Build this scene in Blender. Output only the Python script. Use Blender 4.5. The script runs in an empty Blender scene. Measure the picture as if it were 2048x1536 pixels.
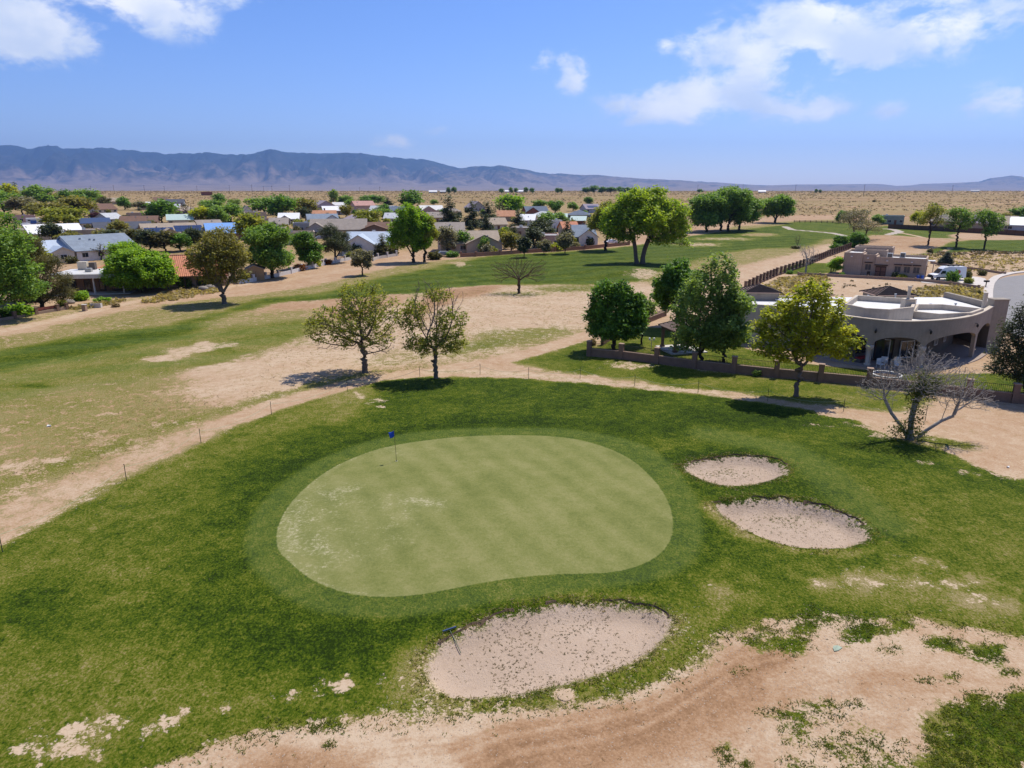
import bpy, bmesh, math, random
import numpy as np
from mathutils import Vector, Matrix

random.seed(7)
scene = bpy.context.scene
COL = scene.collection
R = math.radians

# ------------------------------------------------------------------ camera
CAM_H = 18.0
FPX = 2048 * 24.0 / 36.0
PITCH = math.atan2(768 - 378, FPX)
cam_data = bpy.data.cameras.new('camera')
cam_data.sensor_width = 36.0
cam_data.lens = 24.0
cam_data.clip_start = 0.5
cam_data.clip_end = 90000.0
cam = bpy.data.objects.new('camera', cam_data)
cam.location = (0, 0, CAM_H)
cam.rotation_euler = (math.pi / 2 - PITCH, 0, 0)
COL.objects.link(cam)
scene.camera = cam

# ------------------------------------------------------------------ sky, sun, exposure
SUN_EL = R(60)
SUN_AZ = R(40)            # clockwise from +Y (straight ahead) towards +X (right)
sun_dir = Vector((math.sin(SUN_AZ) * math.cos(SUN_EL), math.cos(SUN_AZ) * math.cos(SUN_EL), math.sin(SUN_EL)))
sd = bpy.data.lights.new('sun', 'SUN')
sd.energy = 5.0
sd.angle = R(0.53)
sd.color = (1.0, 0.94, 0.83)
so = bpy.data.objects.new('sun', sd)
so.rotation_euler = sun_dir.to_track_quat('Z', 'Y').to_euler()
so.location = (60, 60, 120)
COL.objects.link(so)

world = bpy.data.worlds.new('World')
scene.world = world
world.use_nodes = True
wt = world.node_tree
wt.nodes.clear()


def wn(kind, **kw):
    n = wt.nodes.new(kind)
    for k, v in kw.items():
        setattr(n, k, v)
    return n


def wmath(op, a, b=None, c=None, clamp=False):
    n = wn('ShaderNodeMath', operation=op, use_clamp=clamp)
    for i, v in enumerate((a, b, c)):
        if v is None:
            continue
        if isinstance(v, (int, float)):
            n.inputs[i].default_value = v
        else:
            wt.links.new(v, n.inputs[i])
    return n.outputs[0]


sky = wn('ShaderNodeTexSky', sky_type='NISHITA')
sky.sun_disc = False
sky.sun_elevation = SUN_EL
sky.sun_rotation = SUN_AZ
sky.altitude = 1500
sky.air_density = 1.0
sky.dust_density = 1.3
sky.ozone_density = 3.0
hsv = wn('ShaderNodeHueSaturation')
hsv.inputs['Saturation'].default_value = 1.21
hsv.inputs['Value'].default_value = 1.0
tint = wn('ShaderNodeMix', data_type='RGBA', blend_type='MULTIPLY')
tint.inputs[0].default_value = 1.0
tint.inputs[7].default_value = (1.18, 1.10, 1.28, 1)      # the clear, deep desert blue of the whole sky
wt.links.new(sky.outputs[0], tint.inputs[6])
wt.links.new(tint.outputs[2], hsv.inputs['Color'])
tc = wn('ShaderNodeTexCoord')
sx = wn('ShaderNodeSeparateXYZ')
wt.links.new(tc.outputs['Generated'], sx.inputs[0])
az = wmath('ARCTAN2', sx.outputs[0], sx.outputs[1])
el = wmath('ARCSINE', sx.outputs[2])
ae = wn('ShaderNodeCombineXYZ')
wt.links.new(az, ae.inputs[0])
wt.links.new(el, ae.inputs[1])


def pix_dir(px, py):
    a, b = (px - 1024) / FPX, (768 - py) / FPX
    cp, sp = math.cos(PITCH), math.sin(PITCH)
    return Vector((a, cp + b * sp, -sp + b * cp)).normalized()


def pix_azel(px, py):
    d = pix_dir(px, py)
    return math.atan2(d.x, d.y), math.asin(d.z)


# cumulus banks: places in the sky (azimuth, elevation), each a soft body broken up by noise
BANKS = [(1610, 60, 150, 52, 1.0), (1500, 90, 120, 60, .9), (1735, 95, 120, 55, .95), (1850, 70, 110, 60, .75),
         (1930, 50, 60, 60, .6), (1380, 200, 130, 42, 1.0), (1290, 215, 90, 34, .85), (1470, 180, 120, 55, .85),
         (1560, 215, 80, 36, .8), (1640, 215, 60, 25, .7), (1520, 130, 110, 60, .62), (2000, 205, 90, 35, .6), (1780, 225, 45, 22, .42),
         (1140, 148, 34, 40, .72), (1085, 125, 28, 30, .5), (1332, 96, 24, 20, .36), (40, 60, 150, 70, 1.0),
         (160, 90, 60, 45, .8), (330, 10, 130, 60, .85), (240, -20, 180, 50, .9), (420, 0, 90, 40, .6), (2030, 20, 90, 40, .75), (1850, 0, 130, 25, .6),
         (785, 285, 42, 18, .42), (880, 262, 48, 14, .4)]
acc = None
for (px, py, rx, ry, amp) in BANKS:
    a0, e0 = pix_azel(px, py)
    a1, _ = pix_azel(px + rx, py)
    _, e1 = pix_azel(px, py - ry)
    mp = wn('ShaderNodeMapping', vector_type='POINT')
    s_a, s_e = 1 / abs(a1 - a0), 1 / abs(e1 - e0)
    mp.inputs['Location'].default_value = (-a0 * s_a, -e0 * s_e, 0)
    mp.inputs['Scale'].default_value = (s_a, s_e, 1)
    wt.links.new(ae.outputs[0], mp.inputs[0])
    ln = wn('ShaderNodeVectorMath', operation='LENGTH')
    wt.links.new(mp.outputs[0], ln.inputs[0])
    mr = wn('ShaderNodeMapRange', interpolation_type='SMOOTHSTEP')
    mr.inputs[1].default_value = 1.75
    mr.inputs[2].default_value = 0.1
    mr.inputs[3].default_value = 0.0
    mr.inputs[4].default_value = amp * 1.2
    wt.links.new(ln.outputs[1], mr.inputs[0])
    acc = mr.outputs[0] if acc is None else wmath('MAXIMUM', acc, mr.outputs[0])
# elsewhere in the sky the same scattered clouds go on, from noise alone
cn = wn('ShaderNodeMapping', vector_type='POINT')
cn.inputs['Scale'].default_value = (1.0, 1.7, 1.0)
wt.links.new(ae.outputs[0], cn.inputs[0])


def wnoise(scale, detail, rough, vec=None, dist=0.0):
    n = wn('ShaderNodeTexNoise')
    n.inputs['Scale'].default_value = scale
    n.inputs['Detail'].default_value = detail
    n.inputs['Roughness'].default_value = rough
    n.inputs['Distortion'].default_value = dist
    wt.links.new(vec if vec is not None else cn.outputs[0], n.inputs['Vector'])
    return n.outputs[0]


inframe = wn('ShaderNodeMapRange', interpolation_type='SMOOTHSTEP')
inframe.inputs[1].default_value = R(14.5)
inframe.inputs[2].default_value = R(22)
wt.links.new(el, inframe.inputs[0])
gen = wn('ShaderNodeMapRange', interpolation_type='SMOOTHSTEP')
gen.inputs[1].default_value = .52
gen.inputs[2].default_value = .70
gen.inputs[4].default_value = .9
wt.links.new(wnoise(2.3, 3, .5), gen.inputs[0])
aside = wn('ShaderNodeMapRange', interpolation_type='SMOOTHSTEP')
aside.inputs[1].default_value = R(42)
aside.inputs[2].default_value = R(56)
wt.links.new(wmath('ABSOLUTE', az), aside.inputs[0])
acc = wmath('MAXIMUM', acc, wmath('MULTIPLY', gen.outputs[0], wmath('MAXIMUM', inframe.outputs[0], aside.outputs[0])))
fb = wnoise(15, 9, .60, dist=.35)
fb2 = wnoise(44, 6, .62)
dens = wmath('ADD', acc, wmath('MULTIPLY', wmath('SUBTRACT', fb, .5), 2.5))
dens = wmath('ADD', dens, wmath('MULTIPLY', wmath('SUBTRACT', fb2, .5), .8))
alpha = wn('ShaderNodeMapRange', interpolation_type='SMOOTHSTEP')
alpha.inputs[1].default_value = .20
alpha.inputs[2].default_value = .98
wt.links.new(dens, alpha.inputs[0])
alpha_v = wmath('MULTIPLY', alpha.outputs[0], wmath('MINIMUM', wmath('MULTIPLY', acc, 2.4), .97))
body = wn('ShaderNodeMapRange', interpolation_type='SMOOTHSTEP')
body.inputs[1].default_value = .36
body.inputs[2].default_value = .66
wt.links.new(wnoise(9, 5, .5, dist=.2), body.inputs[0])
ccol = wn('ShaderNodeMix', data_type='RGBA')
ccol.inputs[6].default_value = (5.9, 6.7, 8.2, 1)
ccol.inputs[7].default_value = (9.2, 9.2, 9.3, 1)
wt.links.new(body.outputs[0], ccol.inputs[0])
smix = wn('ShaderNodeMix', data_type='RGBA')
wt.links.new(alpha_v, smix.inputs[0])
wt.links.new(hsv.outputs[0], smix.inputs[6])
wt.links.new(ccol.outputs[2], smix.inputs[7])
bg = wn('ShaderNodeBackground')
bg.inputs['Strength'].default_value = 0.112
wt.links.new(smix.outputs[2], bg.inputs['Color'])
wo = wn('ShaderNodeOutputWorld')
wt.links.new(bg.outputs[0], wo.inputs[0])

vs = scene.view_settings
vs.view_transform = 'Standard'
vs.look = 'None'
vs.exposure = 0.20
vs.gamma = 1.0
vs.use_curve_mapping = False
scene.render.engine = 'CYCLES'
cy = scene.cycles
cy.use_denoising = True
cy.denoiser = 'OPENIMAGEDENOISE'
cy.denoising_input_passes = 'RGB_ALBEDO_NORMAL'
cy.denoising_prefilter = 'ACCURATE'
cy.max_bounces = 8
cy.diffuse_bounces = 5
cy.glossy_bounces = 2
cy.transmission_bounces = 4
cy.transparent_max_bounces = 6
cy.volume_bounces = 0
cy.caustics_reflective = False
cy.caustics_refractive = False
scene.render.film_transparent = False

# ================================================================== helpers
def smooth(a, b, x):
    t = np.clip((x - a) / (b - a), 0, 1)
    return t * t * (3 - 2 * t)


def vnoise(x, y, seed=0):
    xi = np.floor(x).astype(np.int64)
    yi = np.floor(y).astype(np.int64)
    fx, fy = x - xi, y - yi
    fx = fx * fx * (3 - 2 * fx)
    fy = fy * fy * (3 - 2 * fy)

    def h(i, j):
        n = (i * 374761393 + j * 668265263 + seed * 974711) & 0x7fffffff
        n = ((n ^ (n >> 13)) * 1274126177) & 0x7fffffff
        return ((n ^ (n >> 16)) & 0xffff) / 65535.0
    return ((h(xi, yi) * (1 - fx) + h(xi + 1, yi) * fx) * (1 - fy)
            + (h(xi, yi + 1) * (1 - fx) + h(xi + 1, yi + 1) * fx) * fy)


def fbm(x, y, octv=4, seed=0, gain=.5):
    s, a, tot = 0, 1, 0
    for o in range(octv):
        s = s + a * vnoise(x * 2 ** o + 17.3 * o, y * 2 ** o - 9.1 * o, seed + o)
        tot += a
        a *= gain
    return s / tot


PROF_Y = [-1e5, 120, 180, 1000, 1600, 3000, 3500, 6000, 9000, 2e5]
PROF_Z = [0, 0, 0.45, 8.5, 10.2, 10.6, 4, -22, -26, -26]


def base_z(x, y):
    return np.interp(y, PROF_Y, PROF_Z)


CP, SP = math.cos(PITCH), math.sin(PITCH)
BUMPS = []          # (x, y, rx, ry, height)
BUNKERS = []        # world polygons


def poly_sdf(poly, x, y):
    """positive inside, metres"""
    P = np.asarray(poly, float)
    d2 = np.full(x.shape, 1e18)
    inside = np.zeros(x.shape, bool)
    n = len(P)
    for i in range(n):
        ax, ay = P[i]
        bx, by = P[(i + 1) % n]
        ex, ey = bx - ax, by - ay
        t = np.clip(((x - ax) * ex + (y - ay) * ey) / (ex * ex + ey * ey + 1e-12), 0, 1)
        dx, dy = x - ax - t * ex, y - ay - t * ey
        d2 = np.minimum(d2, dx * dx + dy * dy)
        c = ((ay > y) != (by > y)) & (x < (bx - ax) * (y - ay) / (by - ay + 1e-30) + ax)
        inside ^= c
    d = np.sqrt(d2)
    return np.where(inside, d, -d)


def line_dist(pts, x, y):
    d2 = np.full(x.shape, 1e18)
    for (ax, ay), (bx, by) in zip(pts[:-1], pts[1:]):
        ex, ey = bx - ax, by - ay
        t = np.clip(((x - ax) * ex + (y - ay) * ey) / (ex * ex + ey * ey + 1e-12), 0, 1)
        d2 = np.minimum(d2, (x - ax - t * ex) ** 2 + (y - ay - t * ey) ** 2)
    return np.sqrt(d2)


def Z(x, y):
    x = np.asarray(x, float)
    y = np.asarray(y, float)
    z = base_z(x, y)
    near = smooth(900, 200, y)
    z = z + near * (0.5 * (fbm(x / 38 + 5, y / 38, 2, 3) - .5) + 0.16 * (fbm(x / 9, y / 9, 2, 8) - .5)) * smooth(4, 20, np.hypot(x, y))
    z = z + (1 - near) * 1.4 * (fbm(x / 160, y / 160, 3, 5) - .5) * smooth(3200, 2600, y)
    for (bx, by, rx, ry, h) in BUMPS:
        q = ((x - bx) / rx) ** 2 + ((y - by) / ry) ** 2
        z = z + h * np.exp(-q)
    for poly, depth in BUNKERS:
        P = np.asarray(poly)
        lo, hi = P.min(0) - 2, P.max(0) + 2
        m = (x > lo[0]) & (x < hi[0]) & (y > lo[1]) & (y < hi[1])
        if np.any(m):
            if x.ndim == 0:
                s = poly_sdf(poly, x, y)
                z = z - depth * smooth(-.25, .9, s)
            else:
                s = poly_sdf(poly, x[m], y[m])
                z = z.copy()
                z[m] -= depth * smooth(-.25, .9, s)
    return z


def at(px, py, flat=False):
    """ground point seen at a pixel of the photograph (2048 x 1536)"""
    d = pix_dir(px, py)
    t = 10.0
    if d.z >= -1e-4:
        d = Vector((d.x, d.y, -1e-4))
    lo, hi = 5.0, 12000.0
    f = (lambda q: CAM_H + d.z * q - float(base_z(0, d.y * q))) if flat else (lambda q: CAM_H + d.z * q - float(Z(d.x * q, d.y * q)))
    # march then bisect
    q = lo
    while q < hi and f(q) > 0:
        q *= 1.06
    a, b = q / 1.06, q
    for _ in range(30):
        m = (a + b) / 2
        if f(m) > 0:
            a = m
        else:
            b = m
    return Vector((d.x * b, d.y * b, float(base_z(0, d.y * b)) if flat else float(Z(d.x * b, d.y * b))))


def wpoly(pts):
    return [tuple(at(px, py, flat=True)[:2]) for px, py in pts]


def mpp(p):
    """metres per photograph pixel at a ground point"""
    return (p[1] * CP - (p[2] - CAM_H) * SP) / FPX


# ---------------------------------------------------------------- materials
MATS = {}


class NT:
    def __init__(self, m):
        self.t = m.node_tree
        self.t.nodes.clear()

    def n(self, kind, **kw):
        nd = self.t.nodes.new(kind)
        for k, v in kw.items():
            setattr(nd, k, v)
        return nd

    def link(self, a, b):
        self.t.links.new(a, b)

    def setv(self, sock, v):
        if hasattr(v, 'links') or isinstance(v, bpy.types.NodeSocket):
            self.link(v, sock)
        else:
            sock.default_value = v

    def math(self, op, a, b=None, c=None, clamp=False):
        nd = self.n('ShaderNodeMath', operation=op, use_clamp=clamp)
        for i, v in enumerate((a, b, c)):
            if v is not None:
                self.setv(nd.inputs[i], v)
        return nd.outputs[0]

    def noise(self, vec, scale, detail=4, rough=.5, dist=0.0):
        nd = self.n('ShaderNodeTexNoise')
        nd.inputs['Scale'].default_value = scale
        nd.inputs['Detail'].default_value = detail
        nd.inputs['Roughness'].default_value = rough
        nd.inputs['Distortion'].default_value = dist
        if vec is not None:
            self.link(vec, nd.inputs['Vector'])
        return nd.outputs[0]

    def ramp(self, fac, stops):
        nd = self.n('ShaderNodeValToRGB')
        cr = nd.color_ramp
        while len(cr.elements) < len(stops):
            cr.elements.new(.5)
        for e, (p, c) in zip(cr.elements, stops):
            e.position = p
            e.color = (*c, 1) if len(c) == 3 else c
        self.link(fac, nd.inputs[0])
        return nd.outputs[0]

    def mix(self, fac, a, b, blend='MIX'):
        nd = self.n('ShaderNodeMix', data_type='RGBA', blend_type=blend)
        self.setv(nd.inputs[0], fac)
        for i, v in ((6, a), (7, b)):
            if isinstance(v, tuple):
                v = (*v, 1) if len(v) == 3 else v
            self.setv(nd.inputs[i], v)
        return nd.outputs[2]

    def sstep(self, v, a, b, lo=0.0, hi=1.0):
        nd = self.n('ShaderNodeMapRange', interpolation_type='SMOOTHSTEP')
        nd.inputs[1].default_value = a
        nd.inputs[2].default_value = b
        nd.inputs[3].default_value = lo
        nd.inputs[4].default_value = hi
        self.link(v, nd.inputs[0])
        return nd.outputs[0]

    def attr(self, name):
        return self.n('ShaderNodeAttribute', attribute_name=name)


def new_mat(name):
    m = bpy.data.materials.new(name)
    m.use_nodes = True
    MATS[name] = m
    return m, NT(m)


def pmat(name, col, var=.18, scale=3.0, rough=.85, bump=.0, metal=0.0, spec=.3, streak=None):
    """plain procedural surface: colour broken up by two noises, a little relief"""
    if name in MATS:
        return MATS[name]
    m, t = new_mat(name)
    tcn = t.n('ShaderNodeTexCoord')
    v = tcn.outputs['Object']
    a = t.noise(v, scale, 5, .6)
    b = t.noise(v, scale * 7, 3, .6)
    f = t.math('ADD', t.math('MULTIPLY', a, .65), t.math('MULTIPLY', b, .35))
    dark = tuple(c * (1 - var) for c in col)
    lite = tuple(min(1, c * (1 + var)) for c in col)
    c = t.ramp(f, [(.3, dark), (.7, lite)])
    if streak:
        w = t.n('ShaderNodeTexWave', wave_type='BANDS', bands_direction=streak[0])
        w.inputs['Scale'].default_value = streak[1]
        w.inputs['Distortion'].default_value = .6
        w.inputs['Detail'].default_value = 2
        t.link(v, w.inputs['Vector'])
        c = t.mix(t.math('MULTIPLY', w.outputs['Fac'], streak[2]), c, tuple(x * .5 for x in col))
    p = t.n('ShaderNodeBsdfPrincipled')
    t.link(c, p.inputs['Base Color'])
    p.inputs['Roughness'].default_value = rough
    p.inputs['Metallic'].default_value = metal
    p.inputs['Specular IOR Level'].default_value = spec
    if bump:
        bn = t.n('ShaderNodeBump')
        bn.inputs['Strength'].default_value = bump
        bn.inputs['Distance'].default_value = .03
        t.link(f, bn.inputs['Height'])
        t.link(bn.outputs[0], p.inputs['Normal'])
    o = t.n('ShaderNodeOutputMaterial')
    t.link(p.outputs[0], o.inputs[0])
    return m


def leafmat(name, dark, lite, trans=.35):
    if name in MATS:
        return MATS[name]
    m, t = new_mat(name)
    at_ = t.attr('rnd')
    g = t.n('ShaderNodeNewGeometry')
    big = t.noise(g.outputs['Position'], .55, 2, .5)
    f = t.math('ADD', t.math('MULTIPLY', at_.outputs['Fac'], .62), t.math('MULTIPLY', t.math('SUBTRACT', big, .35), 1.1), clamp=True)
    c = t.ramp(f, [(.1, dark), (.9, lite)])
    d = t.n('ShaderNodeBsdfPrincipled')
    d.inputs['Roughness'].default_value = .55
    d.inputs['Specular IOR Level'].default_value = .25
    t.link(c, d.inputs['Base Color'])
    tr = t.n('ShaderNodeBsdfTranslucent')
    c2 = t.mix(1.0, c, (1.25, 1.2, .55), 'MULTIPLY')
    t.link(c2, tr.inputs['Color'])
    mx = t.n('ShaderNodeMixShader')
    mx.inputs[0].default_value = trans
    t.link(d.outputs[0], mx.inputs[1])
    t.link(tr.outputs[0], mx.inputs[2])
    o = t.n('ShaderNodeOutputMaterial')
    t.link(mx.outputs[0], o.inputs[0])
    return m


# ---------------------------------------------------------------- objects
def tag(o, label=None, cat=None, group=None, kind=None):
    if label:
        o['label'] = label
    if cat:
        o['category'] = cat
    if group:
        o['group'] = group
    if kind:
        o['kind'] = kind
    return o


def thing(name, label, cat, loc=(0, 0, 0), rz=0.0, group=None):
    o = bpy.data.objects.new(name, None)
    o.empty_display_size = .3
    o.location = loc
    o.rotation_euler = (0, 0, rz)
    COL.objects.link(o)
    return tag(o, label, cat, group)


def link_mesh(name, me, mat=None, parent=None, loc=None, rz=0.0):
    o = bpy.data.objects.new(name, me)
    if mat is not None and len(me.materials) == 0:
        me.materials.append(mat)
    COL.objects.link(o)
    if parent is not None:
        o.parent = parent
    if loc is not None:
        o.location = loc
        o.rotation_euler = (0, 0, rz)
    return o


class MB:
    """collects faces, becomes one mesh object"""

    def __init__(self):
        self.v, self.f = [], []

    def poly(self, pts):
        b = len(self.v)
        self.v += [tuple(p) for p in pts]
        self.f.append(tuple(range(b, b + len(pts))))
        return self

    def box(self, c, s, rz=0.0, M=None):
        cx, cy_, cz = c
        hx, hy, hz = s[0] / 2, s[1] / 2, s[2] / 2
        b = len(self.v)
        co, si = math.cos(rz), math.sin(rz)
        for dx, dy, dz in ((-hx, -hy, -hz), (hx, -hy, -hz), (hx, hy, -hz), (-hx, hy, -hz),
                           (-hx, -hy, hz), (hx, -hy, hz), (hx, hy, hz), (-hx, hy, hz)):
            p = Vector((cx + dx * co - dy * si, cy_ + dx * si + dy * co, cz + dz))
            if M is not None:
                p = M @ p
            self.v.append(tuple(p))
        for q in ((0, 3, 2, 1), (4, 5, 6, 7), (0, 1, 5, 4), (1, 2, 6, 5), (2, 3, 7, 6), (3, 0, 4, 7)):
            self.f.append(tuple(b + i for i in q))
        return self

    def prism(self, pts, z0, z1):
        """pts counter-clockwise in xy; z0, z1 numbers or per-point lists"""
        n = len(pts)
        b = len(self.v)
        a0 = z0 if hasattr(z0, '__len__') else [z0] * n
        a1 = z1 if hasattr(z1, '__len__') else [z1] * n
        self.v += [(p[0], p[1], a0[i]) for i, p in enumerate(pts)]
        self.v += [(p[0], p[1], a1[i]) for i, p in enumerate(pts)]
        self.f.append(tuple(b + i for i in reversed(range(n))))
        self.f.append(tuple(b + n + i for i in range(n)))
        for i in range(n):
            j = (i + 1) % n
            self.f.append((b + i, b + j, b + n + j, b + n + i))
        return self

    def tube(self, pts, rad, sides=6, cap=True):
        pts = [Vector(p) for p in pts]
        n = len(pts)
        rr = rad if hasattr(rad, '__len__') else [rad] * n
        b = len(self.v)
        for i, p in enumerate(pts):
            d = (pts[min(i + 1, n - 1)] - pts[max(i - 1, 0)])
            d = d.normalized() if d.length > 1e-9 else Vector((0, 0, 1))
            u = d.orthogonal().normalized() if abs(d.z) > .9 else d.cross(Vector((0, 0, 1))).normalized()
            w = d.cross(u)
            for k in range(sides):
                a = 2 * math.pi * k / sides
                self.v.append(tuple(p + (u * math.cos(a) + w * math.sin(a)) * rr[i]))
        for i in range(n - 1):
            for k in range(sides):
                k2 = (k + 1) % sides
                self.f.append((b + i * sides + k, b + i * sides + k2, b + (i + 1) * sides + k2, b + (i + 1) * sides + k))
        if cap:
            self.f.append(tuple(b + k for k in reversed(range(sides))))
            self.f.append(tuple(b + (n - 1) * sides + k for k in range(sides)))
        return self

    def lathe(self, prof, sides=12, c=(0, 0)):
        b = len(self.v)
        for r, z in prof:
            for k in range(sides):
                a = 2 * math.pi * k / sides
                self.v.append((c[0] + r * math.cos(a), c[1] + r * math.sin(a), z))
        for i in range(len(prof) - 1):
            for k in range(sides):
                k2 = (k + 1) % sides
                self.f.append((b + i * sides + k, b + i * sides + k2, b + (i + 1) * sides + k2, b + (i + 1) * sides + k))
        self.f.append(tuple(b + (len(prof) - 1) * sides + k for k in range(sides)))
        self.f.append(tuple(b + k for k in reversed(range(sides))))
        return self

    def mesh(self, name):
        me = bpy.data.meshes.new(name)
        me.from_pydata(self.v, [], self.f)
        me.update()
        return me

    def build(self, name, mat, parent=None, smooth_shade=False, bevel=0.0):
        me = self.mesh(name)
        bm = bmesh.new()
        bm.from_mesh(me)
        bmesh.ops.recalc_face_normals(bm, faces=bm.faces)
        bm.to_mesh(me)
        bm.free()
        if smooth_shade:
            me.polygons.foreach_set('use_smooth', [True] * len(me.polygons))
        o = link_mesh(name, me, mat, parent)
        if bevel:
            md = o.modifiers.new('bevel', 'BEVEL')
            md.width = bevel
            md.segments = 2
            md.limit_method = 'ANGLE'
        return o


def np_mesh(name, verts, faces, face_attr=None, smooth_shade=False):
    """fast mesh from numpy: faces (n,3) or (n,4)"""
    me = bpy.data.meshes.new(name)
    nv, nf, k = len(verts), len(faces), faces.shape[1]
    me.vertices.add(nv)
    me.vertices.foreach_set('co', np.ascontiguousarray(verts, dtype=np.float32).ravel())
    me.loops.add(nf * k)
    me.loops.foreach_set('vertex_index', np.ascontiguousarray(faces, dtype=np.int32).ravel())
    me.polygons.add(nf)
    me.polygons.foreach_set('loop_start', np.arange(0, nf * k, k, dtype=np.int32))
    me.polygons.foreach_set('loop_total', np.full(nf, k, dtype=np.int32))
    if smooth_shade:
        me.polygons.foreach_set('use_smooth', np.ones(nf, dtype=bool))
    me.update(calc_edges=True)
    if face_attr:
        for an, vals in face_attr.items():
            a = me.attributes.new(an, 'FLOAT', 'FACE')
            a.data.foreach_set('value', np.ascontiguousarray(vals, dtype=np.float32))
    return me

# ================================================================== the ground
GREEN_PX = [(553, 1082), (557, 1055), (575, 1020), (600, 990), (640, 955), (690, 925), (760, 898), (840, 883), (940, 873), (1040, 871), (1130, 876), (1200, 892),
            (1260, 920), (1305, 960), (1335, 1005), (1346, 1050), (1340, 1085), (1315, 1115), (1270, 1138), (1210, 1150), (1120, 1153), (1040, 1160), (960, 1172),
            (880, 1187), (810, 1196), (740, 1196), (680, 1185), (620, 1160), (580, 1128), (558, 1105)]
COLLAR_PX = [(490, 1090), (497, 1050), (525, 1005), (575, 960), (640, 920), (720, 888), (800, 869), (900, 858), (1010, 855), (1120, 858), (1220, 872), (1300, 898), (1360, 950),
             (1395, 1010), (1405, 1060), (1395, 1110), (1360, 1145), (1290, 1168), (1200, 1180), (1100, 1192), (960, 1214), (850, 1232), (740, 1236), (640, 1222), (560, 1190), (508, 1140)]
BUNKER_PX = [
    [(1365, 935), (1400, 923), (1460, 918), (1520, 924), (1560, 938), (1573, 955), (1558, 967), (1500, 977), (1440, 974), (1392, 957)],
    [(1424, 1014), (1470, 1004), (1550, 1004), (1620, 1014), (1690, 1034), (1735, 1060), (1737, 1080), (1700, 1093), (1640, 1097), (1570, 1089), (1500, 1064), (1452, 1036)],
    [(850, 1320), (872, 1287), (920, 1264), (980, 1238), (1050, 1217), (1130, 1208), (1210, 1206), (1285, 1211), (1335, 1230), (1342, 1255), (1315, 1292), (1265, 1325), (1180, 1353),
     (1100, 1374), (1020, 1389), (940, 1395), (885, 1385), (855, 1358)]]


def dense(poly, step):
    """smooth closed Catmull-Rom outline, resampled"""
    n = len(poly)
    out = []
    for i in range(n):
        p0, p1, p2, p3 = (np.array(poly[(i + k) % n]) for k in (-1, 0, 1, 2))
        m = max(2, int(np.hypot(*(p2 - p1)) / step))
        for j in range(m):
            u = j / m
            out.append(tuple(.5 * ((2 * p1) + (-p0 + p2) * u + (2 * p0 - 5 * p1 + 4 * p2 - p3) * u * u + (-p0 + 3 * p1 - 3 * p2 + p3) * u ** 3)))
    return out


GREEN_W = dense(wpoly(GREEN_PX), .9)
COLLAR_W = dense(wpoly(COLLAR_PX), 1.2)
BUNK_W = [dense(wpoly(b), .5) for b in BUNKER_PX]
BUNKERS += [(BUNK_W[0], .50), (BUNK_W[1], .56), (BUNK_W[2], .44)]
_p = at(1250, 545, True)
BUMPS.append((_p.x, _p.y, 10, 8, 1.3))
_p = at(1640, 960, True)
BUMPS.append((_p.x, _p.y, 6, 5, .55))
_p = at(950, 1020, True)
BUMPS.append((_p.x, _p.y, 11, 10, .35))
_p = at(1810, 485, True)
BUMPS.append((_p.x, _p.y, 14, 14, 2.0))

# polar tessellation round the viewpoint: fine where the photograph looks, coarse behind
ang = np.concatenate([np.linspace(-180, -44, 35)[:-1], np.linspace(-44, 44, 441), np.linspace(44, 180, 35)[1:-1]])
ang = np.radians(ang)
rad = [3.0]
while rad[-1] < 14:
    rad.append(rad[-1] * 1.12)
while rad[-1] < 125:
    rad.append(rad[-1] * 1.0068)
while rad[-1] < 500:
    rad.append(rad[-1] * 1.011)
while rad[-1] < 9500:
    rad.append(rad[-1] * 1.03)
rad = np.array(rad)
NA, NR = len(ang), len(rad)
GX = (rad[:, None] * np.sin(ang)[None, :]).ravel()
GY = (rad[:, None] * np.cos(ang)[None, :]).ravel()
A = {k: np.full(GX.shape, v) for k, v in dict(cover=.22, tone=.92, dirt=.30, wear=0.0, mow=0.0, track=0.0, fair=0.0, pave=0.0).items()}


def _apply(m, w, attrs):
    for k, v in attrs.items():
        A[k][m] = A[k][m] * (1 - w) + v * w


def paint(px_poly, soft=.6, edge=0.0, efreq=.5, strength=1.0, world=None, **attrs):
    P = world if world is not None else dense(wpoly(px_poly), 3.0)
    if world is None:
        soft, edge = soft * 1.7 + .18, edge * 1.6
    Q = np.asarray(P)
    pad = soft + edge + 1
    m = np.nonzero((GX > Q[:, 0].min() - pad) & (GX < Q[:, 0].max() + pad) & (GY > Q[:, 1].min() - pad) & (GY < Q[:, 1].max() + pad))[0]
    if len(m) == 0:
        return
    x, y = GX[m], GY[m]
    s = poly_sdf(P, x, y)
    if edge:
        s = s + (fbm(x * efreq + 31, y * efreq, 3, 11) - .5) * 2 * edge
    _apply(m, smooth(-soft, soft, s) * strength, attrs)


def ell(px, py, rx, ry, soft=.5, edge=.0, efreq=.8, strength=1.0, **attrs):
    paint([(px + rx * math.cos(a), py + ry * math.sin(a)) for a in np.linspace(0, 2 * math.pi, 13)[:-1]], soft, edge, efreq, strength, **attrs)


def line(px_pts, width, soft=.4, edge=0.0, strength=1.0, **attrs):
    P = wpoly(px_pts)
    Q = np.asarray(P)
    pad = width + soft + edge + 1
    m = np.nonzero((GX > Q[:, 0].min() - pad) & (GX < Q[:, 0].max() + pad) & (GY > Q[:, 1].min() - pad) & (GY < Q[:, 1].max() + pad))[0]
    x, y = GX[m], GY[m]
    s = width / 2 - line_dist(P, x, y)
    if edge:
        s = s + (fbm(x * .6 + 3, y * .6, 3, 19) - .5) * 2 * edge
    _apply(m, smooth(-soft, soft, s) * strength, attrs)


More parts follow.
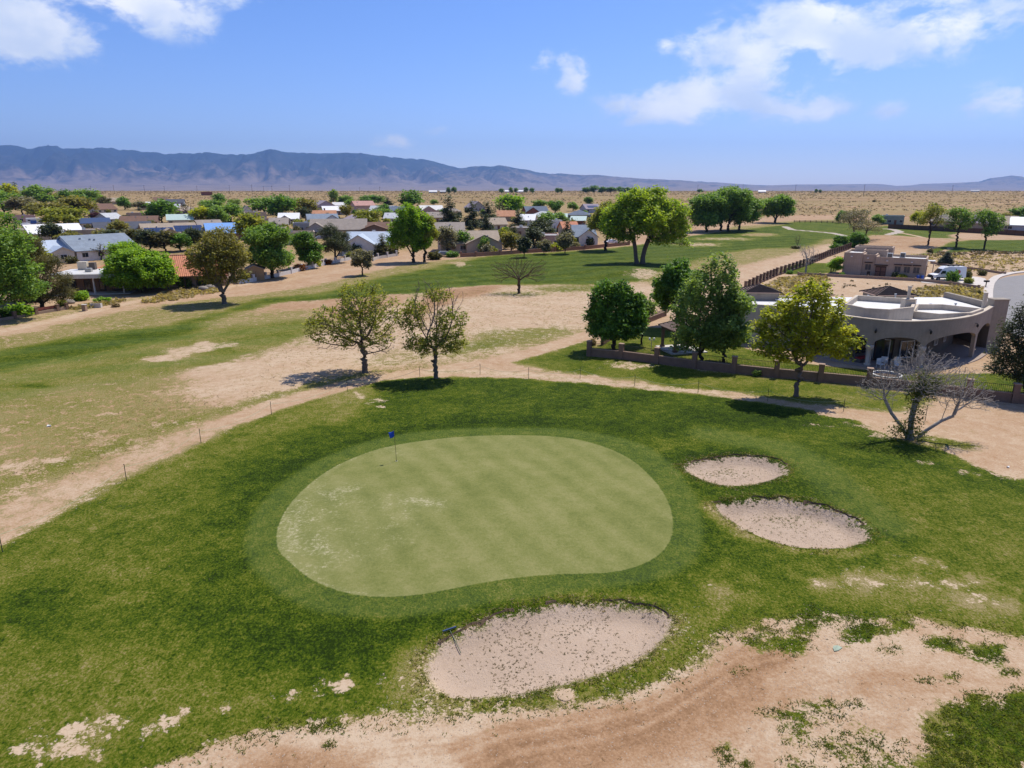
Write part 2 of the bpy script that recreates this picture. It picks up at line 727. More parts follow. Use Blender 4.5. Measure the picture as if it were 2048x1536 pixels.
# --- the open plain behind everything: straw grass and scrub over pinkish dirt
far = smooth(170, 330, GY)
A['cover'] = A['cover'] * (1 - far) + (.46 + .26 * (fbm(GX / 90, GY / 30, 4, 21) - .5)) * far
A['tone'] = A['tone'] * (1 - far) + (.93 + .40 * (fbm(GX / 220, GY / 60, 3, 22) - .5)) * far
A['dirt'] = A['dirt'] * (1 - far) + (.80 + .5 * (fbm(GX / 150, GY / 40, 3, 23) - .5)) * far
# the town's yards: darker packed earth with patches of green
paint([(-900, 600), (-300, 520), (0, 470), (140, 520), (300, 580), (460, 560), (640, 520), (800, 505), (1000, 498), (1240, 482), (1250, 440), (1180, 412), (700, 404), (200, 404), (-500, 420)], 6, 6, .05, cover=.42, tone=.62, dirt=.5)
# --- rough left of the dirt track, between the two tracks
paint([(-500, 1000), (-500, 720), (0, 672), (130, 648), (280, 615), (430, 592), (620, 570), (820, 528), (1000, 508), (1230, 490), (1330, 470), (1420, 452), (1560, 438), (1700, 440), (1710, 470),
       (1600, 512), (1480, 540), (1350, 600), (1180, 660), (1000, 715), (760, 755), (520, 815), (250, 920), (0, 1030)], 1.2, 1.0, .25, cover=.56, tone=.68, dirt=.42)
# tan dirt strip between yards and fairway
paint([(0, 640), (140, 610), (300, 590), (400, 565), (480, 572), (600, 548), (700, 522), (790, 512), (920, 505), (1100, 497), (1260, 487), (1330, 468), (1420, 450), (1460, 455), (1350, 482), (1260, 492),
       (1100, 504), (1000, 510), (900, 517), (800, 530), (720, 548), (600, 575), (520, 588), (400, 600), (280, 610), (100, 645), (0, 662)], 1.0, 1.5, .2, cover=.06, dirt=.36, tone=.9)
paint([(0, 640), (140, 612), (300, 590), (330, 598), (200, 624), (60, 650), (0, 660)], 1, .6, .3, cover=.5, tone=.8)
paint([(1230, 492), (1420, 452), (1400, 442), (1300, 462), (1210, 486)], 1.5, 1.5, .1, cover=.03, dirt=.45)
# fairway
paint([(-400, 790), (-400, 735), (0, 700), (180, 672), (340, 652), (450, 622), (520, 600), (640, 590), (760, 562), (880, 535), (1000, 512), (1110, 506), (1250, 494), (1360, 476), (1440, 466), (1560, 452),
       (1650, 452), (1660, 470), (1600, 492), (1500, 498), (1420, 512), (1350, 535), (1310, 553), (1230, 566), (1100, 568), (950, 572), (860, 582), (820, 600), (620, 606), (560, 604), (470, 625), (420, 655), (300, 685), (150, 715), (0, 742)],
      1.4, 1.2, .2, cover=1.0, tone=.30, fair=1.0)
paint([(540, 612), (620, 600), (760, 592), (830, 588), (800, 610), (700, 640), (600, 632), (500, 640)], 1.5, 1.4, .25, cover=.16, dirt=.5)
paint([(395, 645), (480, 630), (560, 622), (640, 620), (600, 640), (470, 660), (400, 668)], 1.5, 1.4, .25, cover=.55, tone=.72)
line([(0, 745), (150, 717), (300, 688), (420, 663)], 1.1, .5, 0, .75, tone=.52, cover=1, mow=.6)
line([(560, 605), (640, 592), (760, 572)], 1.0, .5, 0, .6, tone=.5, cover=1)
# yellowish rough beside it
paint([(-300, 830), (0, 752), (200, 712), (330, 690), (460, 655), (600, 645), (625, 655), (560, 690), (450, 722), (330, 745), (150, 790), (0, 835), (-300, 900)], 3.0, 1.6, .25, cover=.80, tone=.62, fair=1.0)
paint([(430, 668), (540, 650), (615, 648), (600, 672), (520, 695), (440, 705)], 1.0, .8, .3, cover=.95, tone=.60)
paint([(265, 728), (300, 708), (370, 690), (440, 682), (470, 688), (400, 706), (330, 722)], .9, 1.6, .45, cover=.33, tone=.8, dirt=.12)
ell(75, 772, 28, 4, .4, .2, tone=.15, cover=1)
# olive thin rough
paint([(-400, 1000), (-300, 900), (0, 800), (200, 765), (340, 745), (420, 765), (480, 800), (350, 868), (200, 925), (0, 1010), (-300, 1120)], 2.5, 1.5, .22, cover=.58, tone=.74, dirt=.58)
# big bare patch behind the two thin trees
paint([(350, 752), (430, 728), (520, 708), (600, 690), (640, 665), (720, 640), (800, 608), (860, 588), (960, 573), (1080, 570), (1180, 574), (1290, 566), (1310, 590), (1250, 622), (1180, 655), (1080, 685), (960, 716), (860, 733), (740, 742), (600, 772),
       (480, 806), (400, 800)], 1.8, 2.0, .22, cover=.235, tone=.85, dirt=.16)
paint([(820, 625), (840, 598), (900, 578), (1000, 572), (960, 590), (880, 612), (845, 640)], 1.2, 1.0, .3, cover=.05, dirt=.62)
paint([(880, 690), (1000, 660), (1120, 655), (1150, 668), (1040, 695), (930, 715), (880, 715)], 2.0, 1.5, .3, cover=.62, tone=.62)
paint([(700, 720), (780, 700), (880, 700), (860, 726), (740, 738)], 1.5, 1.2, .3, cover=.45, tone=.7)
ell(1040, 588, 60, 5, .6, .4, cover=.5, tone=.5)
ell(1150, 578, 90, 7, 1.2, 1, cover=.6, tone=.55)
ell(1290, 553, 40, 7, 1.5, 1.5, cover=.38, dirt=.1)
ell(1360, 560, 30, 10, 1.5, 1.5, cover=.38, dirt=.1)
ell(1420, 545, 70, 14, 2, 1.5, cover=.55, tone=.65)
ell(922, 530, 14, 5, .7, 1.0, cover=.32, dirt=.1)
ell(1400, 489, 50, 3.5, 2.5, 3, cover=.42, tone=.75, dirt=.15)
ell(1450, 478, 60, 3, 2.5, 3, cover=.5, tone=.75, dirt=.15)
ell(1520, 470, 40, 4, 1.5, 2, cover=.5, tone=.7)
for bx, by, rx, ry in ((40, 930, 60, 13), (110, 918, 40, 8), (20, 980, 30, 10), (215, 885, 30, 7), (190, 870, 26, 5), (225, 902, 22, 5), (150, 1000, 12, 3), (270, 880, 18, 4), (330, 852, 26, 5), (380, 845, 30, 5), (20, 858, 14, 3), (215, 827, 14, 3), (157, 920, 10, 4), (60, 960, 40, 8), (5, 900, 20, 6)):
    ell(bx, by, rx * .8, ry * .8, .5, .6, 1.2, cover=.36, dirt=.25)
# sand lots on the right, beyond the near house
paint([(1300, 600), (1350, 575), (1480, 535), (1600, 505), (1660, 488), (1680, 500), (1560, 555), (1480, 600), (1400, 640)], 1.5, 1.2, .2, cover=.10, dirt=.2)
paint([(1480, 600), (1560, 555), (1700, 545), (1985, 575), (1985, 640), (1500, 640)], 1, .5, .3, cover=.12, tone=.9, dirt=.2)
paint([(1840, 575), (1960, 570), (1975, 612), (1850, 618), (1800, 600)], .8, 1.0, .4, cover=.50, tone=.95)
paint([(1500, 585), (1560, 557), (1640, 548), (1660, 560), (1580, 590), (1540, 605)], .8, 1.0, .4, cover=.45, tone=.95)
paint([(1560, 545), (1600, 528), (1675, 528), (1668, 545), (1600, 548)], .3, 0, cover=1.0, tone=.38)
paint([(1655, 520), (1700, 505), (1900, 508), (2100, 510), (2100, 545), (1930, 545), (1850, 540), (1700, 535)], 1, 1, .3, cover=.32, tone=.95, dirt=.25)
paint([(1850, 508), (1880, 496), (1950, 480), (2100, 478), (2300, 490), (2300, 515), (1990, 502)], .8, .6, .3, cover=1.0, tone=.33, fair=1.0)
paint([(1700, 462), (1780, 452), (1900, 462), (1930, 478), (1870, 478), (1800, 472), (1740, 470)], .8, .8, .2, cover=.9, tone=.42, fair=1.0)
paint([(1590, 445), (1700, 447), (1740, 470), (1650, 478), (1560, 465)], 1.0, .8, .2, cover=.95, tone=.38, fair=1.0)
paint([(1740, 490), (1760, 476), (1830, 480), (1890, 488), (1860, 496), (1790, 498), (1745, 500)], .8, .6, .3, cover=.04, dirt=.42)
paint([(1900, 470), (2000, 462), (2150, 466), (2150, 478), (1950, 480)], 1.5, 1, .2, cover=.05, dirt=.3)
paint([(1400, 446), (1600, 430), (1800, 432), (1790, 440), (1600, 440), (1480, 452)], 3, 3, .05, cover=.15, dirt=.4)
line([(1569, 453), (1584, 459), (1620, 462), (1660, 466), (1690, 472)], 3.0, .5, .3, cover=0, dirt=.05, pave=.8)
line([(1776, 470), (1800, 464), (1790, 459), (1770, 457)], 3.2, .5, .3, cover=0, dirt=.05, pave=.8)
line([(1800, 466), (1850, 476), (1930, 480)], 2.0, .6, .3, cover=.1, dirt=.1)
line([(1690, 500), (1880, 506), (1900, 497)], 1.5, .6, .3, cover=.05, dirt=.25)
line([(1480, 415), (1700, 413), (1900, 411), (2048, 404)], 6, 5, 2, cover=.1, dirt=.2)
line([(1850, 403), (2100, 403)], 3, 3, 0, cover=.1, dirt=.05, tone=1)
# --- lush rough round the green
paint([(-700, 1536), (-500, 1330), (0, 1095), (250, 962), (400, 888), (550, 824), (700, 772), (790, 754), (900, 752), (1050, 755), (1200, 768), (1350, 784), (1460, 797), (1600, 814), (1690, 832), (1790, 880), (1880, 905),
       (1960, 940), (2060, 965), (2600, 1080), (2600, 1300), (2048, 1275), (1850, 1238), (1700, 1240), (1600, 1232), (1480, 1255), (1400, 1305), (1300, 1372), (1180, 1395), (1000, 1420), (850, 1432), (600, 1448), (480, 1475), (300, 1540), (0, 1700), (-900, 2200)],
      .35, .35, .7, cover=1.0, tone=.26, dirt=.3)
# verge above the stake line, up to the yard wall
paint([(1010, 722), (1100, 700), (1180, 676), (1200, 700), (1330, 728), (1500, 750), (1660, 768), (1800, 785), (1860, 800), (1800, 825), (1700, 820), (1500, 790), (1300, 765), (1130, 742)], .8, .6, .4, cover=.88, tone=.44)
ell(1260, 730, 50, 7, .8, .9, cover=.42, dirt=.15)
ell(1440, 765, 80, 8, .8, .6, tone=.6, cover=.9)
ell(1640, 795, 110, 12, .8, .6, tone=.58, cover=.85)
# tone of the rough
paint([(-500, 1330), (0, 1095), (250, 962), (400, 888), (550, 824), (700, 772), (760, 780), (720, 815), (600, 850), (480, 905), (330, 985), (150, 1090), (0, 1170), (-400, 1400)], 1.4, 1.0, .3, tone=.62, cover=.92)
paint([(640, 800), (700, 772), (750, 790), (720, 830), (640, 840)], .8, .6, .4, tone=.68, cover=.85)
paint([(-600, 1400), (0, 1150), (300, 1010), (420, 1080), (330, 1300), (200, 1420), (0, 1500), (-400, 1700)], 3, 1.5, .2, tone=.50)
paint([(-200, 1400), (200, 1330), (500, 1330), (800, 1340), (830, 1420), (480, 1470), (280, 1540), (-200, 1700)], 1.6, 1.2, .3, tone=.57)
ell(90, 1215, 90, 45, 1.0, .8, tone=.17)
ell(190, 1250, 80, 30, 1.0, .8, tone=.48)
ell(640, 1280, 180, 45, 1.2, 1, tone=.14)
ell(480, 1180, 130, 70, 2, 1, tone=.22)
ell(820, 1262, 110, 26, .8, .6, tone=.10)
paint([(540, 960), (700, 880), (900, 840), (1150, 835), (1380, 860), (1380, 880), (1150, 852), (930, 852), (760, 876), (620, 926), (520, 990), (470, 1060)], .8, .5, .4, tone=.08)
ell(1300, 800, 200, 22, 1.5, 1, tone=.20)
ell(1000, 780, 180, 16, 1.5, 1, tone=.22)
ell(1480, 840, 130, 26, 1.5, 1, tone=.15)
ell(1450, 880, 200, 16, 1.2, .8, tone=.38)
ell(1430, 1120, 60, 60, 1.5, .8, tone=.18)
ell(1420, 920, 100, 20, .7, .3, tone=.14)
ell(1600, 985, 60, 22, .8, .5, tone=.18)
paint([(1580, 960), (1680, 940), (1850, 970), (2100, 1010), (2600, 1100), (2600, 1290), (2048, 1260), (1850, 1180), (1780, 1090), (1680, 1020)], 1.6, 1.0, .3, tone=.47)
paint([(1380, 1190), (1500, 1150), (1640, 1130), (1800, 1130), (1960, 1180), (2060, 1250), (1900, 1240), (1700, 1230), (1560, 1220), (1420, 1260)], 1.4, 1.0, .4, tone=.62, cover=.82)
ell(1560, 1170, 80, 30, 1.0, .6, tone=.26, cover=1)
for bx, by, rx, ry in ((1845, 1150, 30, 8), (1880, 1175, 45, 10), (1950, 1190, 40, 8), (1930, 1170, 40, 7), (1820, 1125, 20, 6), (1990, 1205, 20, 7), (1440, 1180, 22, 8), (1670, 1165, 40, 8), (1740, 1160, 30, 8)):
    ell(bx, by, rx, ry, .6, .8, 1.4, cover=.50, tone=.9, dirt=.05)
for bx, by, rx, ry in ((130, 1490, 55, 24), (170, 1460, 40, 14), (75, 1470, 20, 10), (190, 1435, 36, 10), (250, 1440, 18, 8), (180, 1505, 26, 9), (305, 1456, 14, 10), (350, 1420, 10, 5), (375, 1421, 8, 6), (335, 1436, 16, 4), (450, 1413, 12, 4),
                       (590, 1388, 16, 9), (630, 1376, 12, 6), (545, 1397, 7, 3), (680, 1372, 10, 4), (730, 1358, 22, 6), (700, 1365, 8, 5), (60, 1510, 20, 8), (665, 1353, 5, 3)):
    ell(bx, by, rx * 1.15, ry * 1.15, .28, .45, 2.2, cover=.36, dirt=.15)
for bx, by, rx, ry in ((720, 790, 18, 8), (748, 800, 20, 5), (758, 810, 14, 4), (702, 776, 8, 4)):
    ell(bx, by, rx, ry, .4, .8, 2, cover=.44, dirt=.05)
# collar round the green: closer-cut, a little paler
paint(None, .35, .15, .6, world=COLLAR_W, tone=.36, cover=1.0, mow=.5, dirt=.2)
line([(1420, 870), (1560, 900), (1640, 960), (1700, 1010), (1760, 1050)], 3.0, .8, .2, .7, mow=.6, tone=.40)
# --- dirt track on the far side of the green, thin grass kept beside it
line([(-300, 1060), (0, 968), (130, 925), (250, 880), (400, 832), (540, 792), (640, 768), (720, 750)], 1.3, .9, 1.0, .75, cover=.72, tone=.66)
line([(-500, 1240), (-150, 1085), (0, 1030), (120, 978), (250, 922), (400, 862), (540, 812), (640, 783), (760, 753), (860, 741), (960, 728), (1060, 705), (1170, 672), (1260, 640), (1340, 610)], 2.5, .45, .35, cover=.12, tone=.95, dirt=.28, track=1.0)
line([(-500, 1240), (-150, 1085), (0, 1025), (120, 972), (250, 916), (400, 858)], 3.6, 1.0, .4, .6, cover=.5, tone=.88, track=1.0)
line([(860, 741), (960, 742), (1060, 748), (1200, 762), (1330, 776), (1450, 790)], 1.5, .5, .3, .9, cover=.38, tone=.85, dirt=.1, track=1.0)
line([(1660, 826), (1780, 838), (1900, 848), (2060, 852), (2500, 870)], 2.3, .6, .5, cover=.08, dirt=.3, track=1.0)
line([(1450, 790), (1560, 806), (1660, 826)], 1.4, .6, .5, .8, cover=.3, tone=.8, dirt=.25, track=1.0)
paint([(1700, 850), (1790, 862), (1900, 872), (2100, 880), (2600, 930), (2600, 1040), (2060, 962), (1980, 945), (1930, 920), (1870, 890), (1790, 880)], .6, .7, .5, cover=.06, dirt=.24)
paint([(1810, 872), (1900, 880), (1985, 898), (1960, 908), (1850, 895)], .5, .5, .5, cover=.7, tone=.55)
ell(1640, 855, 40, 5, .6, .6, cover=.55)
for bx, by, rx, ry in ((1740, 875, 14, 4), (1780, 880, 16, 5), (1800, 895, 20, 5), (1850, 932, 12, 5), (1925, 950, 12, 4), (1960, 956, 14, 4), (2020, 955, 26, 8)):
    ell(bx, by, rx, ry, .3, .4, 1.5, cover=.34, dirt=.15)
# sandy road along the back yards
line([(-400, 755), (0, 664), (120, 640), (260, 604), (420, 580), (520, 566)], 2.6, .4, .25, cover=0, dirt=.16, track=1.0)
line([(520, 566), (640, 552), (740, 535), (820, 520)], 3.5, 1.2, .6, .6, cover=.03, dirt=.2)
# --- bare dirt in front, with the graded track
paint([(300, 1540), (480, 1478), (600, 1450), (850, 1434), (1000, 1422), (1180, 1398), (1300, 1374), (1400, 1307), (1480, 1257), (1600, 1234), (1700, 1242), (1850, 1240), (2048, 1277), (2600, 1310), (2900, 2200), (-600, 2200)],
      .30, .42, .9, cover=.0, dirt=.22)
paint([(820, 1600), (930, 1500), (960, 1462), (1100, 1440), (1250, 1418), (1380, 1362), (1480, 1300), (1570, 1285), (1650, 1300), (1660, 1325), (1560, 1390), (1430, 1460), (1300, 1520), (1180, 1640)], .5, .45, .6, dirt=.64, track=1.0)
paint([(450, 1640), (540, 1500), (620, 1484), (700, 1490), (760, 1540), (800, 1640)], .4, .4, .6, dirt=.62)
paint([(560, 1460), (760, 1448), (960, 1448), (985, 1470), (930, 1500), (900, 1560), (780, 1560), (700, 1488), (600, 1482)], .35, .3, .7, dirt=.02)
paint([(1640, 1290), (1760, 1290), (1850, 1320), (1830, 1390), (1700, 1400), (1600, 1360)], 1.0, .6, .5, dirt=.05)
paint([(1740, 1330), (1850, 1330), (1830, 1380), (1720, 1375)], .8, .5, .5, dirt=.40)
for off, st_ in ((0, .8), (9, -.6), (20, .7), (33, .9), (47, -.7), (60, .8), (74, .6), (-10, .7)):
    line([(900 + off, 1500 + off), (1020, 1458 + off), (1160, 1434 + off), (1290, 1408 + off * .9), (1400, 1352 + off * .8), (1490, 1302 + off * .6), (1580, 1292 + off * .4)], .16, .12, .05, abs(st_), dirt=.85 if st_ > 0 else .35)
for off in (0, 16, 30):
    line([(1560, 1380 + off), (1700, 1352 + off), (1850, 1350 + off), (2050, 1375 + off)], .18, .15, .08, .7, dirt=.5)
    line([(620, 1500 + off), (800, 1478 + off), (960, 1470 + off)], .14, .12, .06, .6, dirt=.45)
WEEDS_PX = [(1575, 1285, 44, 22, .85), (1530, 1268, 22, 10, .8), (1610, 1270, 22, 10, .7), (1770, 1252, 60, 12, .8), (1740, 1262, 26, 12, .8), (1868, 1285, 28, 12, .8), (1905, 1282, 14, 8, .7), (1985, 1300, 34, 13, .75), (1930, 1300, 26, 12, .6),
            (1700, 1275, 20, 8, .6), (1620, 1235, 16, 24, .8), (1500, 1280, 18, 7, .5), (1660, 1240, 60, 12, .55), (1780, 1300, 20, 8, .6), (1990, 1320, 24, 6, .7), (1985, 1475, 110, 70, 1.0), (1930, 1420, 40, 18, .8), (2030, 1420, 40, 40, .8), (1900, 1500, 46, 40, .8),
            (1960, 1390, 24, 12, .6), (1620, 1420, 60, 22, .52), (1590, 1450, 40, 18, .5), (1670, 1430, 30, 16, .5), (1540, 1425, 22, 10, .5), (1708, 1404, 16, 9, .55), (1640, 1480, 60, 20, .46), (1720, 1490, 80, 30, .42), (1790, 1530, 90, 30, .45), (1600, 1530, 60, 16, .4),
            (1445, 1500, 14, 8, .55), (1452, 1520, 16, 10, .5), (1490, 1525, 10, 6, .5), (660, 1452, 20, 12, .7), (625, 1456, 10, 6, .6), (655, 1488, 10, 5, .4), (1850, 1360, 14, 8, .4), (1910, 1358, 24, 8, .4), (1480, 1340, 20, 8, .3), (2020, 1345, 16, 8, .5)]
for bx, by, rx, ry, cv in WEEDS_PX:
    ell(bx, by, rx, ry, .25, .45, 1.3, cover=cv, tone=.28)
ell(1890, 1530, 60, 26, .4, .4, tone=.58, cover=.9)
ell(1870, 1450, 30, 16, .4, .4, tone=.55, cover=.8)
# dry fringe of the front bunker
paint([(800, 1340), (840, 1290), (900, 1262), (990, 1225), (1100, 1202), (1240, 1198), (1330, 1210), (1400, 1250), (1395, 1310), (1300, 1370), (1180, 1395), (1000, 1418), (850, 1430), (780, 1420)], .8, .5, .6, cover=.52, tone=.72, dirt=.12)
paint([(800, 1330), (840, 1290), (860, 1330), (850, 1380), (900, 1400), (850, 1410), (805, 1370)], .4, .4, .7, cover=.6, tone=.72)
paint([(960, 1400), (1080, 1378), (1250, 1340), (1340, 1290), (1400, 1260), (1390, 1310), (1300, 1365), (1180, 1390), (1060, 1408), (970, 1415)], .35, .3, .8, cover=.76, tone=.50)
paint([(980, 1235), (1100, 1203), (1240, 1200), (1320, 1212), (1240, 1208), (1100, 1212), (1000, 1235)], .25, .2, .8, cover=.9, tone=.35)
ell(1130, 1390, 15, 11, .12, .06, cover=0, dirt=.3)
paint([(1400, 1015), (1424, 1008), (1470, 1045), (1520, 1075), (1600, 1100), (1700, 1105), (1770, 1090), (1700, 1115), (1580, 1102), (1470, 1068)], .3, .3, .9, cover=.62, tone=.8)
# yard lawns of the near house
paint([(1190, 705), (1215, 680), (1300, 655), (1400, 665), (1500, 700), (1600, 728), (1740, 742), (1850, 752), (2000, 748), (2150, 760), (2150, 812), (2028, 804), (1935, 794), (1736, 769), (1640, 760), (1552, 752), (1388, 734), (1242, 715)], .2, 0, cover=.95, tone=.46)
# green wear
for bx, by, rx, ry, w in ((680, 1060, 70, 40, .55), (640, 1075, 30, 26, .8), (700, 1040, 60, 24, .5), (760, 1035, 70, 22, .45), (840, 1015, 30, 8, .7), (800, 1020, 50, 12, .5), (670, 990, 22, 6, .75), (640, 990, 30, 14, .35), (730, 1100, 40, 16, .5), (640, 1110, 12, 6, .7), (790, 1062, 16, 8, .6),
                          (570, 1080, 14, 40, .6), (600, 1150, 30, 12, .5), (585, 1040, 12, 30, .5), (780, 905, 20, 5, .5), (1010, 893, 12, 4, .35), (620, 1050, 26, 40, .35), (740, 1060, 110, 60, .2)):
    ell(bx, by, rx, ry, .9, .6, .8, wear=w)

gs = np.full(GX.shape, -50.0)
near_m = np.nonzero((GY > 15) & (GY < 80) & (np.abs(GX) < 45))[0]
gs[near_m] = poly_sdf(GREEN_W, GX[near_m], GY[near_m])
bs = np.full(GX.shape, -50.0)
bid = np.full(GX.shape, -1)
for i, bw in enumerate(BUNK_W):
    s = poly_sdf(bw, GX[near_m], GY[near_m])
    b0 = bs[near_m]
    bs[near_m] = np.maximum(b0, s)
    bid[near_m] = np.where(s > 0, i, bid[near_m])
A['gsdf'], A['bsdf'] = gs, bs
# pale edge ring on the left side of the green
ring = np.exp(-((gs - .1) / .22) ** 2) * smooth(2, -9, GX) * .34
A['wear'] = np.maximum(A['wear'], ring)
GZ = Z(GX, GY)

# ---------------------------------------------------------------- ground material
m, t = new_mat('ground')
geo = t.n('ShaderNodeNewGeometry')
pos = geo.outputs['Position']
a_cover, a_tone, a_dirt, a_wear, a_mow, a_fair, a_pave, a_g, a_b = (t.attr(k).outputs['Fac'] for k in ('cover', 'tone', 'dirt', 'wear', 'mow', 'fair', 'pave', 'gsdf', 'bsdf'))
n_big = t.noise(pos, .22, 3, .55)
n_mid = t.noise(pos, 1.15, 7, .66, .3)
n_cl = t.noise(pos, 5.5, 5, .66)
n_fine = t.noise(pos, 10.5, 6, .72)
# short stretched tussocks
mp = t.n('ShaderNodeMapping')
mp.inputs['Scale'].default_value = (7.0, 3.4, 5)
mp.inputs['Rotation'].default_value = (0, 0, R(24))
t.link(pos, mp.inputs[0])
n_tus = t.noise(mp.outputs[0], 1.6, 4, .62, .5)
c_ = lambda n: t.math('SUBTRACT', n, .5)
mul = lambda a, b: t.math('MULTIPLY', a, b)
add = lambda *q: (q[0] if len(q) == 1 else t.math('ADD', q[0], add(*q[1:])))
cov = add(t.math('MULTIPLY_ADD', a_cover, 2.5, -.72), mul(c_(n_mid), 3.4), mul(c_(n_cl), 2.8), mul(c_(n_fine), 2.6))
gm = t.sstep(cov, .18, .70)
tone = add(a_tone, -.03, mul(c_(n_big), .62), mul(c_(n_mid), .95), mul(c_(n_cl), .85), mul(c_(n_tus), 1.0), mul(c_(n_fine), 1.6))
grass = t.ramp(tone, [(0.0, (.014, .028, .001)), (.20, (.038, .068, .002)), (.40, (.076, .102, .005)), (.60, (.138, .140, .018)), (.80, (.210, .178, .058)), (1.0, (.285, .225, .108))])
dt = add(a_dirt, mul(c_(n_big), .5), mul(c_(n_mid), .85), mul(c_(n_cl), .6), mul(c_(n_fine), 1.2))
dirt = t.ramp(dt, [(0.0, (.455, .348, .240)), (.25, (.388, .270, .172)), (.55, (.315, .190, .105)), (.9, (.205, .115, .058))])
pavec = t.ramp(n_cl, [(.3, (.32, .29, .26)), (.7, (.42, .38, .34))])
dirt = t.mix(a_pave, dirt, pavec)
# closer-mown collar: paler and bluer
grass = t.mix(mul(a_mow, .55), grass, (.115, .158, .045))
# fairway mowing bands
wv = t.n('ShaderNodeTexWave', wave_type='BANDS', bands_direction='X')
wv.inputs['Scale'].default_value = .045
wv.inputs['Distortion'].default_value = 1.2
wv.inputs['Detail'].default_value = 1
mp2 = t.n('ShaderNodeMapping')
mp2.inputs['Rotation'].default_value = (0, 0, R(63))
t.link(pos, mp2.inputs[0])
t.link(mp2.outputs[0], wv.inputs['Vector'])
band = t.sstep(wv.outputs['Fac'], .3, .7)
grass = t.mix(mul(mul(a_fair, band), .20), grass, (.115, .16, .045))
col = t.mix(gm, dirt, grass)
# putting green
wv2 = t.n('ShaderNodeTexWave', wave_type='BANDS', bands_direction='X')
wv2.inputs['Scale'].default_value = .16
wv2.inputs['Distortion'].default_value = 1.6
wv2.inputs['Detail'].default_value = 2
wv2.inputs['Detail Scale'].default_value = 1.0
mp3 = t.n('ShaderNodeMapping')
mp3.inputs['Rotation'].default_value = (0, 0, R(-28))
t.link(pos, mp3.inputs[0])
t.link(mp3.outputs[0], wv2.inputs['Vector'])
gt = add(mul(wv2.outputs['Fac'], .10), mul(n_big, .45), mul(n_mid, .42), mul(n_cl, .45), mul(n_fine, .45), mul(n_tus, .2), -.21)
gcol = t.ramp(gt, [(.55, (.100, .118, .028)), (.80, (.160, .168, .050)), (1.0, (.215, .207, .078))])
wm = t.sstep(add(a_wear, mul(c_(n_mid), .8), mul(c_(n_cl), 1.1), mul(c_(n_fine), .5)), .28, .80)
gcol = t.mix(mul(wm, .85), gcol, (.50, .44, .30))
gcol = t.mix(mul(a_wear, .35), gcol, (.28, .265, .13))
gf = t.sstep(add(a_g, mul(c_(n_cl), .10)), -.04, .06)
col = t.mix(gf, col, gcol)
# bunker sand
bt = add(mul(n_big, .4), mul(n_mid, .55), mul(n_cl, .35), mul(n_fine, .45), -.25)
bcol = t.ramp(bt, [(.38, (.30, .222, .160)), (.62, (.40, .302, .222)), (.9, (.48, .375, .285))])
bf = t.sstep(add(a_b, -.10, mul(c_(n_mid), 1.8), mul(c_(n_cl), 1.5), mul(c_(n_fine), 1.2)), -.14, .16)
col = t.mix(bf, col, bcol)
bs_ = t.n('ShaderNodeBsdfPrincipled')
t.link(col, bs_.inputs['Base Color'])
bs_.inputs['Roughness'].default_value = .95
bs_.inputs['Specular IOR Level'].default_value = .08
rough_g = t.math('SUBTRACT', 1.0, t.math('MAXIMUM', mul(gf, .85), mul(bf, .25)))
hgt = add(mul(n_cl, .5), mul(n_fine, .45), mul(n_tus, .4))
bmp = t.n('ShaderNodeBump')
bmp.inputs['Distance'].default_value = .16
t.link(mul(t.math('MULTIPLY_ADD', gm, .55, .28), rough_g), bmp.inputs['Strength'])
t.link(hgt, bmp.inputs['Height'])
t.link(bmp.outputs[0], bs_.inputs['Normal'])
o_ = t.n('ShaderNodeOutputMaterial')
t.link(bs_.outputs[0], o_.inputs[0])

# ---------------------------------------------------------------- cut the sheet into named pieces
eps = .5
nx = -(Z(GX + eps, GY) - Z(GX - eps, GY)) / (2 * eps)
ny = -(Z(GX, GY + eps) - Z(GX, GY - eps)) / (2 * eps)
nrm = np.stack([nx, ny, np.ones_like(nx)], 1)
nrm /= np.linalg.norm(nrm, axis=1)[:, None]
V3 = np.stack([GX, GY, GZ], 1)
ii, jj = np.meshgrid(np.arange(NR - 1), np.arange(NA), indexing='ij')
j2 = (jj + 1) % NA
Fq = np.stack([ii * NA + jj, (ii + 1) * NA + jj, (ii + 1) * NA + j2, ii * NA + j2], -1).reshape(-1, 4)[:, ::-1]
fc = lambda a: a[Fq].mean(1)
zone = np.zeros(len(Fq), int)
zone[fc(A['fair']) > .5] = 1
zone[fc(A['track']) > .5] = 2
zone[fc(gs) > 0] = 3
fb_ = fc(bs)
for i in range(3):
    zone[(fb_ > 0) & ((bid[Fq] == i).sum(1) >= 2)] = 4 + i
NAMES = ['ground', 'fairway', 'dirt_track', 'putting_green', 'sand_bunker', 'sand_bunker', 'sand_bunker']
GROUND_OBJ = {}
for zi, nm in enumerate(NAMES):
    sel = Fq[zone == zi]
    if len(sel) == 0:
        continue
    used, inv = np.unique(sel, return_inverse=True)
    me = np_mesh(nm, V3[used], inv.reshape(-1, 4), smooth_shade=True)
    for k in ('cover', 'tone', 'dirt', 'wear', 'mow', 'fair', 'pave', 'gsdf', 'bsdf'):
        a_ = me.attributes.new(k, 'FLOAT', 'POINT')
        a_.data.foreach_set('value', A[k][used].astype(np.float32))
    me.normals_split_custom_set_from_vertices(nrm[used].tolist())
    ob = link_mesh(nm, me, MATS['ground'])
    tag(ob, kind='structure')
    GROUND_OBJ[zi] = ob
# the disc under the viewpoint
cd = MB()
cd.poly([(3.02 * math.sin(a), 3.02 * math.cos(a), float(Z(3.0 * math.sin(a), 3.0 * math.cos(a))) - .004) for a in np.linspace(0, 2 * math.pi, 37)[:-1]])
tag(cd.build('ground', MATS['ground']), kind='structure')

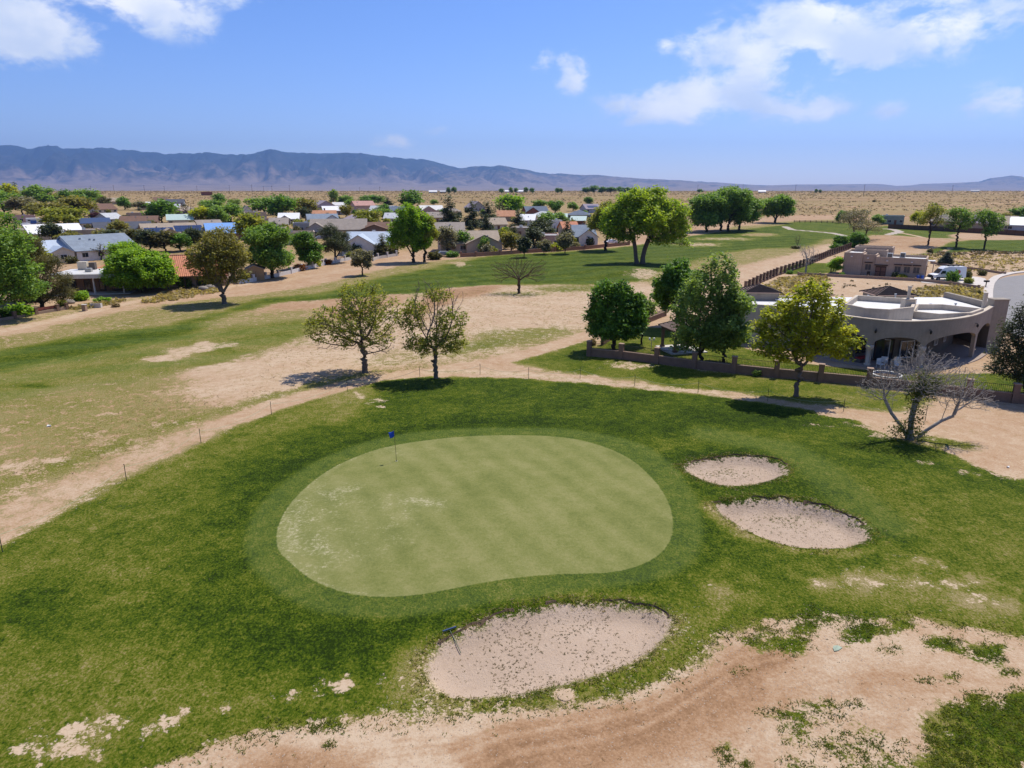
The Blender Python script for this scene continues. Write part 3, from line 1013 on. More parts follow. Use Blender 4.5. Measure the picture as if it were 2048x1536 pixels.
# ================================================================== mountains and haze
RIDGE = [(-900, 318), (-500, 306), (-200, 298), (0, 299), (40, 295), (110, 292), (145, 297), (180, 292), (220, 298), (275, 295), (340, 303), (400, 308), (450, 306), (500, 308), (550, 308), (582, 299), (610, 305), (700, 308), (740, 307), (780, 314),
         (820, 318), (870, 321), (930, 335), (1000, 332), (1050, 339), (1090, 347), (1150, 349), (1220, 354), (1300, 359), (1400, 365), (1490, 371), (1560, 369), (1700, 368), (1735, 372), (1760, 371), (1780, 368), (1860, 365), (1885, 364), (1905, 357),
         (1940, 351), (1975, 355), (2020, 352), (2100, 355), (2300, 350), (2600, 356), (3200, 362)]
FOOT = [(-900, 362), (0, 361), (300, 366), (700, 370), (1000, 373), (1300, 374), (1500, 376.5), (1700, 376.5), (1900, 375.5), (2300, 375), (3200, 375)]
cols_px = np.linspace(-900, 3200, 760)
u = (cols_px - 1024) / FPX
ridge_py = np.interp(cols_px, [p[0] for p in RIDGE], [p[1] for p in RIDGE])
ridge_py = ridge_py + (fbm(cols_px / 26., np.zeros_like(cols_px), 4, 66, .6) - .5) * np.clip((376 - ridge_py) * .12, 1.0, 6.5)
foot_py = np.interp(cols_px, [p[0] for p in FOOT], [p[1] for p in FOOT])
D0, D1, D2, D3 = 8800.0, 16500.0, 20500.0, 25000.0


def elev_h(py, dist):
    b = (768 - py) / FPX
    return CAM_H + dist * (-SP + b * CP) / (CP + b * SP)


rows = np.concatenate([np.linspace(0, 1, 10)[:-1], np.linspace(1, 2, 64), np.linspace(2, 3, 12)[1:]])
MX, MY, MZ = [], [], []
rz_ = elev_h(ridge_py, D2)
fz_ = elev_h(foot_py, D1)
for s in rows:
    if s <= 1:
        d = D0 + (D1 - D0) * s
        z = -60 + (fz_ + 60) * s ** 1.5
        y = np.full_like(u, d)
        x = u * d / CP
    elif s <= 2:
        q = s - 1
        d = D1 + (D2 - D1) * q
        y = np.full_like(u, d)
        x = u * d / CP
        rel = rz_ - fz_
        spur = 1 - np.abs(2 * fbm(x / 900 + .35 * np.sin(y / 700), y / 2600, 4, 41, .55) - 1)
        fine = 1 - np.abs(2 * fbm(x / 330 + 3 + .3 * np.sin(y / 300), y / 700, 4, 47, .55) - 1)
        prof = q ** 1.25
        amp = np.sin(np.pi * np.minimum(q * 1.03, 1)) ** .8
        z = fz_ + rel * (prof + amp * (.85 * (spur - .72) + .55 * (fine - .6)))
        z = np.maximum(z, fz_ * (1 - q) + fz_ * .6 * q)
        z += (q > .93) * rel * .06 * (fbm(x / 160, y / 160, 3, 52) - .5) * 2
        z = np.minimum(z, elev_h(ridge_py, d) * 1.0 + rel * .02)
    else:
        q = s - 2
        d = D2 + (D3 - D2) * q
        y = np.full_like(u, d)
        x = u * d / CP
        z = rz_ * (1 - q) ** 1.4 - 100 * q
    MX.append(x)
    MY.append(y)
    MZ.append(z)
MV = np.stack([np.array(MX).ravel(), np.array(MY).ravel(), np.array(MZ).ravel()], 1)
nr_, nc_ = len(rows), len(u)
ii, jj = np.meshgrid(np.arange(nr_ - 1), np.arange(nc_ - 1), indexing='ij')
MF = np.stack([ii * nc_ + jj, ii * nc_ + jj + 1, (ii + 1) * nc_ + jj + 1, (ii + 1) * nc_ + jj], -1).reshape(-1, 4)
m, t = new_mat('mountain')
geo = t.n('ShaderNodeNewGeometry')
sep = t.n('ShaderNodeSeparateXYZ')
t.link(geo.outputs['Position'], sep.inputs[0])
na = t.noise(geo.outputs['Position'], .0016, 6, .65)
nb = t.noise(geo.outputs['Position'], .007, 4, .6)
hf = t.math('ADD', t.math('MULTIPLY', sep.outputs[2], .00085), t.math('MULTIPLY', t.math('SUBTRACT', na, .5), 1.5))
hf = t.math('ADD', hf, t.math('MULTIPLY', t.math('SUBTRACT', nb, .5), .7))
mc = t.ramp(hf, [(.05, (.24, .175, .13)), (.26, (.15, .11, .085)), (.44, (.045, .045, .038)), (.75, (.020, .026, .024))])
pb = t.n('ShaderNodeBsdfPrincipled')
pb.inputs['Roughness'].default_value = 1
pb.inputs['Specular IOR Level'].default_value = 0
t.link(mc, pb.inputs['Base Color'])
oo = t.n('ShaderNodeOutputMaterial')
t.link(pb.outputs[0], oo.inputs[0])
mo = link_mesh('mountains', np_mesh('mountains', MV, MF, smooth_shade=False), m)
tag(mo, kind='structure')

# the air: one closed box with a thin even volume round everything but the sky
hz = MB()
hz.box((0, 6000, 800), (64000, 44000, 1900))
HAZE = hz.build('haze', None)
m, t = new_mat('haze_air')
pv = t.n('ShaderNodeVolumePrincipled')
pv.inputs['Color'].default_value = (.30, .53, 1.0, 1)
pv.inputs['Density'].default_value = 4.1e-5
pv.inputs['Anisotropy'].default_value = 0.35
oo = t.n('ShaderNodeOutputMaterial')
t.link(pv.outputs[0], oo.inputs['Volume'])
HAZE.data.materials.append(m)
tag(HAZE, kind='stuff')

# ================================================================== trees
TREE_N = [0]
STAT = []


def colonize(att, stems, step, seed, infl=None, kill=None, maxit=140, wob=.18, cap=5200):
    """space colonisation: returns nodes (n,3) and parent index"""
    rng = np.random.default_rng(seed)
    infl = infl or step * 14
    kill = kill or step * 1.7
    nodes, par = [], []
    for pts in stems:
        last = -1
        for p in pts:
            nodes.append(np.array(p, float))
            par.append(last)
            last = len(nodes) - 1
    att = att.copy()
    N = np.array(nodes)
    d = np.linalg.norm(att[:, None] - N[None], axis=2)
    near = d.argmin(1)
    nd = d.min(1)
    alive = np.ones(len(att), bool)
    reach = max(infl, nd.min() * 1.2)
    for it in range(maxit):
        if not alive.any():
            break
        act = alive & (nd < reach)
        if not act.any():
            reach *= 1.5
            if reach > 1e4:
                break
            continue
        vec = att[act] - N[near[act]]
        vec /= np.linalg.norm(vec, axis=1)[:, None] + 1e-9
        ids = near[act]
        uq, inv = np.unique(ids, return_inverse=True)
        S = np.zeros((len(uq), 3))
        np.add.at(S, inv, vec)
        S += rng.normal(0, wob, S.shape)
        S /= np.linalg.norm(S, axis=1)[:, None] + 1e-9
        new = N[uq] + S * step
        base = len(N)
        N = np.vstack([N, new])
        par += list(uq)
        # update nearest
        da = np.linalg.norm(att[alive][:, None] - new[None], axis=2)
        ai = np.nonzero(alive)[0]
        mn = da.min(1)
        better = mn < nd[ai]
        nd[ai[better]] = mn[better]
        near[ai[better]] = base + da.argmin(1)[better]
        alive &= nd > kill
        reach = infl
        if len(N) > cap:
            break
    return N, np.array(par)


def branch_mesh(N, par, r_base, r_tip, expo=1.8, flare=1.35):
    n = len(N)
    kids = [[] for _ in range(n)]
    for i, p in enumerate(par):
        if p >= 0:
            kids[p].append(i)
    w = np.zeros(n)
    order = list(range(n))[::-1]
    for i in order:
        if not kids[i]:
            w[i] = 1.0
        else:
            w[i] = sum(w[k] for k in kids[i])
    roots = [i for i in range(n) if par[i] < 0]
    wr = max(w[r] for r in roots)
    rr = r_tip + (r_base - r_tip) * (w / wr) ** (1 / expo)
    verts, faces = [], []
    nvert = 0
    start = []
    for r in roots:
        start.append((r, None))
    while start:
        i, frm = start.pop()
        chain = [] if frm is None else [frm]
        cur = i
        while True:
            chain.append(cur)
            ks = sorted(kids[cur], key=lambda k: -w[k])
            for k in ks[1:]:
                start.append((k, cur))
            if not ks:
                break
            cur = ks[0]
        P = N[chain]
        rad = rr[chain].copy()
        if frm is not None:
            rad[0] = min(rad[0], rad[1] * 1.15)
        elif len(rad) > 2:
            rad[0] *= flare
        sides = 8 if rad.max() > .12 else (5 if rad.max() > .045 else 3)
        T = np.gradient(P, axis=0) if len(P) > 1 else np.array([[0, 0, 1.]])
        T /= np.linalg.norm(T, axis=1)[:, None] + 1e-9
        ref = np.where(np.abs(T[:, 2:3]) > .9, np.array([[1., 0, 0]]), np.array([[0, 0, 1.]]))
        U = np.cross(T, ref)
        U /= np.linalg.norm(U, axis=1)[:, None] + 1e-9
        W = np.cross(T, U)
        a = np.linspace(0, 2 * np.pi, sides + 1)[:-1]
        ring = P[:, None] + rad[:, None, None] * (U[:, None] * np.cos(a)[None, :, None] + W[:, None] * np.sin(a)[None, :, None])
        verts.append(ring.reshape(-1, 3))
        L = len(P)
        I, K = np.meshgrid(np.arange(L - 1), np.arange(sides), indexing='ij')
        K2 = (K + 1) % sides
        f = np.stack([I * sides + K, I * sides + K2, (I + 1) * sides + K2, (I + 1) * sides + K], -1).reshape(-1, 4) + nvert
        faces.append(f)
        nvert += L * sides
    return np.vstack(verts), np.vstack(faces), w


def leaf_mesh(centers, k, spread, size, rng, asp=.62, droop=0.0, up=.35):
    """k rhombic leaves round each centre"""
    n = len(centers) * k
    C = np.repeat(centers, k, 0) + rng.normal(0, 1, (n, 3)) * np.array([spread, spread, spread * .8])
    nrm = rng.normal(0, 1, (n, 3))
    nrm[:, 2] = np.abs(nrm[:, 2]) + up + .45
    nrm /= np.linalg.norm(nrm, axis=1)[:, None]
    t = rng.normal(0, 1, (n, 3))
    t[:, 2] -= droop
    t -= nrm * (t * nrm).sum(1)[:, None]
    t /= np.linalg.norm(t, axis=1)[:, None] + 1e-9
    b = np.cross(nrm, t)
    s = size * rng.uniform(.65, 1.35, (n, 1))
    fold = nrm * s * .16
    V = np.stack([C - t * s, C + b * s * asp + fold, C + t * s, C - b * s * asp + fold], 1).reshape(-1, 3)
    F = np.arange(n * 4).reshape(n, 4)
    rnd = np.clip(np.repeat(rng.uniform(0, 1, len(centers)), k) * .5 + rng.uniform(0, .5, n), 0, 1)
    return V, F, rnd


def shell_points(lobes, n, rng, inner=.35):
    """attractors inside a union of ellipsoids, denser outwards"""
    vol = np.array([l[3] * l[4] * l[5] for l in lobes]) ** .8
    cnt = rng.multinomial(n, vol / vol.sum())
    out = []
    for l, c in zip(lobes, cnt):
        d = rng.normal(0, 1, (c, 3))
        d /= np.linalg.norm(d, axis=1)[:, None]
        r = (inner + (1 - inner) * rng.uniform(0, 1, (c, 1)) ** .55)
        out.append(np.array(l[:3]) + d * r * np.array(l[3:6]))
    return np.vstack(out)


def auto_lobes(kind, h, w, dep, crown0, rng):
    """crown outline as a set of overlapping ellipsoids; crown from crown0 to h, width w, depth dep"""
    ch = h - crown0
    L = []
    if kind == 'cone':
        for i in range(9):
            q = i / 8
            rr = (w / 2) * (1 - q) ** .8 * .8 + .12 * w * .3
            for k in range(max(1, int(5 * (1 - q)))):
                a = rng.uniform(0, 6.28)
                L.append((math.cos(a) * rr * .6, math.sin(a) * rr * .6, crown0 + ch * (.04 + .92 * q), rr * .62, rr * .62, ch * .085))
        return L
    nl = {'round': 9, 'oval': 9, 'vase': 10, 'spread': 11, 'column': 7}.get(kind, 9)
    L.append((0, 0, crown0 + ch * .52, w * .27, dep * .27, ch * .36))
    for i in range(nl):
        a = 6.283 * (i / nl) + rng.uniform(-.3, .3)
        q = rng.uniform(.12, .9)
        if kind == 'vase':
            wid = .35 + .65 * math.sin(math.pi * min(1, .12 + q * .72))
        elif kind == 'oval':
            wid = math.sin(math.pi * (.10 + .82 * q)) ** .7
        elif kind == 'column':
            wid = math.sin(math.pi * (.16 + .72 * q)) ** .5
        elif kind == 'spread':
            wid = math.sin(math.pi * (.22 + .66 * q)) ** .6
        else:
            wid = math.sin(math.pi * (.14 + .76 * q)) ** .6
        rr = rng.uniform(.20, .27)
        L.append((math.cos(a) * (w * .5 - rr * w * .8) * wid, math.sin(a) * (dep * .5 - rr * dep * .8) * wid, crown0 + ch * q * .9 + ch * .04,
                  rr * w, rr * dep, rr * ch * .8))
    L.append((rng.uniform(-.1, .1) * w, 0, h - ch * .2, w * .2, dep * .2, ch * .2))
    return L


def tree_data(h, w, crown0, kind='round', seed=1, att=420, step=None, leaves=10, lsize=.16, lspread=.3, r_base=None, r_tip=.012, lobes=None, stems=None, dep=None,
              bare=0.0, leaf_lobes=None, inner=.3, asp=.62, droop=0.0, twig_r=None, expo=1.8, infl=None, up=.35, wob=.18):
    """returns (wood mesh arrays, leaf mesh arrays)"""
    rng = np.random.default_rng(seed)
    dep = dep or w
    r_base = r_base or h * .028
    step = step or h * .021
    L = lobes or auto_lobes(kind, h, w, dep, crown0, rng)
    if lobes:
        L = [(a * 1.04, b * 1.04, c, d * 1.14, e * 1.14, f * 1.08) for a, b, c, d, e, f in L]
    pts = shell_points(L, int(att * 1.7), rng, inner)
    if stems is None:
        n = max(3, int(crown0 / step))
        stems = [[(rng.normal(0, .02 * h * k / n) if k else 0, rng.normal(0, .02 * h * k / n) if k else 0, crown0 * k / n) for k in range(n + 1)]]
    N, par = colonize(pts, stems, step, seed + 5, infl=infl, wob=wob)
    V, F, rr = branch_mesh(N, par, r_base, r_tip, expo)
    leaf = None
    if leaves:
        ok = (rr <= 5) & (N[:, 2] > crown0 * .8)
        if leaf_lobes is not None:
            inside = np.zeros(len(N), bool)
            for l in leaf_lobes:
                inside |= (((N - np.array(l[:3])) / np.array(l[3:6])) ** 2).sum(1) < 1
            ok &= inside
        if bare:
            ok &= rng.uniform(0, 1, len(N)) > bare
        c = N[ok]
        if len(c) > 2600:
            c = c[rng.permutation(len(c))[:2600]]
        leaves = int(math.ceil(leaves * 1.2))
        leaf = leaf_mesh(c, leaves, lspread * 1.05, lsize * 1.12, rng, asp, droop, up)
        STAT.append((seed, len(N), len(c), len(c) * leaves))
    return (V, F), leaf


BARK = {}


def bark(name, col):
    if name not in MATS:
        pmat(name, col, .3, 2.5, .95, .6, streak=('Z', 1.2, .3))
    return MATS[name]


B_GREY = bark('bark_grey', (.145, .115, .09))
B_BROWN = bark('bark_brown', (.10, .068, .045))
B_DARK = bark('bark_dark', (.055, .040, .030))
B_PALE = bark('bark_pale', (.36, .32, .28))
B_DEAD = bark('bark_dead', (.33, .29, .255))
LF = dict(
    elm=leafmat('leaf_elm', (0.109, 0.148, 0.020), (0.417, 0.426, 0.059), .45),
    olive=leafmat('leaf_olive', (0.102, 0.112, 0.026), (0.372, 0.335, 0.078), .42),
    cotton=leafmat('leaf_cottonwood', (0.090, 0.187, 0.022), (0.516, 0.642, 0.062), .5),
    cottond=leafmat('leaf_cottonwood_dark', (0.069, 0.157, 0.029), (0.312, 0.473, 0.085), .42),
    yellow=leafmat('leaf_yellow_green', (0.131, 0.188, 0.015), (0.625, 0.625, 0.044), .5),
    bright=leafmat('leaf_bright', (0.095, 0.217, 0.018), (0.373, 0.564, 0.045), .48),
    mulb=leafmat('leaf_mulberry', (0.042, 0.103, 0.018), (0.216, 0.398, 0.046), .36),
    ash=leafmat('leaf_ash', (0.073, 0.146, 0.029), (0.381, 0.504, 0.123), .46),
    pine=leafmat('leaf_pine', (0.028, 0.048, 0.020), (0.119, 0.137, 0.056), .25),
    pineb=leafmat('leaf_pine_olive', (0.056, 0.067, 0.020), (0.210, 0.182, 0.063), .3),
    spruce=leafmat('leaf_spruce', (0.028, 0.050, 0.036), (0.112, 0.147, 0.109), .2),
    grey=leafmat('leaf_grey', (0.132, 0.132, 0.078), (0.349, 0.318, 0.186), .35),
    purple=leafmat('leaf_purple', (0.046, 0.016, 0.019), (0.132, 0.040, 0.043), .25),
    ivy=leafmat('leaf_ivy', (0.046, 0.074, 0.012), (0.232, 0.256, 0.040), .4),
    straw=leafmat('leaf_straw', (0.200, 0.140, 0.055), (0.420, 0.320, 0.150), .3),
    red=leafmat('leaf_red', (0.120, 0.030, 0.012), (0.320, 0.140, 0.030), .3),
)


def place_tree(name, label, px, py, data, leaf, wood, group=None, rz=0.0, scale=(1, 1, 1), cat='tree', sink=.05, extra=None):
    p = at(px, py)
    root = thing(name, label, cat, (p.x, p.y, p.z - sink), rz, group)
    root.scale = scale
    (V, F), lf = data
    link_mesh('trunk', np_mesh('trunk', V, F, smooth_shade=True), wood, root)
    if lf is not None and len(lf[1]):
        link_mesh('crown', np_mesh('crown', lf[0], lf[1], {'rnd': lf[2]}), leaf, root)
    return root


def near_tree(name, label, px, py, top, wpx, kind, leaf, wood=B_GREY, crown_px=None, cat='tree', group=None, **kw):
    """tree standing at a ground pixel; its height and spread read off in photograph pixels"""
    p = at(px, py)
    k = mpp(p)
    h = (py - top) * k / math.cos(PITCH * .6)
    w = wpx * k
    c0 = (py - crown_px) * k if crown_px else h * .28
    TREE_N[0] += 1
    for q in ('lobes', 'leaf_lobes'):
        if q in kw and kw[q] is not None:
            kw[q] = [tuple(v * k for v in l) for l in kw[q]]
    if 'stems' in kw and kw['stems'] is not None:
        kw['stems'] = [[tuple(v * k for v in s) for s in st] for st in kw['stems']]
    d = tree_data(h, w, c0, kind, seed=kw.pop('seed', 100 + TREE_N[0]), **kw)
    return place_tree(name, label, px, py, d, leaf, wood, group, cat=cat)


# ---- the two thin trees by the track
near_tree('elm_tree', 'thin green tree with open branches beside the dirt track, leaves all over', 730, 745, 553, 172, 'spread', LF['elm'], B_GREY, crown_px=668, att=1000, leaves=6, lsize=.115, lspread=.19, r_base=.30, r_tip=.010, bare=.34, twig_r=.055,
          lobes=[(-50, 0, 105, 52, 50, 34), (0, 10, 150, 48, 45, 36), (38, -8, 120, 42, 40, 42), (-30, 20, 65, 42, 40, 22), (30, -20, 60, 30, 32, 20), (-78, -8, 92, 32, 30, 24), (-10, -35, 100, 45, 30, 45), (-10, 38, 110, 45, 30, 40), (-70, 0, 58, 26, 25, 16), (35, 10, 60, 28, 30, 28)])
near_tree('elm_tree', 'sparse half-bare tree with leafless top beside the dirt track', 872, 756, 546, 125, 'vase', LF['elm'], B_GREY, crown_px=690, att=1000, leaves=8, lsize=.115, lspread=.2, r_base=.22, r_tip=.009, step=.16, bare=.45, wob=.4, inner=.05, twig_r=.05,
          lobes=[(-5, 0, 178, 34, 34, 26), (20, 5, 160, 38, 34, 28), (-36, 0, 140, 28, 30, 24), (30, -5, 125, 32, 30, 24), (-45, 5, 112, 24, 24, 14), (28, 0, 78, 36, 30, 26), (-25, -5, 70, 36, 30, 20), (0, 25, 110, 26, 26, 40), (0, -25, 90, 26, 26, 40)],
          leaf_lobes=[(32, 0, 82, 40, 40, 38), (-28, -5, 70, 44, 40, 24), (-45, 5, 110, 32, 32, 20), (-30, 0, 140, 34, 30, 20), (34, 0, 122, 34, 30, 20), (8, 0, 168, 30, 28, 12), (0, -20, 62, 30, 26, 20), (10, 20, 55, 30, 26, 16)])
# ---- bare tree out on the sand
near_tree('bare_tree', 'leafless spreading tree on the bare sand beyond the track', 1038, 587, 508, 104, 'spread', None, B_BROWN, crown_px=567, att=1300, leaves=0, r_base=.26, r_tip=.011, step=.13,
          lobes=[(-36, 0, 42, 18, 22, 22), (36, 0, 44, 18, 22, 22), (0, 0, 52, 26, 26, 24), (-18, 15, 50, 22, 20, 20), (20, -15, 50, 22, 20, 20), (-46, 0, 55, 10, 14, 12), (44, 0, 58, 10, 14, 12)])
# ---- big trees on and beyond the fairway
near_tree('cottonwood_tree', 'huge bright green cottonwood with forked double trunk on the fairway', 1280, 528, 382, 165, 'round', LF['cotton'], B_GREY, crown_px=478, att=1400, leaves=14, lsize=.27, lspread=.55, r_base=.55, r_tip=.02, step=.42, twig_r=.16,
          stems=[[(-6, 0, 0), (-9, 0, 14), (-11, 0, 30), (-15, 0, 48)], [(5, 0, 0), (5, 0, 14), (8, 0, 30), (14, 0, 48)]],
          lobes=[(0, 0, 118, 42, 40, 28), (-45, 0, 92, 30, 34, 24), (45, 0, 96, 40, 36, 28), (-60, -10, 72, 20, 26, 18), (66, 0, 70, 24, 28, 22), (0, -30, 88, 40, 34, 28), (15, 30, 96, 46, 34, 28), (-28, 0, 56, 24, 24, 12), (40, 0, 52, 26, 26, 14), (20, 0, 136, 26, 24, 12), (84, 0, 40, 10, 12, 10), (-20, 0, 128, 28, 26, 14), (10, -6, 36, 9, 9, 9)])
near_tree('elm_tree', 'olive green tree left of the huge cottonwood, in its shade', 1211, 501, 408, 78, 'oval', LF['elm'], B_DARK, crown_px=478, att=420, leaves=11, lsize=.24, lspread=.45, r_base=.42, twig_r=.12)
near_tree('elm_tree', 'tall green elm with dark trunk, left of the close pair', 827, 525, 414, 82, 'oval', LF['bright'], B_DARK, crown_px=505, att=620, leaves=12, lsize=.23, lspread=.42, r_base=.42, twig_r=.12, dep=9,
          lobes=[(-5, 0, 96, 22, 22, 18), (-18, 0, 70, 24, 26, 22), (12, 0, 72, 24, 26, 24), (-28, 0, 46, 20, 22, 18), (8, 0, 42, 26, 26, 20), (-10, 0, 58, 28, 30, 26), (0, 20, 70, 24, 20, 26)])
near_tree('elm_tree', 'green elm with yellowish right edge, right of the close pair', 849, 524, 432, 52, 'oval', LF['elm'], B_DARK, crown_px=503, att=420, leaves=12, lsize=.22, lspread=.4, r_base=.36, twig_r=.11)
near_tree('elm_tree', 'olive yellow tree with stout forked trunk by the sandy back road', 449, 607, 448, 118, 'oval', LF['olive'], B_GREY, crown_px=578, att=800, leaves=10, lsize=.17, lspread=.33, r_base=.40, twig_r=.10,
          lobes=[(0, 0, 120, 36, 36, 30), (-32, 0, 92, 30, 32, 26), (30, 0, 98, 28, 32, 28), (0, 0, 80, 40, 40, 26), (-14, 0, 56, 30, 30, 16), (24, 0, 58, 26, 28, 18), (-52, 0, 78, 14, 18, 10), (10, 30, 90, 30, 24, 30), (-5, -30, 90, 30, 24, 30)])
near_tree('elm_tree', 'small round dusty olive tree alone on the dirt strip', 725, 551, 502, 42, 'round', LF['grey'], B_BROWN, crown_px=535, att=260, leaves=10, lsize=.17, lspread=.28, r_base=.16, twig_r=.06, bare=.12)
near_tree('honey_locust_tree', 'low bright green round tree before the white flat-roofed house', 285, 584, 505, 132, 'round', LF['bright'], B_BROWN, crown_px=572, att=620, leaves=12, lsize=.19, lspread=.36, r_base=.25, twig_r=.09,
          lobes=[(0, 0, 50, 48, 44, 26), (-40, 0, 36, 26, 30, 20), (40, 0, 34, 28, 30, 20), (0, -20, 30, 50, 30, 16), (-10, 0, 70, 34, 30, 14), (20, 10, 62, 34, 30, 16)])
near_tree('elm_tree', 'wispy light green tree behind the low bright round tree', 255, 560, 486, 66, 'vase', LF['bright'], B_BROWN, att=260, leaves=8, lsize=.2, lspread=.38, r_base=.2, twig_r=.08)
near_tree('elm_tree', 'broad dark green tree behind the tan shed', 545, 556, 450, 98, 'oval', LF['cottond'], B_DARK, crown_px=535, att=700, leaves=12, lsize=.21, lspread=.4, r_base=.4, twig_r=.12)
near_tree('ash_tree', 'dense dark green tree left of the yard pine', 617, 536, 468, 58, 'oval', LF['mulb'], B_DARK, crown_px=526, att=420, leaves=13, lsize=.21, lspread=.38, r_base=.3, twig_r=.1)
near_tree('pine_tree', 'dark round-topped pine inside the white yard wall', 672, 525, 448, 66, 'round', LF['pine'], B_DARK, crown_px=512, att=520, leaves=14, lsize=.16, lspread=.33, asp=.3, r_base=.3, twig_r=.1)
# ---- left edge clump
near_tree('cottonwood_tree', 'big mixed green tree filling the left edge of the view', -5, 640, 405, 175, 'oval', LF['cottond'], B_DARK, crown_px=600, att=1000, leaves=12, lsize=.19, lspread=.38, r_base=.45, twig_r=.11,
          lobes=[(0, 0, 200, 50, 50, 36), (-40, 0, 150, 60, 50, 46), (40, 0, 155, 46, 50, 40), (20, 0, 105, 66, 50, 40), (-50, 0, 90, 60, 50, 40), (55, 10, 70, 40, 40, 34), (0, -30, 130, 60, 40, 50), (10, -20, 60, 60, 40, 30)])
near_tree('elm_tree', 'yellow green tree at the left edge behind the pine', 45, 605, 462, 120, 'oval', LF['elm'], B_DARK, crown_px=590, att=620, leaves=11, lsize=.19, lspread=.36, r_base=.3, twig_r=.1)
near_tree('pine_tree', 'ragged brownish green pine beside the low brown yard wall', 86, 617, 468, 108, 'cone', LF['pineb'], B_BROWN, crown_px=602, att=1100, leaves=20, lsize=.13, lspread=.28, asp=.28, r_base=.32, twig_r=.09,
          lobes=[(0, 0, 130, 18, 20, 16), (-10, 0, 108, 30, 28, 18), (14, 0, 92, 34, 30, 18), (-22, 0, 78, 34, 30, 18), (20, 0, 58, 42, 34, 18), (-26, 0, 46, 36, 34, 16), (30, 0, 30, 36, 34, 14), (-20, 0, 22, 34, 34, 12)])
# ---- trees round the near house
near_tree('mulberry_tree', 'dense dark green upright mulberry in the yard corner behind the low wall', 1227, 700, 560, 114, 'vase', LF['mulb'], B_DARK, crown_px=672, att=760, leaves=14, lsize=.15, lspread=.24, r_base=.24, twig_r=.09, up=.1,
          lobes=[(-22, 0, 105, 24, 24, 30), (8, 0, 110, 22, 24, 26), (34, 0, 92, 20, 22, 26), (-34, 0, 74, 22, 24, 28), (0, 0, 70, 38, 34, 36), (36, 0, 62, 24, 24, 24), (0, -15, 50, 42, 32, 22), (-20, 0, 40, 30, 28, 14), (22, 0, 40, 30, 28, 14), (-20, 0, 128, 9, 9, 14), (14, 0, 126, 9, 9, 10)])
near_tree('fruit_tree', 'slim light green young tree right of the yard corner mulberry', 1283, 688, 590, 46, 'oval', LF['ash'], B_DARK, crown_px=660, att=260, leaves=9, lsize=.13, lspread=.22, r_base=.12, twig_r=.06)
near_tree('mulberry_tree', 'dark green dome-shaped tree behind the tile-roofed gazebo', 1352, 655, 519, 104, 'oval', LF['mulb'], B_DARK, crown_px=622, att=700, leaves=14, lsize=.17, lspread=.28, r_base=.26, twig_r=.1, up=.1)
near_tree('ash_tree', 'tall loose green ash with wispy top in front of the gazebo', 1400, 726, 512, 128, 'oval', LF['ash'], B_DARK, crown_px=700, att=820, leaves=11, lsize=.14, lspread=.26, r_base=.2, twig_r=.09, droop=.4,
          lobes=[(15, 0, 185, 22, 22, 34), (-5, 0, 150, 36, 32, 34), (34, 0, 150, 30, 30, 34), (-22, 0, 110, 38, 34, 34), (30, 0, 105, 44, 36, 36), (0, -10, 70, 54, 38, 30), (-24, 0, 50, 34, 32, 24), (40, 0, 60, 38, 34, 30), (45, 0, 190, 12, 12, 18)])
near_tree('ash_tree', 'leafy green ash right of the wispy-topped one by the railing', 1446, 728, 575, 104, 'oval', LF['ash'], B_DARK, crown_px=700, att=620, leaves=12, lsize=.14, lspread=.26, r_base=.17, twig_r=.08)
near_tree('locust_tree', 'bright yellow-green tree with straight trunk in front of the yard wall', 1592, 792, 556, 205, 'round', LF['yellow'], B_GREY, crown_px=722, att=820, leaves=11, lsize=.135, lspread=.21, r_base=.22, twig_r=.075, up=.8,
          lobes=[(10, 0, 215, 34, 34, 18), (-10, 0, 190, 42, 40, 22), (38, 0, 180, 34, 34, 20), (-48, 0, 165, 38, 38, 18), (-74, 0, 140, 26, 30, 16), (0, 0, 150, 46, 44, 20), (60, 0, 140, 40, 38, 18), (90, 0, 112, 18, 26, 14), (-40, 0, 115, 46, 42, 18), (30, 0, 108, 50, 44, 20), (-70, 0, 100, 26, 30, 14), (70, 0, 92, 28, 30, 16), (-20, 0, 84, 46, 40, 14), (20, 25, 140, 50, 30, 40), (-10, -25, 130, 50, 30, 30)])
near_tree('pine_tree', 'large dark green pine at the right edge beside the curved house', 2052, 790, 572, 150, 'cone', LF['pine'], B_DARK, crown_px=770, att=900, leaves=16, lsize=.13, lspread=.26, asp=.3, r_base=.3, twig_r=.1,
          lobes=[(0, 0, 200, 22, 24, 22), (-16, 0, 172, 34, 32, 24), (22, 0, 160, 36, 34, 24), (-30, 0, 132, 42, 36, 26), (28, 0, 120, 46, 40, 26), (-36, 0, 92, 44, 40, 26), (30, 0, 80, 50, 44, 26), (-34, 0, 55, 46, 42, 24), (24, 0, 40, 52, 46, 22), (0, -20, 100, 46, 30, 60)])
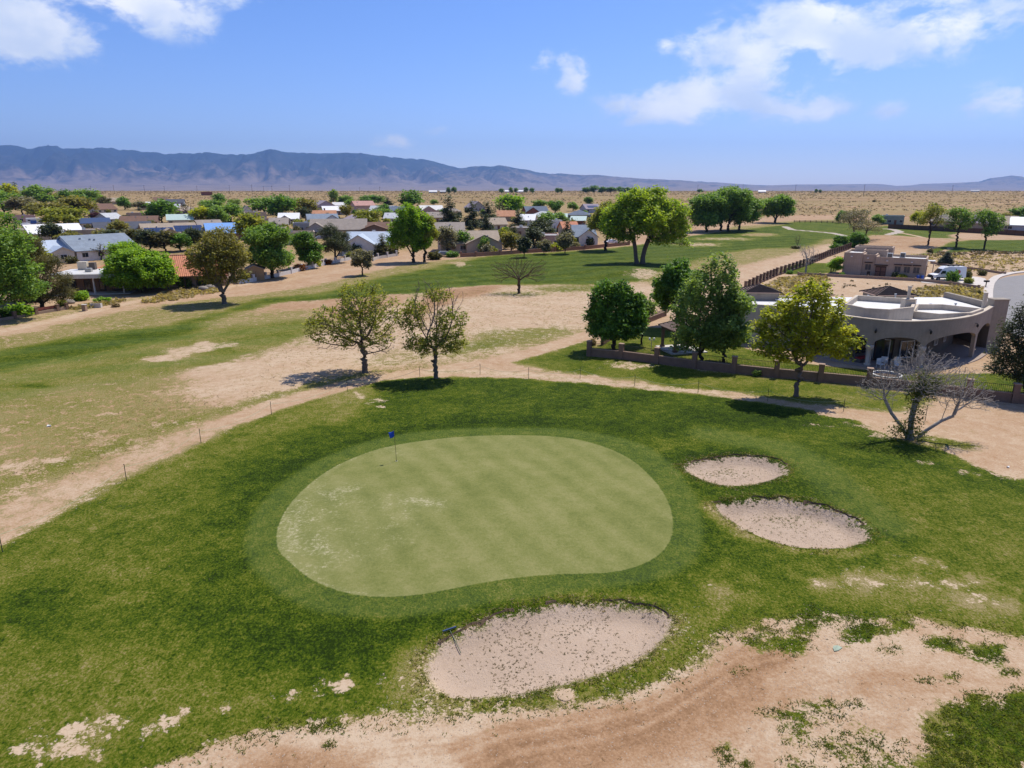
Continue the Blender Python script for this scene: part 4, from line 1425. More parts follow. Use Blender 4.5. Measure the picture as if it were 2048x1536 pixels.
# ---- dead tree with ivy
def dead_tree():
    px, py = 1822, 878
    p = at(px, py)
    k = mpp(p)
    rng = np.random.default_rng(5)
    sc = lambda L: [tuple(v * k for v in l) for l in L]
    stems = [[(0, 0, 0), (-4, 0, 20), (-6, 0, 45), (-4, 0, 75), (2, 0, 100)], [(8, 0, 0), (26, -4, 22), (50, -6, 42), (72, -6, 52)], [(-4, 0, 0), (-20, 4, 26), (-44, 6, 54), (-62, 6, 84)]]
    lob = sc([(0, 0, 160, 36, 36, 34), (-44, 0, 140, 40, 36, 38), (44, 0, 142, 40, 36, 38), (-84, 0, 118, 36, 34, 32), (86, 0, 118, 38, 34, 38), (112, 0, 92, 38, 32, 30), (-104, 0, 104, 24, 26, 22), (134, 0, 78, 28, 28, 20), (0, -40, 125, 60, 32, 44), (10, 40, 125, 60, 32, 44), (-20, 0, 178, 18, 20, 22), (60, -20, 100, 40, 30, 34), (-60, 10, 100, 36, 30, 30)])
    pts = shell_points(lob, 7000, rng, .05)
    N, par = colonize(pts, [[tuple(v * k for v in s) for s in st] for st in stems], .10, 77, kill=.14, wob=.45, maxit=260, cap=15000)
    V, F, rr = branch_mesh(N, par, .20, .0085, 1.7)
    root = thing('dead_tree', 'dead grey bare-branched tree wrapped in green ivy beside the dirt track', 'tree', (p.x, p.y, p.z - .05))
    link_mesh('trunk', np_mesh('trunk', V, F, smooth_shade=True), B_DEAD, root)
    ivl = sc([(-2, -6, 60, 14, 14, 60), (4, -8, 118, 26, 22, 34), (-24, -4, 20, 26, 16, 24), (10, -4, 12, 26, 18, 14), (24, -4, 110, 22, 20, 26), (-14, -6, 92, 18, 16, 26)])
    c = shell_points(ivl, 420, rng, .1)
    Lv = leaf_mesh(c, 8, .17, .08, rng, .6, .6)
    link_mesh('ivy', np_mesh('ivy', Lv[0], Lv[1], {'rnd': Lv[2]}), LF['ivy'], root)
dead_tree()
# ---- cottonwood group at the head of the fairway
CG = 'cottonwoods in a clump at the far end of the fairway'
near_tree('cottonwood_tree', 'leftmost cottonwood of the far clump, spreading over the path', 1413, 464, 388, 84, 'spread', LF['cottond'], B_DARK, crown_px=450, att=420, leaves=12, lsize=.36, lspread=.75, r_base=.5, twig_r=.18, group=CG)
near_tree('cottonwood_tree', 'second cottonwood from the left of the far clump', 1441, 461, 384, 70, 'round', LF['cottond'], B_DARK, crown_px=446, att=380, leaves=12, lsize=.36, lspread=.75, r_base=.5, twig_r=.18, group=CG)
near_tree('cottonwood_tree', 'tallest middle cottonwood of the far clump', 1456, 463, 377, 84, 'round', LF['cottond'], B_DARK, crown_px=446, att=420, leaves=12, lsize=.36, lspread=.75, r_base=.55, twig_r=.18, group=CG)
near_tree('cottonwood_tree', 'rightmost cottonwood of the far clump', 1478, 460, 380, 84, 'round', LF['cottond'], B_DARK, crown_px=444, att=420, leaves=12, lsize=.36, lspread=.75, r_base=.5, twig_r=.18, group=CG)
near_tree('cottonwood_tree', 'single round cottonwood right of the far clump', 1550, 446, 394, 64, 'round', LF['cottond'], B_DARK, crown_px=436, att=420, leaves=12, lsize=.40, lspread=.85, r_base=.6, twig_r=.2)
# ---- thin tall trees at upper right
near_tree('elm_tree', 'tall thin tree, leftmost of three in line by the right fairway', 1856, 490, 405, 52, 'oval', LF['elm'], B_DARK, crown_px=455, att=260, leaves=5, lsize=.22, lspread=.45, r_base=.28, twig_r=.12, bare=.25)
near_tree('elm_tree', 'tall leafy tree, middle of three in line by the right fairway', 1912, 494, 412, 54, 'oval', LF['cottond'], B_DARK, crown_px=462, att=280, leaves=6, lsize=.22, lspread=.45, bare=.15, r_base=.3, twig_r=.12)
near_tree('elm_tree', 'leafy tree, rightmost of three in line by the right fairway', 1968, 498, 425, 56, 'round', LF['cottond'], B_DARK, crown_px=470, att=280, leaves=6, lsize=.22, lspread=.45, bare=.15, r_base=.26, twig_r=.12)
near_tree('bare_tree', 'grey half-bare willow behind the tan adobe house', 1706, 478, 417, 60, 'vase', LF['grey'], B_GREY, crown_px=468, att=420, leaves=3, lsize=.2, lspread=.4, r_base=.3, twig_r=.06, bare=.3)
near_tree('bare_tree', 'leaning leafless tree behind the tan adobe house', 1730, 480, 436, 62, 'spread', LF['grey'], B_BROWN, crown_px=468, att=380, leaves=1, lsize=.16, lspread=.4, r_base=.3, twig_r=.05, bare=.5)
near_tree('bare_tree', 'small leafless tree with white-painted trunk inside the iron fence', 1611, 546, 489, 46, 'vase', None, B_PALE, crown_px=528, att=260, leaves=0, r_base=.2, r_tip=.012)
near_tree('bare_tree', 'tiny leafless sapling on the fairway edge by the fence', 1594, 494, 468, 16, 'vase', None, B_BROWN, crown_px=488, att=120, leaves=0, r_base=.1, r_tip=.012)
near_tree('spruce_tree', 'small blue-green spruce beside the white van', 1891, 530, 501, 26, 'cone', LF['spruce'], B_DARK, crown_px=525, att=220, leaves=14, lsize=.12, lspread=.22, asp=.3, r_base=.1, twig_r=.08)
near_tree('fruit_tree', 'small bright green tree at the left corner of the adobe house', 1670, 548, 516, 30, 'round', LF['bright'], B_PALE, crown_px=538, att=160, leaves=11, lsize=.13, lspread=.22, r_base=.08, twig_r=.06)
near_tree('juniper_tree', 'dark green juniper left behind the adobe house', 1679, 498, 474, 24, 'round', LF['mulb'], B_DARK, crown_px=496, att=160, leaves=12, lsize=.2, lspread=.35, r_base=.12, twig_r=.1)
near_tree('juniper_tree', 'broad dark green juniper behind the adobe house roof', 1710, 494, 466, 40, 'round', LF['mulb'], B_DARK, crown_px=492, att=200, leaves=12, lsize=.2, lspread=.38, r_base=.14, twig_r=.1)
near_tree('small_tree', 'small dark tree on the fairway edge nearest the brown wall corner', 1048, 515, 476, 26, 'round', LF['pine'], B_BROWN, crown_px=506, att=150, leaves=11, lsize=.2, lspread=.35, r_base=.13, twig_r=.08)
near_tree('small_tree', 'small brownish tree before the brown yard wall, between two others', 1088, 509, 482, 26, 'round', LF['grey'], B_BROWN, crown_px=501, att=150, leaves=7, lsize=.2, lspread=.35, r_base=.13, twig_r=.08)
near_tree('small_tree', 'small grey-green tree standing left of the olive elm', 1130, 508, 468, 32, 'round', LF['grey'], B_BROWN, crown_px=498, att=170, leaves=11, lsize=.2, lspread=.38, r_base=.14, twig_r=.08)



# ================================================================== houses of the town
def roofmat(name, col, kind='shingle'):
    if name in MATS:
        return MATS[name]
    m, t = new_mat(name)
    tcn = t.n('ShaderNodeTexCoord')
    v = tcn.outputs['Object']
    a = t.noise(v, .8, 5, .6)
    b = t.noise(v, 9, 3, .6)
    w = t.n('ShaderNodeTexWave', wave_type='BANDS', bands_direction='Z' if kind != 'metal' else 'X')
    w.inputs['Scale'].default_value = 2.0 if kind != 'metal' else 1.2
    w.inputs['Distortion'].default_value = .3
    t.link(v, w.inputs['Vector'])
    f = t.math('ADD', t.math('MULTIPLY', a, .5), t.math('ADD', t.math('MULTIPLY', b, .3), t.math('MULTIPLY', w.outputs['Fac'], .2 if kind != 'metal' else .12)))
    k = .35 if kind != 'metal' else .14
    c = t.ramp(f, [(.25, tuple(x * (1 - k) for x in col)), (.75, tuple(min(1, x * (1 + k)) for x in col))])
    p = t.n('ShaderNodeBsdfPrincipled')
    t.link(c, p.inputs['Base Color'])
    p.inputs['Roughness'].default_value = .9 if kind != 'metal' else .45
    p.inputs['Specular IOR Level'].default_value = .2 if kind != 'metal' else .4
    bn = t.n('ShaderNodeBump')
    bn.inputs['Strength'].default_value = .35
    bn.inputs['Distance'].default_value = .05
    t.link(f, bn.inputs['Height'])
    t.link(bn.outputs[0], p.inputs['Normal'])
    o = t.n('ShaderNodeOutputMaterial')
    t.link(p.outputs[0], o.inputs[0])
    return m


RF = {k: roofmat('roof_' + k, c, kd) for k, c, kd in (
    ('white', (.74, .73, .71), 'metal'), ('offwhite', (.60, .58, .54), 'metal'), ('palegrey', (.42, .43, .44), 'shingle'), ('bluegrey', (.20, .235, .28), 'shingle'), ('slate', (.12, .145, .185), 'shingle'),
    ('charcoal', (.075, .08, .10), 'shingle'), ('navy', (.035, .06, .13), 'metal'), ('blue', (.16, .32, .62), 'metal'), ('brown', (.16, .095, .068), 'shingle'), ('tan', (.33, .265, .20), 'shingle'),
    ('greytan', (.27, .23, .195), 'shingle'), ('terracotta', (.47, .20, .115), 'tile'), ('orange', (.42, .21, .12), 'tile'), ('pink', (.42, .24, .20), 'shingle'), ('lilac', (.27, .23, .26), 'shingle'), ('mint', (.42, .52, .46), 'metal'),
    ('steel', (.40, .46, .53), 'metal'), ('deck', (.66, .65, .63), 'metal'), ('dark', (.06, .045, .04), 'shingle'), ('gaz', (.24, .16, .13), 'tile'))}
WL = {k: pmat('stucco_' + k, c, .17, .9, .95, .3, streak=('X', .7, .10)) for k, c in (
    ('white', (.66, .64, .60)), ('cream', (.58, .51, .40)), ('tan', (.42, .315, .22)), ('adobe', (.40, .295, .22)), ('pink', (.50, .34, .28)), ('grey', (.36, .34, .32)), ('bluegrey', (.38, .40, .44)), ('lilac', (.40, .34, .38)),
    ('orange', (.44, .185, .085)), ('brick', (.24, .095, .065)), ('brown', (.20, .13, .09)), ('sand', (.50, .385, .28)), ('green', (.26, .31, .27)), ('near', (.30, .255, .205)), ('nearcap', (.50, .425, .335)))}
M_GLASS, gt_ = new_mat('window_glass')
_gg = gt_.n('ShaderNodeBsdfPrincipled')
_gg.inputs['Base Color'].default_value = (.02, .025, .03, 1)
_gg.inputs['Roughness'].default_value = .12
_gn = gt_.noise(None, 3.0, 2)
gt_.link(gt_.ramp(_gn, [(.3, (.012, .016, .02)), (.7, (.035, .045, .055))]), _gg.inputs['Base Color'])
_go = gt_.n('ShaderNodeOutputMaterial')
gt_.link(_gg.outputs[0], _go.inputs[0])
M_FRAME = pmat('window_frame', (.62, .60, .57), .08, 4, .6)
M_WOODD = pmat('dark_wood', (.055, .028, .020), .3, 6, .7, .2)
M_DOOR = pmat('door_paint', (.16, .075, .05), .2, 4, .6)
M_GAR = pmat('garage_paint', (.68, .67, .65), .06, 3, .6)
M_CONC = pmat('concrete', (.50, .47, .43), .14, 2, .9, .2)
M_METAL = pmat('galvanised', (.38, .39, .40), .15, 5, .5, 0, .6)
M_BLACK = pmat('black_iron', (.015, .014, .014), .3, 8, .6)
M_SOLAR = pmat('solar_glass', (.030, .045, .10), .25, 1.0, .2, 0, 0, .6)
M_SCREEN = pmat('window_screen', (.10, .085, .075), .2, 12, .8)

HOUSES = {}


def window(par, x, y, z, w, h, ny, ax=0, frame=M_FRAME, pane=M_GLASS):
    """window on a wall whose outside faces -y (ny=-1), or +-x when ax=1"""
    f = MB()
    e = .07
    if ax == 0:
        f.box((x, y, z + h / 2), (w, .10, e)).box((x, y, z - h / 2), (w + .1, .14, e)).box((x - w / 2, y, z), (e, .10, h - e)).box((x + w / 2, y, z), (e, .10, h - e)).box((x, y, z), (.04, .06, h - e))
        fo = f.build('window', frame, par)
        MB().box((x, y, z), (w - e, .03, h - e)).build('pane', pane, fo)
    else:
        f.box((y, x, z + h / 2), (.10, w, e)).box((y, x, z - h / 2), (.14, w + .1, e)).box((y, x - w / 2, z), (.10, e, h - e)).box((y, x + w / 2, z), (.10, e, h - e)).box((y, x, z), (.06, .04, h - e))
        fo = f.build('window', frame, par)
        MB().box((y, x, z), (.03, w - e, h - e)).build('pane', pane, fo)
    return fo


def house(key, label, px, py, wpx, d, roof, rcol, wcol, rot=0, h=2.7, rise=None, over=.5, nwin=3, garage=False, door=True, chimney=0, vents=0, solar=None, sub=None, short=None, name='house', wing=None):
    p = at(px, py)
    k = mpp(p)
    w = wpx * k
    view = math.atan2(p.x, p.y)
    rz = -view + R(rot)
    cx, cy = p.x + math.sin(view) * d / 2, p.y + math.cos(view) * d / 2
    root = thing(name, label, 'house', (cx, cy, float(Z(cx, cy)) - .1), rz, 'houses of the town')
    HOUSES[key] = (px, py, wpx, short or key, rise)
    X, Y = w / 2, d / 2
    rmat, wmat = RF[rcol], WL[wcol]
    rng = random.Random(key)
    rise = rise if rise is not None else d * .24
    if roof in ('gable', 'gablef', 'hip'):
        wl = MB()
        if roof == 'gable':
            for sx in (-X, X):
                wl.poly([(sx, -Y, 0), (sx, Y, 0), (sx, Y, h), (sx, 0, h + rise - .06), (sx, -Y, h)])
            wl.poly([(-X, -Y, 0), (X, -Y, 0), (X, -Y, h), (-X, -Y, h)]).poly([(-X, Y, 0), (X, Y, 0), (X, Y, h), (-X, Y, h)])
        elif roof == 'gablef':
            rise = rise if rise else w * .22
            for sy in (-Y, Y):
                wl.poly([(-X, sy, 0), (X, sy, 0), (X, sy, h), (0, sy, h + rise - .06), (-X, sy, h)])
            for sx in (-X, X):
                wl.poly([(sx, -Y, 0), (sx, Y, 0), (sx, Y, h), (sx, -Y, h)])
        else:
            wl.box((0, 0, h / 2), (w, d, h))
        wl.build('wall', wmat, root)
        rf = MB()
        th = .16

        def slab(pts):
            n = len(pts)
            b = len(rf.v)
            rf.v += [(q[0], q[1], q[2] + th) for q in pts] + [tuple(q) for q in pts]
            rf.f.append(tuple(b + i for i in range(n)))
            rf.f.append(tuple(b + n + i for i in reversed(range(n))))
            for i in range(n):
                j = (i + 1) % n
                rf.f.append((b + i, b + n + i, b + n + j, b + j))
        if roof == 'gable':
            sl = rise / Y
            ez = h - over * sl
            slab([(-X - over, -Y - over, ez), (X + over, -Y - over, ez), (X + over, -.01, h + rise), (-X - over, -.01, h + rise)])
            slab([(X + over, Y + over, ez), (-X - over, Y + over, ez), (-X - over, .01, h + rise), (X + over, .01, h + rise)])
        elif roof == 'gablef':
            sl = rise / X
            ez = h - over * sl
            slab([(-X - over, Y + over, ez), (-X - over, -Y - over, ez), (-.01, -Y - over, h + rise), (-.01, Y + over, h + rise)])
            slab([(X + over, -Y - over, ez), (X + over, Y + over, ez), (.01, Y + over, h + rise), (.01, -Y - over, h + rise)])
        else:
            o = over
            if w >= d:
                r0, r1 = (-X + Y * .95, 0), (X - Y * .95, 0)
            else:
                r0, r1 = (0, -Y + X * .95), (0, Y - X * .95)
            ez = h - .05
            hz = h + rise
            a_, b_, c_2, d_ = (-X - o, -Y - o, ez), (X + o, -Y - o, ez), (X + o, Y + o, ez), (-X - o, Y + o, ez)
            R0, R1 = (*r0, hz), (*r1, hz)
            if w >= d:
                fs = [[a_, b_, R1, R0], [b_, c_2, R1], [c_2, d_, R0, R1], [d_, a_, R0]]
            else:
                fs = [[a_, b_, R0], [b_, c_2, R1, R0], [c_2, d_, R1], [d_, a_, R0, R1]]
            for f_ in fs:
                rf.poly(f_)
            rf.poly([d_, c_2, b_, a_])
        ro = rf.build('roof', rmat, root)
        for i in range(vents):
            vx = rng.uniform(-X * .7, X * .7)
            vy = -Y * rng.uniform(.25, .6)
            zz = h + rise * (1 - abs(vy) / Y) if roof != 'gablef' else h + rise * (1 - abs(vx) / X)
            MB().box((vx, vy, zz + .25), (.35, .35, .6)).build('roof_vent', M_METAL, ro)
        if chimney:
            MB().box((X * .35 * chimney, Y * .25, h + rise + .2), (.8, .8, 1.6)).box((X * .35 * chimney, Y * .25, h + rise + 1.05), (.95, .95, .14)).build('chimney', WL['brick'], ro)
        if solar and roof in ('gable', 'hip'):
            sl = math.atan2(rise, Y)
            for (u0, nx_, ny_) in solar:
                for a2 in range(nx_):
                    for b2 in range(ny_):
                        M = Matrix.Translation((u0 * X + a2 * 1.75, -Y * .78 + b2 * 1.08 * math.cos(sl), h + rise * .22 + b2 * 1.08 * math.sin(sl) + .26)) @ Matrix.Rotation(sl, 4, 'X')
                        MB().box((0, 0, 0), (1.66, 1.0, .05), M=M).build('solar_panel', M_SOLAR, ro)
    else:   # flat roof with parapet
        MB().box((0, 0, (h + .35) / 2), (w, d, h + .35)).build('wall', wmat, root)
        pr = MB()
        t_, ph = .28, .5
        z1 = h + .35
        for c, s in (((0, -Y + t_ / 2, z1 + ph / 2), (w, t_, ph)), ((0, Y - t_ / 2, z1 + ph / 2), (w, t_, ph)), ((-X + t_ / 2, 0, z1 + ph / 2), (t_, d - 2 * t_, ph)), ((X - t_ / 2, 0, z1 + ph / 2), (t_, d - 2 * t_, ph))):
            pr.box(c, s)
        pr.build('parapet', wmat, root)
        ro = MB().box((0, 0, z1 + .06), (w - 2 * t_ - .01, d - 2 * t_ - .01, .1)).build('roof', rmat, root)
        for i in range(max(1, vents)):
            vx, vy = rng.uniform(-X * .6, X * .6), rng.uniform(-Y * .4, Y * .5)
            MB().box((vx, vy, z1 + .5), (1.0, .9, .9)).box((vx, vy, z1 + 1.0), (1.1, 1.0, .08)).build('roof_cooler', M_METAL, ro)
        if chimney:
            MB().box((X * .4 * chimney, Y * .3, z1 + .9), (.9, .8, 1.7)).build('chimney', wmat, ro)
    # openings towards the course
    xs = np.linspace(-X * .75, X * .75, max(1, nwin + (1 if door else 0) + (1 if garage else 0)))
    xs = list(xs)
    yy = -Y - .02
    if garage:
        gx = xs.pop(0)
        g = MB().box((gx * .8, yy, 1.12), (min(4.6, w * .35), .08, 2.2)).build('garage_door', M_GAR, root)
    if door:
        dx = xs.pop(len(xs) // 2)
        dd = MB().box((dx, yy, 1.05), (1.0, .09, 2.1)).build('door', M_DOOR, root)
        MB().box((dx + .35, yy - .06, 1.02), (.08, .06, .08)).build('handle', M_METAL, dd)
    for x in xs:
        window(root, x, yy, 1.55, min(1.5, w * .14), 1.15, -1)
    window(root, -Y * .1, X + .02, 1.55, 1.3, 1.1, 1, ax=1)
    window(root, -Y * .1, -X - .02, 1.55, 1.3, 1.1, 1, ax=1)
    if sub:     # a lower cross gable towards the viewer: (x fraction, width m, depth m, rise, wall)
        fx, sw, sd_, sr, sm = sub
        x0 = fx * X
        s = MB()
        ya, yb = -Y - sd_, -Y + .2
        s.poly([(x0 - sw / 2, ya, 0), (x0 + sw / 2, ya, 0), (x0 + sw / 2, ya, h), (x0, ya, h + sr), (x0 - sw / 2, ya, h)])
        for q in (-1, 1):
            s.poly([(x0 + q * sw / 2, ya, 0), (x0 + q * sw / 2, yb, 0), (x0 + q * sw / 2, yb, h), (x0 + q * sw / 2, ya, h)])
        s.build('wall', WL[sm], root)
        r2 = MB()
        yb2 = 0.0
        for q in (-1, 1):
            ex = x0 + q * (sw / 2 + .35)
            ez = h - .35 * sr / (sw / 2)
            r2.poly([(ex, ya - .35, ez + .18), (x0, ya - .35, h + sr + .18), (x0, yb2, h + sr + .18), (ex, -Y + .2, ez + .18)])
            r2.poly([(ex, ya - .35, ez), (x0, ya - .35, h + sr), (x0, ya - .35, h + sr + .18), (ex, ya - .35, ez + .18)])
            r2.poly([(ex, ya - .35, ez), (x0, ya - .35, h + sr), (x0, yb2, h + sr), (ex, -Y + .2, ez)])
            r2.poly([(ex, ya - .35, ez), (ex, ya - .35, ez + .18), (ex, -Y + .2, ez + .18), (ex, -Y + .2, ez)])
        r2.build('roof', rmat, root)
        window(root, x0, ya - .02, 1.5, min(1.6, sw * .3), 1.2, -1)
    return root


H = house
H('wm', 'long white metal-roofed gable house behind the left pine', 108, 482, 92, 13, 'gable', 'white', 'cream', 12, rise=2.6, short='long white metal-roofed house', nwin=2)
H('wf', 'low tan house with white roof, right of the long white-roofed one', 168, 482, 60, 10, 'flat', 'white', 'tan', 4, h=2.9, short='low tan white-topped house', nwin=2)
H('bg', 'large house with blue-grey shingle roof and white walls near the left trees', 194, 520, 118, 14, 'gable', 'bluegrey', 'white', 24, rise=3.3, short='large blue-grey-roofed house', chimney=0, vents=3)
H('st', 'house with smooth pale steel-grey roof left of the blue-grey one', 116, 524, 58, 11, 'gable', 'steel', 'cream', 18, rise=2.4, short='steel-grey-roofed house', nwin=2, sub=(-.35, 5, 3, 1.2, 'cream'))
H('nv', 'cream house with dark navy roof behind the white roofs', 192, 459, 50, 10, 'gable', 'navy', 'cream', 4, rise=1.9, short='navy-roofed house', nwin=2)
H('gg', 'small pale grey gable house behind the navy-roofed one', 220, 449, 34, 9, 'gable', 'palegrey', 'bluegrey', 40, rise=2.4, short='small pale grey gable house', nwin=1)
H('ch', 'long charcoal-roofed house with gable at its right end', 248, 473, 100, 12, 'gable', 'charcoal', 'grey', 6, rise=2.4, short='long charcoal-roofed house', sub=(.72, 7, 2.5, 2.0, 'bluegrey'), vents=3)
H('br', 'house with wide brown roof behind the charcoal one', 282, 456, 66, 11, 'gable', 'brown', 'brown', -8, rise=2.2, short='wide brown-roofed house', vents=2)
H('tg', 'tan gable house with brown roof among the far left trees', 205, 427, 40, 12, 'gable', 'brown', 'cream', 30, rise=3.2, short='tan gable house far left')
H('pk', 'low pink flat-roofed house behind the parked trailer', 50, 446, 38, 10, 'flat', 'pink', 'pink', 0, short='low pink flat house')
H('ft', 'far tan-roofed house at the left edge of town', 228, 409, 26, 14, 'gable', 'tan', 'tan', 10, rise=3, short='far tan-roofed house', nwin=1)
H('w1', 'far white-roofed house, left of two side by side', 292, 419, 24, 13, 'gable', 'white', 'cream', 10, rise=2.4, short='left far white-roofed house', nwin=1)
H('w2', 'far white-roofed house, right of two side by side', 320, 421, 30, 13, 'gable', 'white', 'grey', 14, rise=2.4, short='right far white-roofed house', nwin=1)
H('rb', 'far brick-brown roof at the edge of the plain', 322, 408, 24, 14, 'gable', 'brown', 'brown', 0, rise=3, short='far brick-brown roof', nwin=1)
H('dg', 'far dark grey roof beside the wide tan one', 352, 412, 32, 13, 'gable', 'charcoal', 'bluegrey', -6, rise=2.6, short='far dark grey roof', nwin=1)
H('tn', 'wide tan-roofed house behind the bare yard tree', 376, 430, 46, 14, 'hip', 'tan', 'tan', 0, rise=2.6, short='wide tan-roofed house')
H('wp', 'long low white-topped carport house in the middle left', 272, 438, 32, 8, 'flat', 'white', 'adobe', 0, h=2.4, short='low white-topped carport', nwin=1, name='carport_house')
H('so', 'tan-roofed house with two banks of blue solar panels', 340, 485, 98, 14, 'gable', 'tan', 'cream', 8, rise=3.2, short='solar-panelled house', solar=[(-.85, 5, 3), (.28, 5, 4)], sub=(-.1, 7, 2.2, 1.8, 'tan'), nwin=2, vents=2)
H('pl', 'pale green-grey roof peeking over the solar house', 362, 452, 46, 10, 'gable', 'mint', 'cream', 0, rise=2.2, short='pale green-grey roof', nwin=1)
H('bl', 'house with bright blue metal roof', 459, 482, 84, 12, 'gable', 'blue', 'brown', 6, rise=3.0, short='bright blue-roofed house', nwin=2)
H('rf', 'long low terracotta flat-roofed house behind the blue roof', 512, 454, 78, 9, 'flat', 'orange', 'adobe', 0, h=2.6, short='low terracotta flat house')
H('t2', 'tan flat-roofed adobe with stepped top in mid town', 512, 441, 42, 9, 'flat', 'offwhite', 'sand', 0, h=3.4, short='stepped tan adobe', chimney=.4)
H('wg', 'white-roofed gable house with grey front in mid town', 580, 449, 38, 10, 'gable', 'white', 'grey', -6, rise=2.4, short='white-roofed grey-front house', sub=(-.3, 5, 2, 1.5, 'grey'))
H('ta', 'tan flat adobe with dark upper windows behind the yard trees', 592, 490, 76, 9, 'flat', 'tan', 'sand', 0, h=3.2, short='tan flat adobe with dark windows', nwin=4)
H('gf', 'grey flat-roofed house left of the garage house', 610, 465, 44, 9, 'flat', 'palegrey', 'grey', 0, h=2.9, short='grey flat house')
H('gt', 'large grey-tan gable house with white garage door', 680, 474, 108, 13, 'gable', 'greytan', 'grey', -4, rise=3.4, garage=True, short='large grey-tan garage house', sub=(-.78, 8, 1.8, 2.4, 'grey'), nwin=2)
H('tc', 'house with orange-tan roof and small chimney behind the grey ones', 648, 443, 48, 11, 'gable', 'orange', 'bluegrey', 0, rise=2.6, chimney=.3, short='orange-tan-roofed house')
H('bw', 'blue-grey roofed house with white gable wall in mid town', 645, 450, 58, 9, 'gable', 'bluegrey', 'white', 6, rise=2.2, short='blue-grey white-gabled house', sub=(.6, 6, 1.5, 1.8, 'white'))
H('wr', 'bright white roof between the lilac and orange houses', 670, 430, 48, 11, 'gable', 'white', 'grey', 8, rise=2.4, short='bright white roof')
H('li', 'pale lilac gable house at the back of town', 646, 420, 34, 12, 'gablef', 'lilac', 'lilac', 24, rise=3.0, h=3.4, short='pale lilac gable house')
H('pf', 'pale flat-topped roof beside the lilac house', 684, 418, 34, 12, 'gable', 'offwhite', 'sand', 0, rise=2, short='pale low roof beside lilac house', nwin=1)
H('pg', 'two-storey pink gable house at the back of town', 726, 427, 40, 12, 'gable', 'pink', 'pink', 16, rise=2.6, h=5.0, short='two-storey pink house', vents=1)
H('sb', 'pale blue-grey roofed house beside the pink two-storey one', 768, 431, 50, 12, 'gable', 'palegrey', 'white', -10, rise=2.8, short='pale blue-grey-roofed house', sub=(-.4, 7, 1.5, 2, 'white'))
H('sl', 'slate-blue roofed house with brown gable in mid town', 798, 433, 36, 12, 'gable', 'slate', 'brown', 10, rise=2.8, short='slate-blue-roofed house', sub=(-.3, 6, 1.5, 2, 'brown'))
H('db', 'dark brown low-gabled house behind the orange adobe', 763, 473, 54, 11, 'gable', 'brown', 'brown', -4, rise=2.2, short='dark brown low-gabled house', sub=(-.4, 9, 1.2, 1.6, 'brown'))
H('or', 'burnt orange adobe with long parapet and small wedge wall', 730, 488, 84, 8, 'flat', 'white', 'orange', 2, h=2.7, short='burnt orange adobe')
H('gb', 'big house with pale blue-grey roof and white gable behind the white wall', 744, 509, 92, 13, 'gable', 'steel', 'white', -8, rise=3.0, short='big pale blue-roofed house', sub=(-.35, 9, 2.5, 2.6, 'white'), nwin=3)
H('pw', 'pink and white gable house behind the tall elm pair', 862, 429, 44, 13, 'gable', 'offwhite', 'pink', 8, rise=2.6, short='pink and white gable house', sub=(-.35, 8, 1.5, 2.4, 'pink'))
H('t3', 'tan shingle roof house behind the long hip-roofed one', 900, 475, 56, 11, 'gable', 'greytan', 'tan', 0, rise=2.4, short='tan shingle house', vents=2)
H('hp', 'long tan hip-roofed house with orange walls behind the brown yard wall', 936, 506, 118, 13, 'gable', 'tan', 'sand', 6, rise=3.0, short='long tan house with orange walls', vents=3, sub=(.45, 10, 2, 2.3, 'sand'))
H('lg', 'dark grey steep gable showing above the pines', 950, 423, 32, 13, 'gablef', 'lilac', 'grey', 20, rise=4.0, short='dark steep gable')
H('rk', 'red brick gable house with dark blue roof at the back of town', 1070, 434, 44, 13, 'gable', 'slate', 'brick', 14, rise=3.0, short='red brick house', sub=(-.5, 8, 1.4, 2.6, 'brick'))
H('gh', 'grey hip-roofed house in front of the red brick one', 1086, 444, 54, 12, 'hip', 'palegrey', 'lilac', 0, rise=2.4, short='grey hip-roofed house')
H('mg', 'low mint-topped house right of the grey hip roof', 1118, 446, 30, 10, 'gable', 'mint', 'sand', 0, rise=1.6, short='low mint-topped house', nwin=1)
H('s2', 'slate-roofed house behind the olive elm', 1158, 440, 48, 13, 'hip', 'slate', 'green', 0, rise=2.4, short='slate hip-roofed house')
H('rg', 'red brick house with pale green porch roof', 1157, 456, 28, 9, 'gable', 'mint', 'brick', -4, rise=1.6, h=3.2, short='red brick green-porch house')
H('wb', 'small white box-shaped house beside the dark cypress', 1112, 463, 18, 8, 'flat', 'white', 'white', 10, h=3.6, short='small white box house', nwin=1, door=False)
H('gd', 'blue-grey gable house with dark dormer, left of the olive elm', 1164, 490, 42, 11, 'gable', 'bluegrey', 'white', 10, rise=3.2, short='blue-grey dormer house', sub=(.2, 6, 2, 2.2, 'white'))
H('wq', 'white flat-topped adobe with pink wall behind the small trees', 1094, 495, 46, 10, 'flat', 'deck', 'pink', 0, h=2.9, short='white-topped pink adobe')
H('fs', 'far house with white solar roof near the plain', 1180, 426, 30, 13, 'gable', 'lilac', 'bluegrey', 20, rise=2.8, short='far solar-roofed house', solar=[(-.5, 4, 3)], nwin=1)
H('rr', 'reddish-tan roof behind the dark pines', 1012, 443, 34, 11, 'gable', 'orange', 'tan', 0, rise=2.6, short='reddish-tan roof', nwin=1)
H('sw', 'small white gable house between the mid-town trees', 494, 432, 18, 10, 'gablef', 'tan', 'white', 10, rise=3.0, short='small white gable house', nwin=1)
H('gw', 'pale greenish house at the far side of the right fairway', 1784, 449, 40, 10, 'flat', 'deck', 'green', 0, h=3.2, short='pale greenish house')
H('g1', 'tan-grey hip roof behind the leftmost right-hand tree', 1884, 455, 44, 13, 'hip', 'greytan', 'tan', 0, rise=3.4, short='tan-grey hip roof', nwin=1)
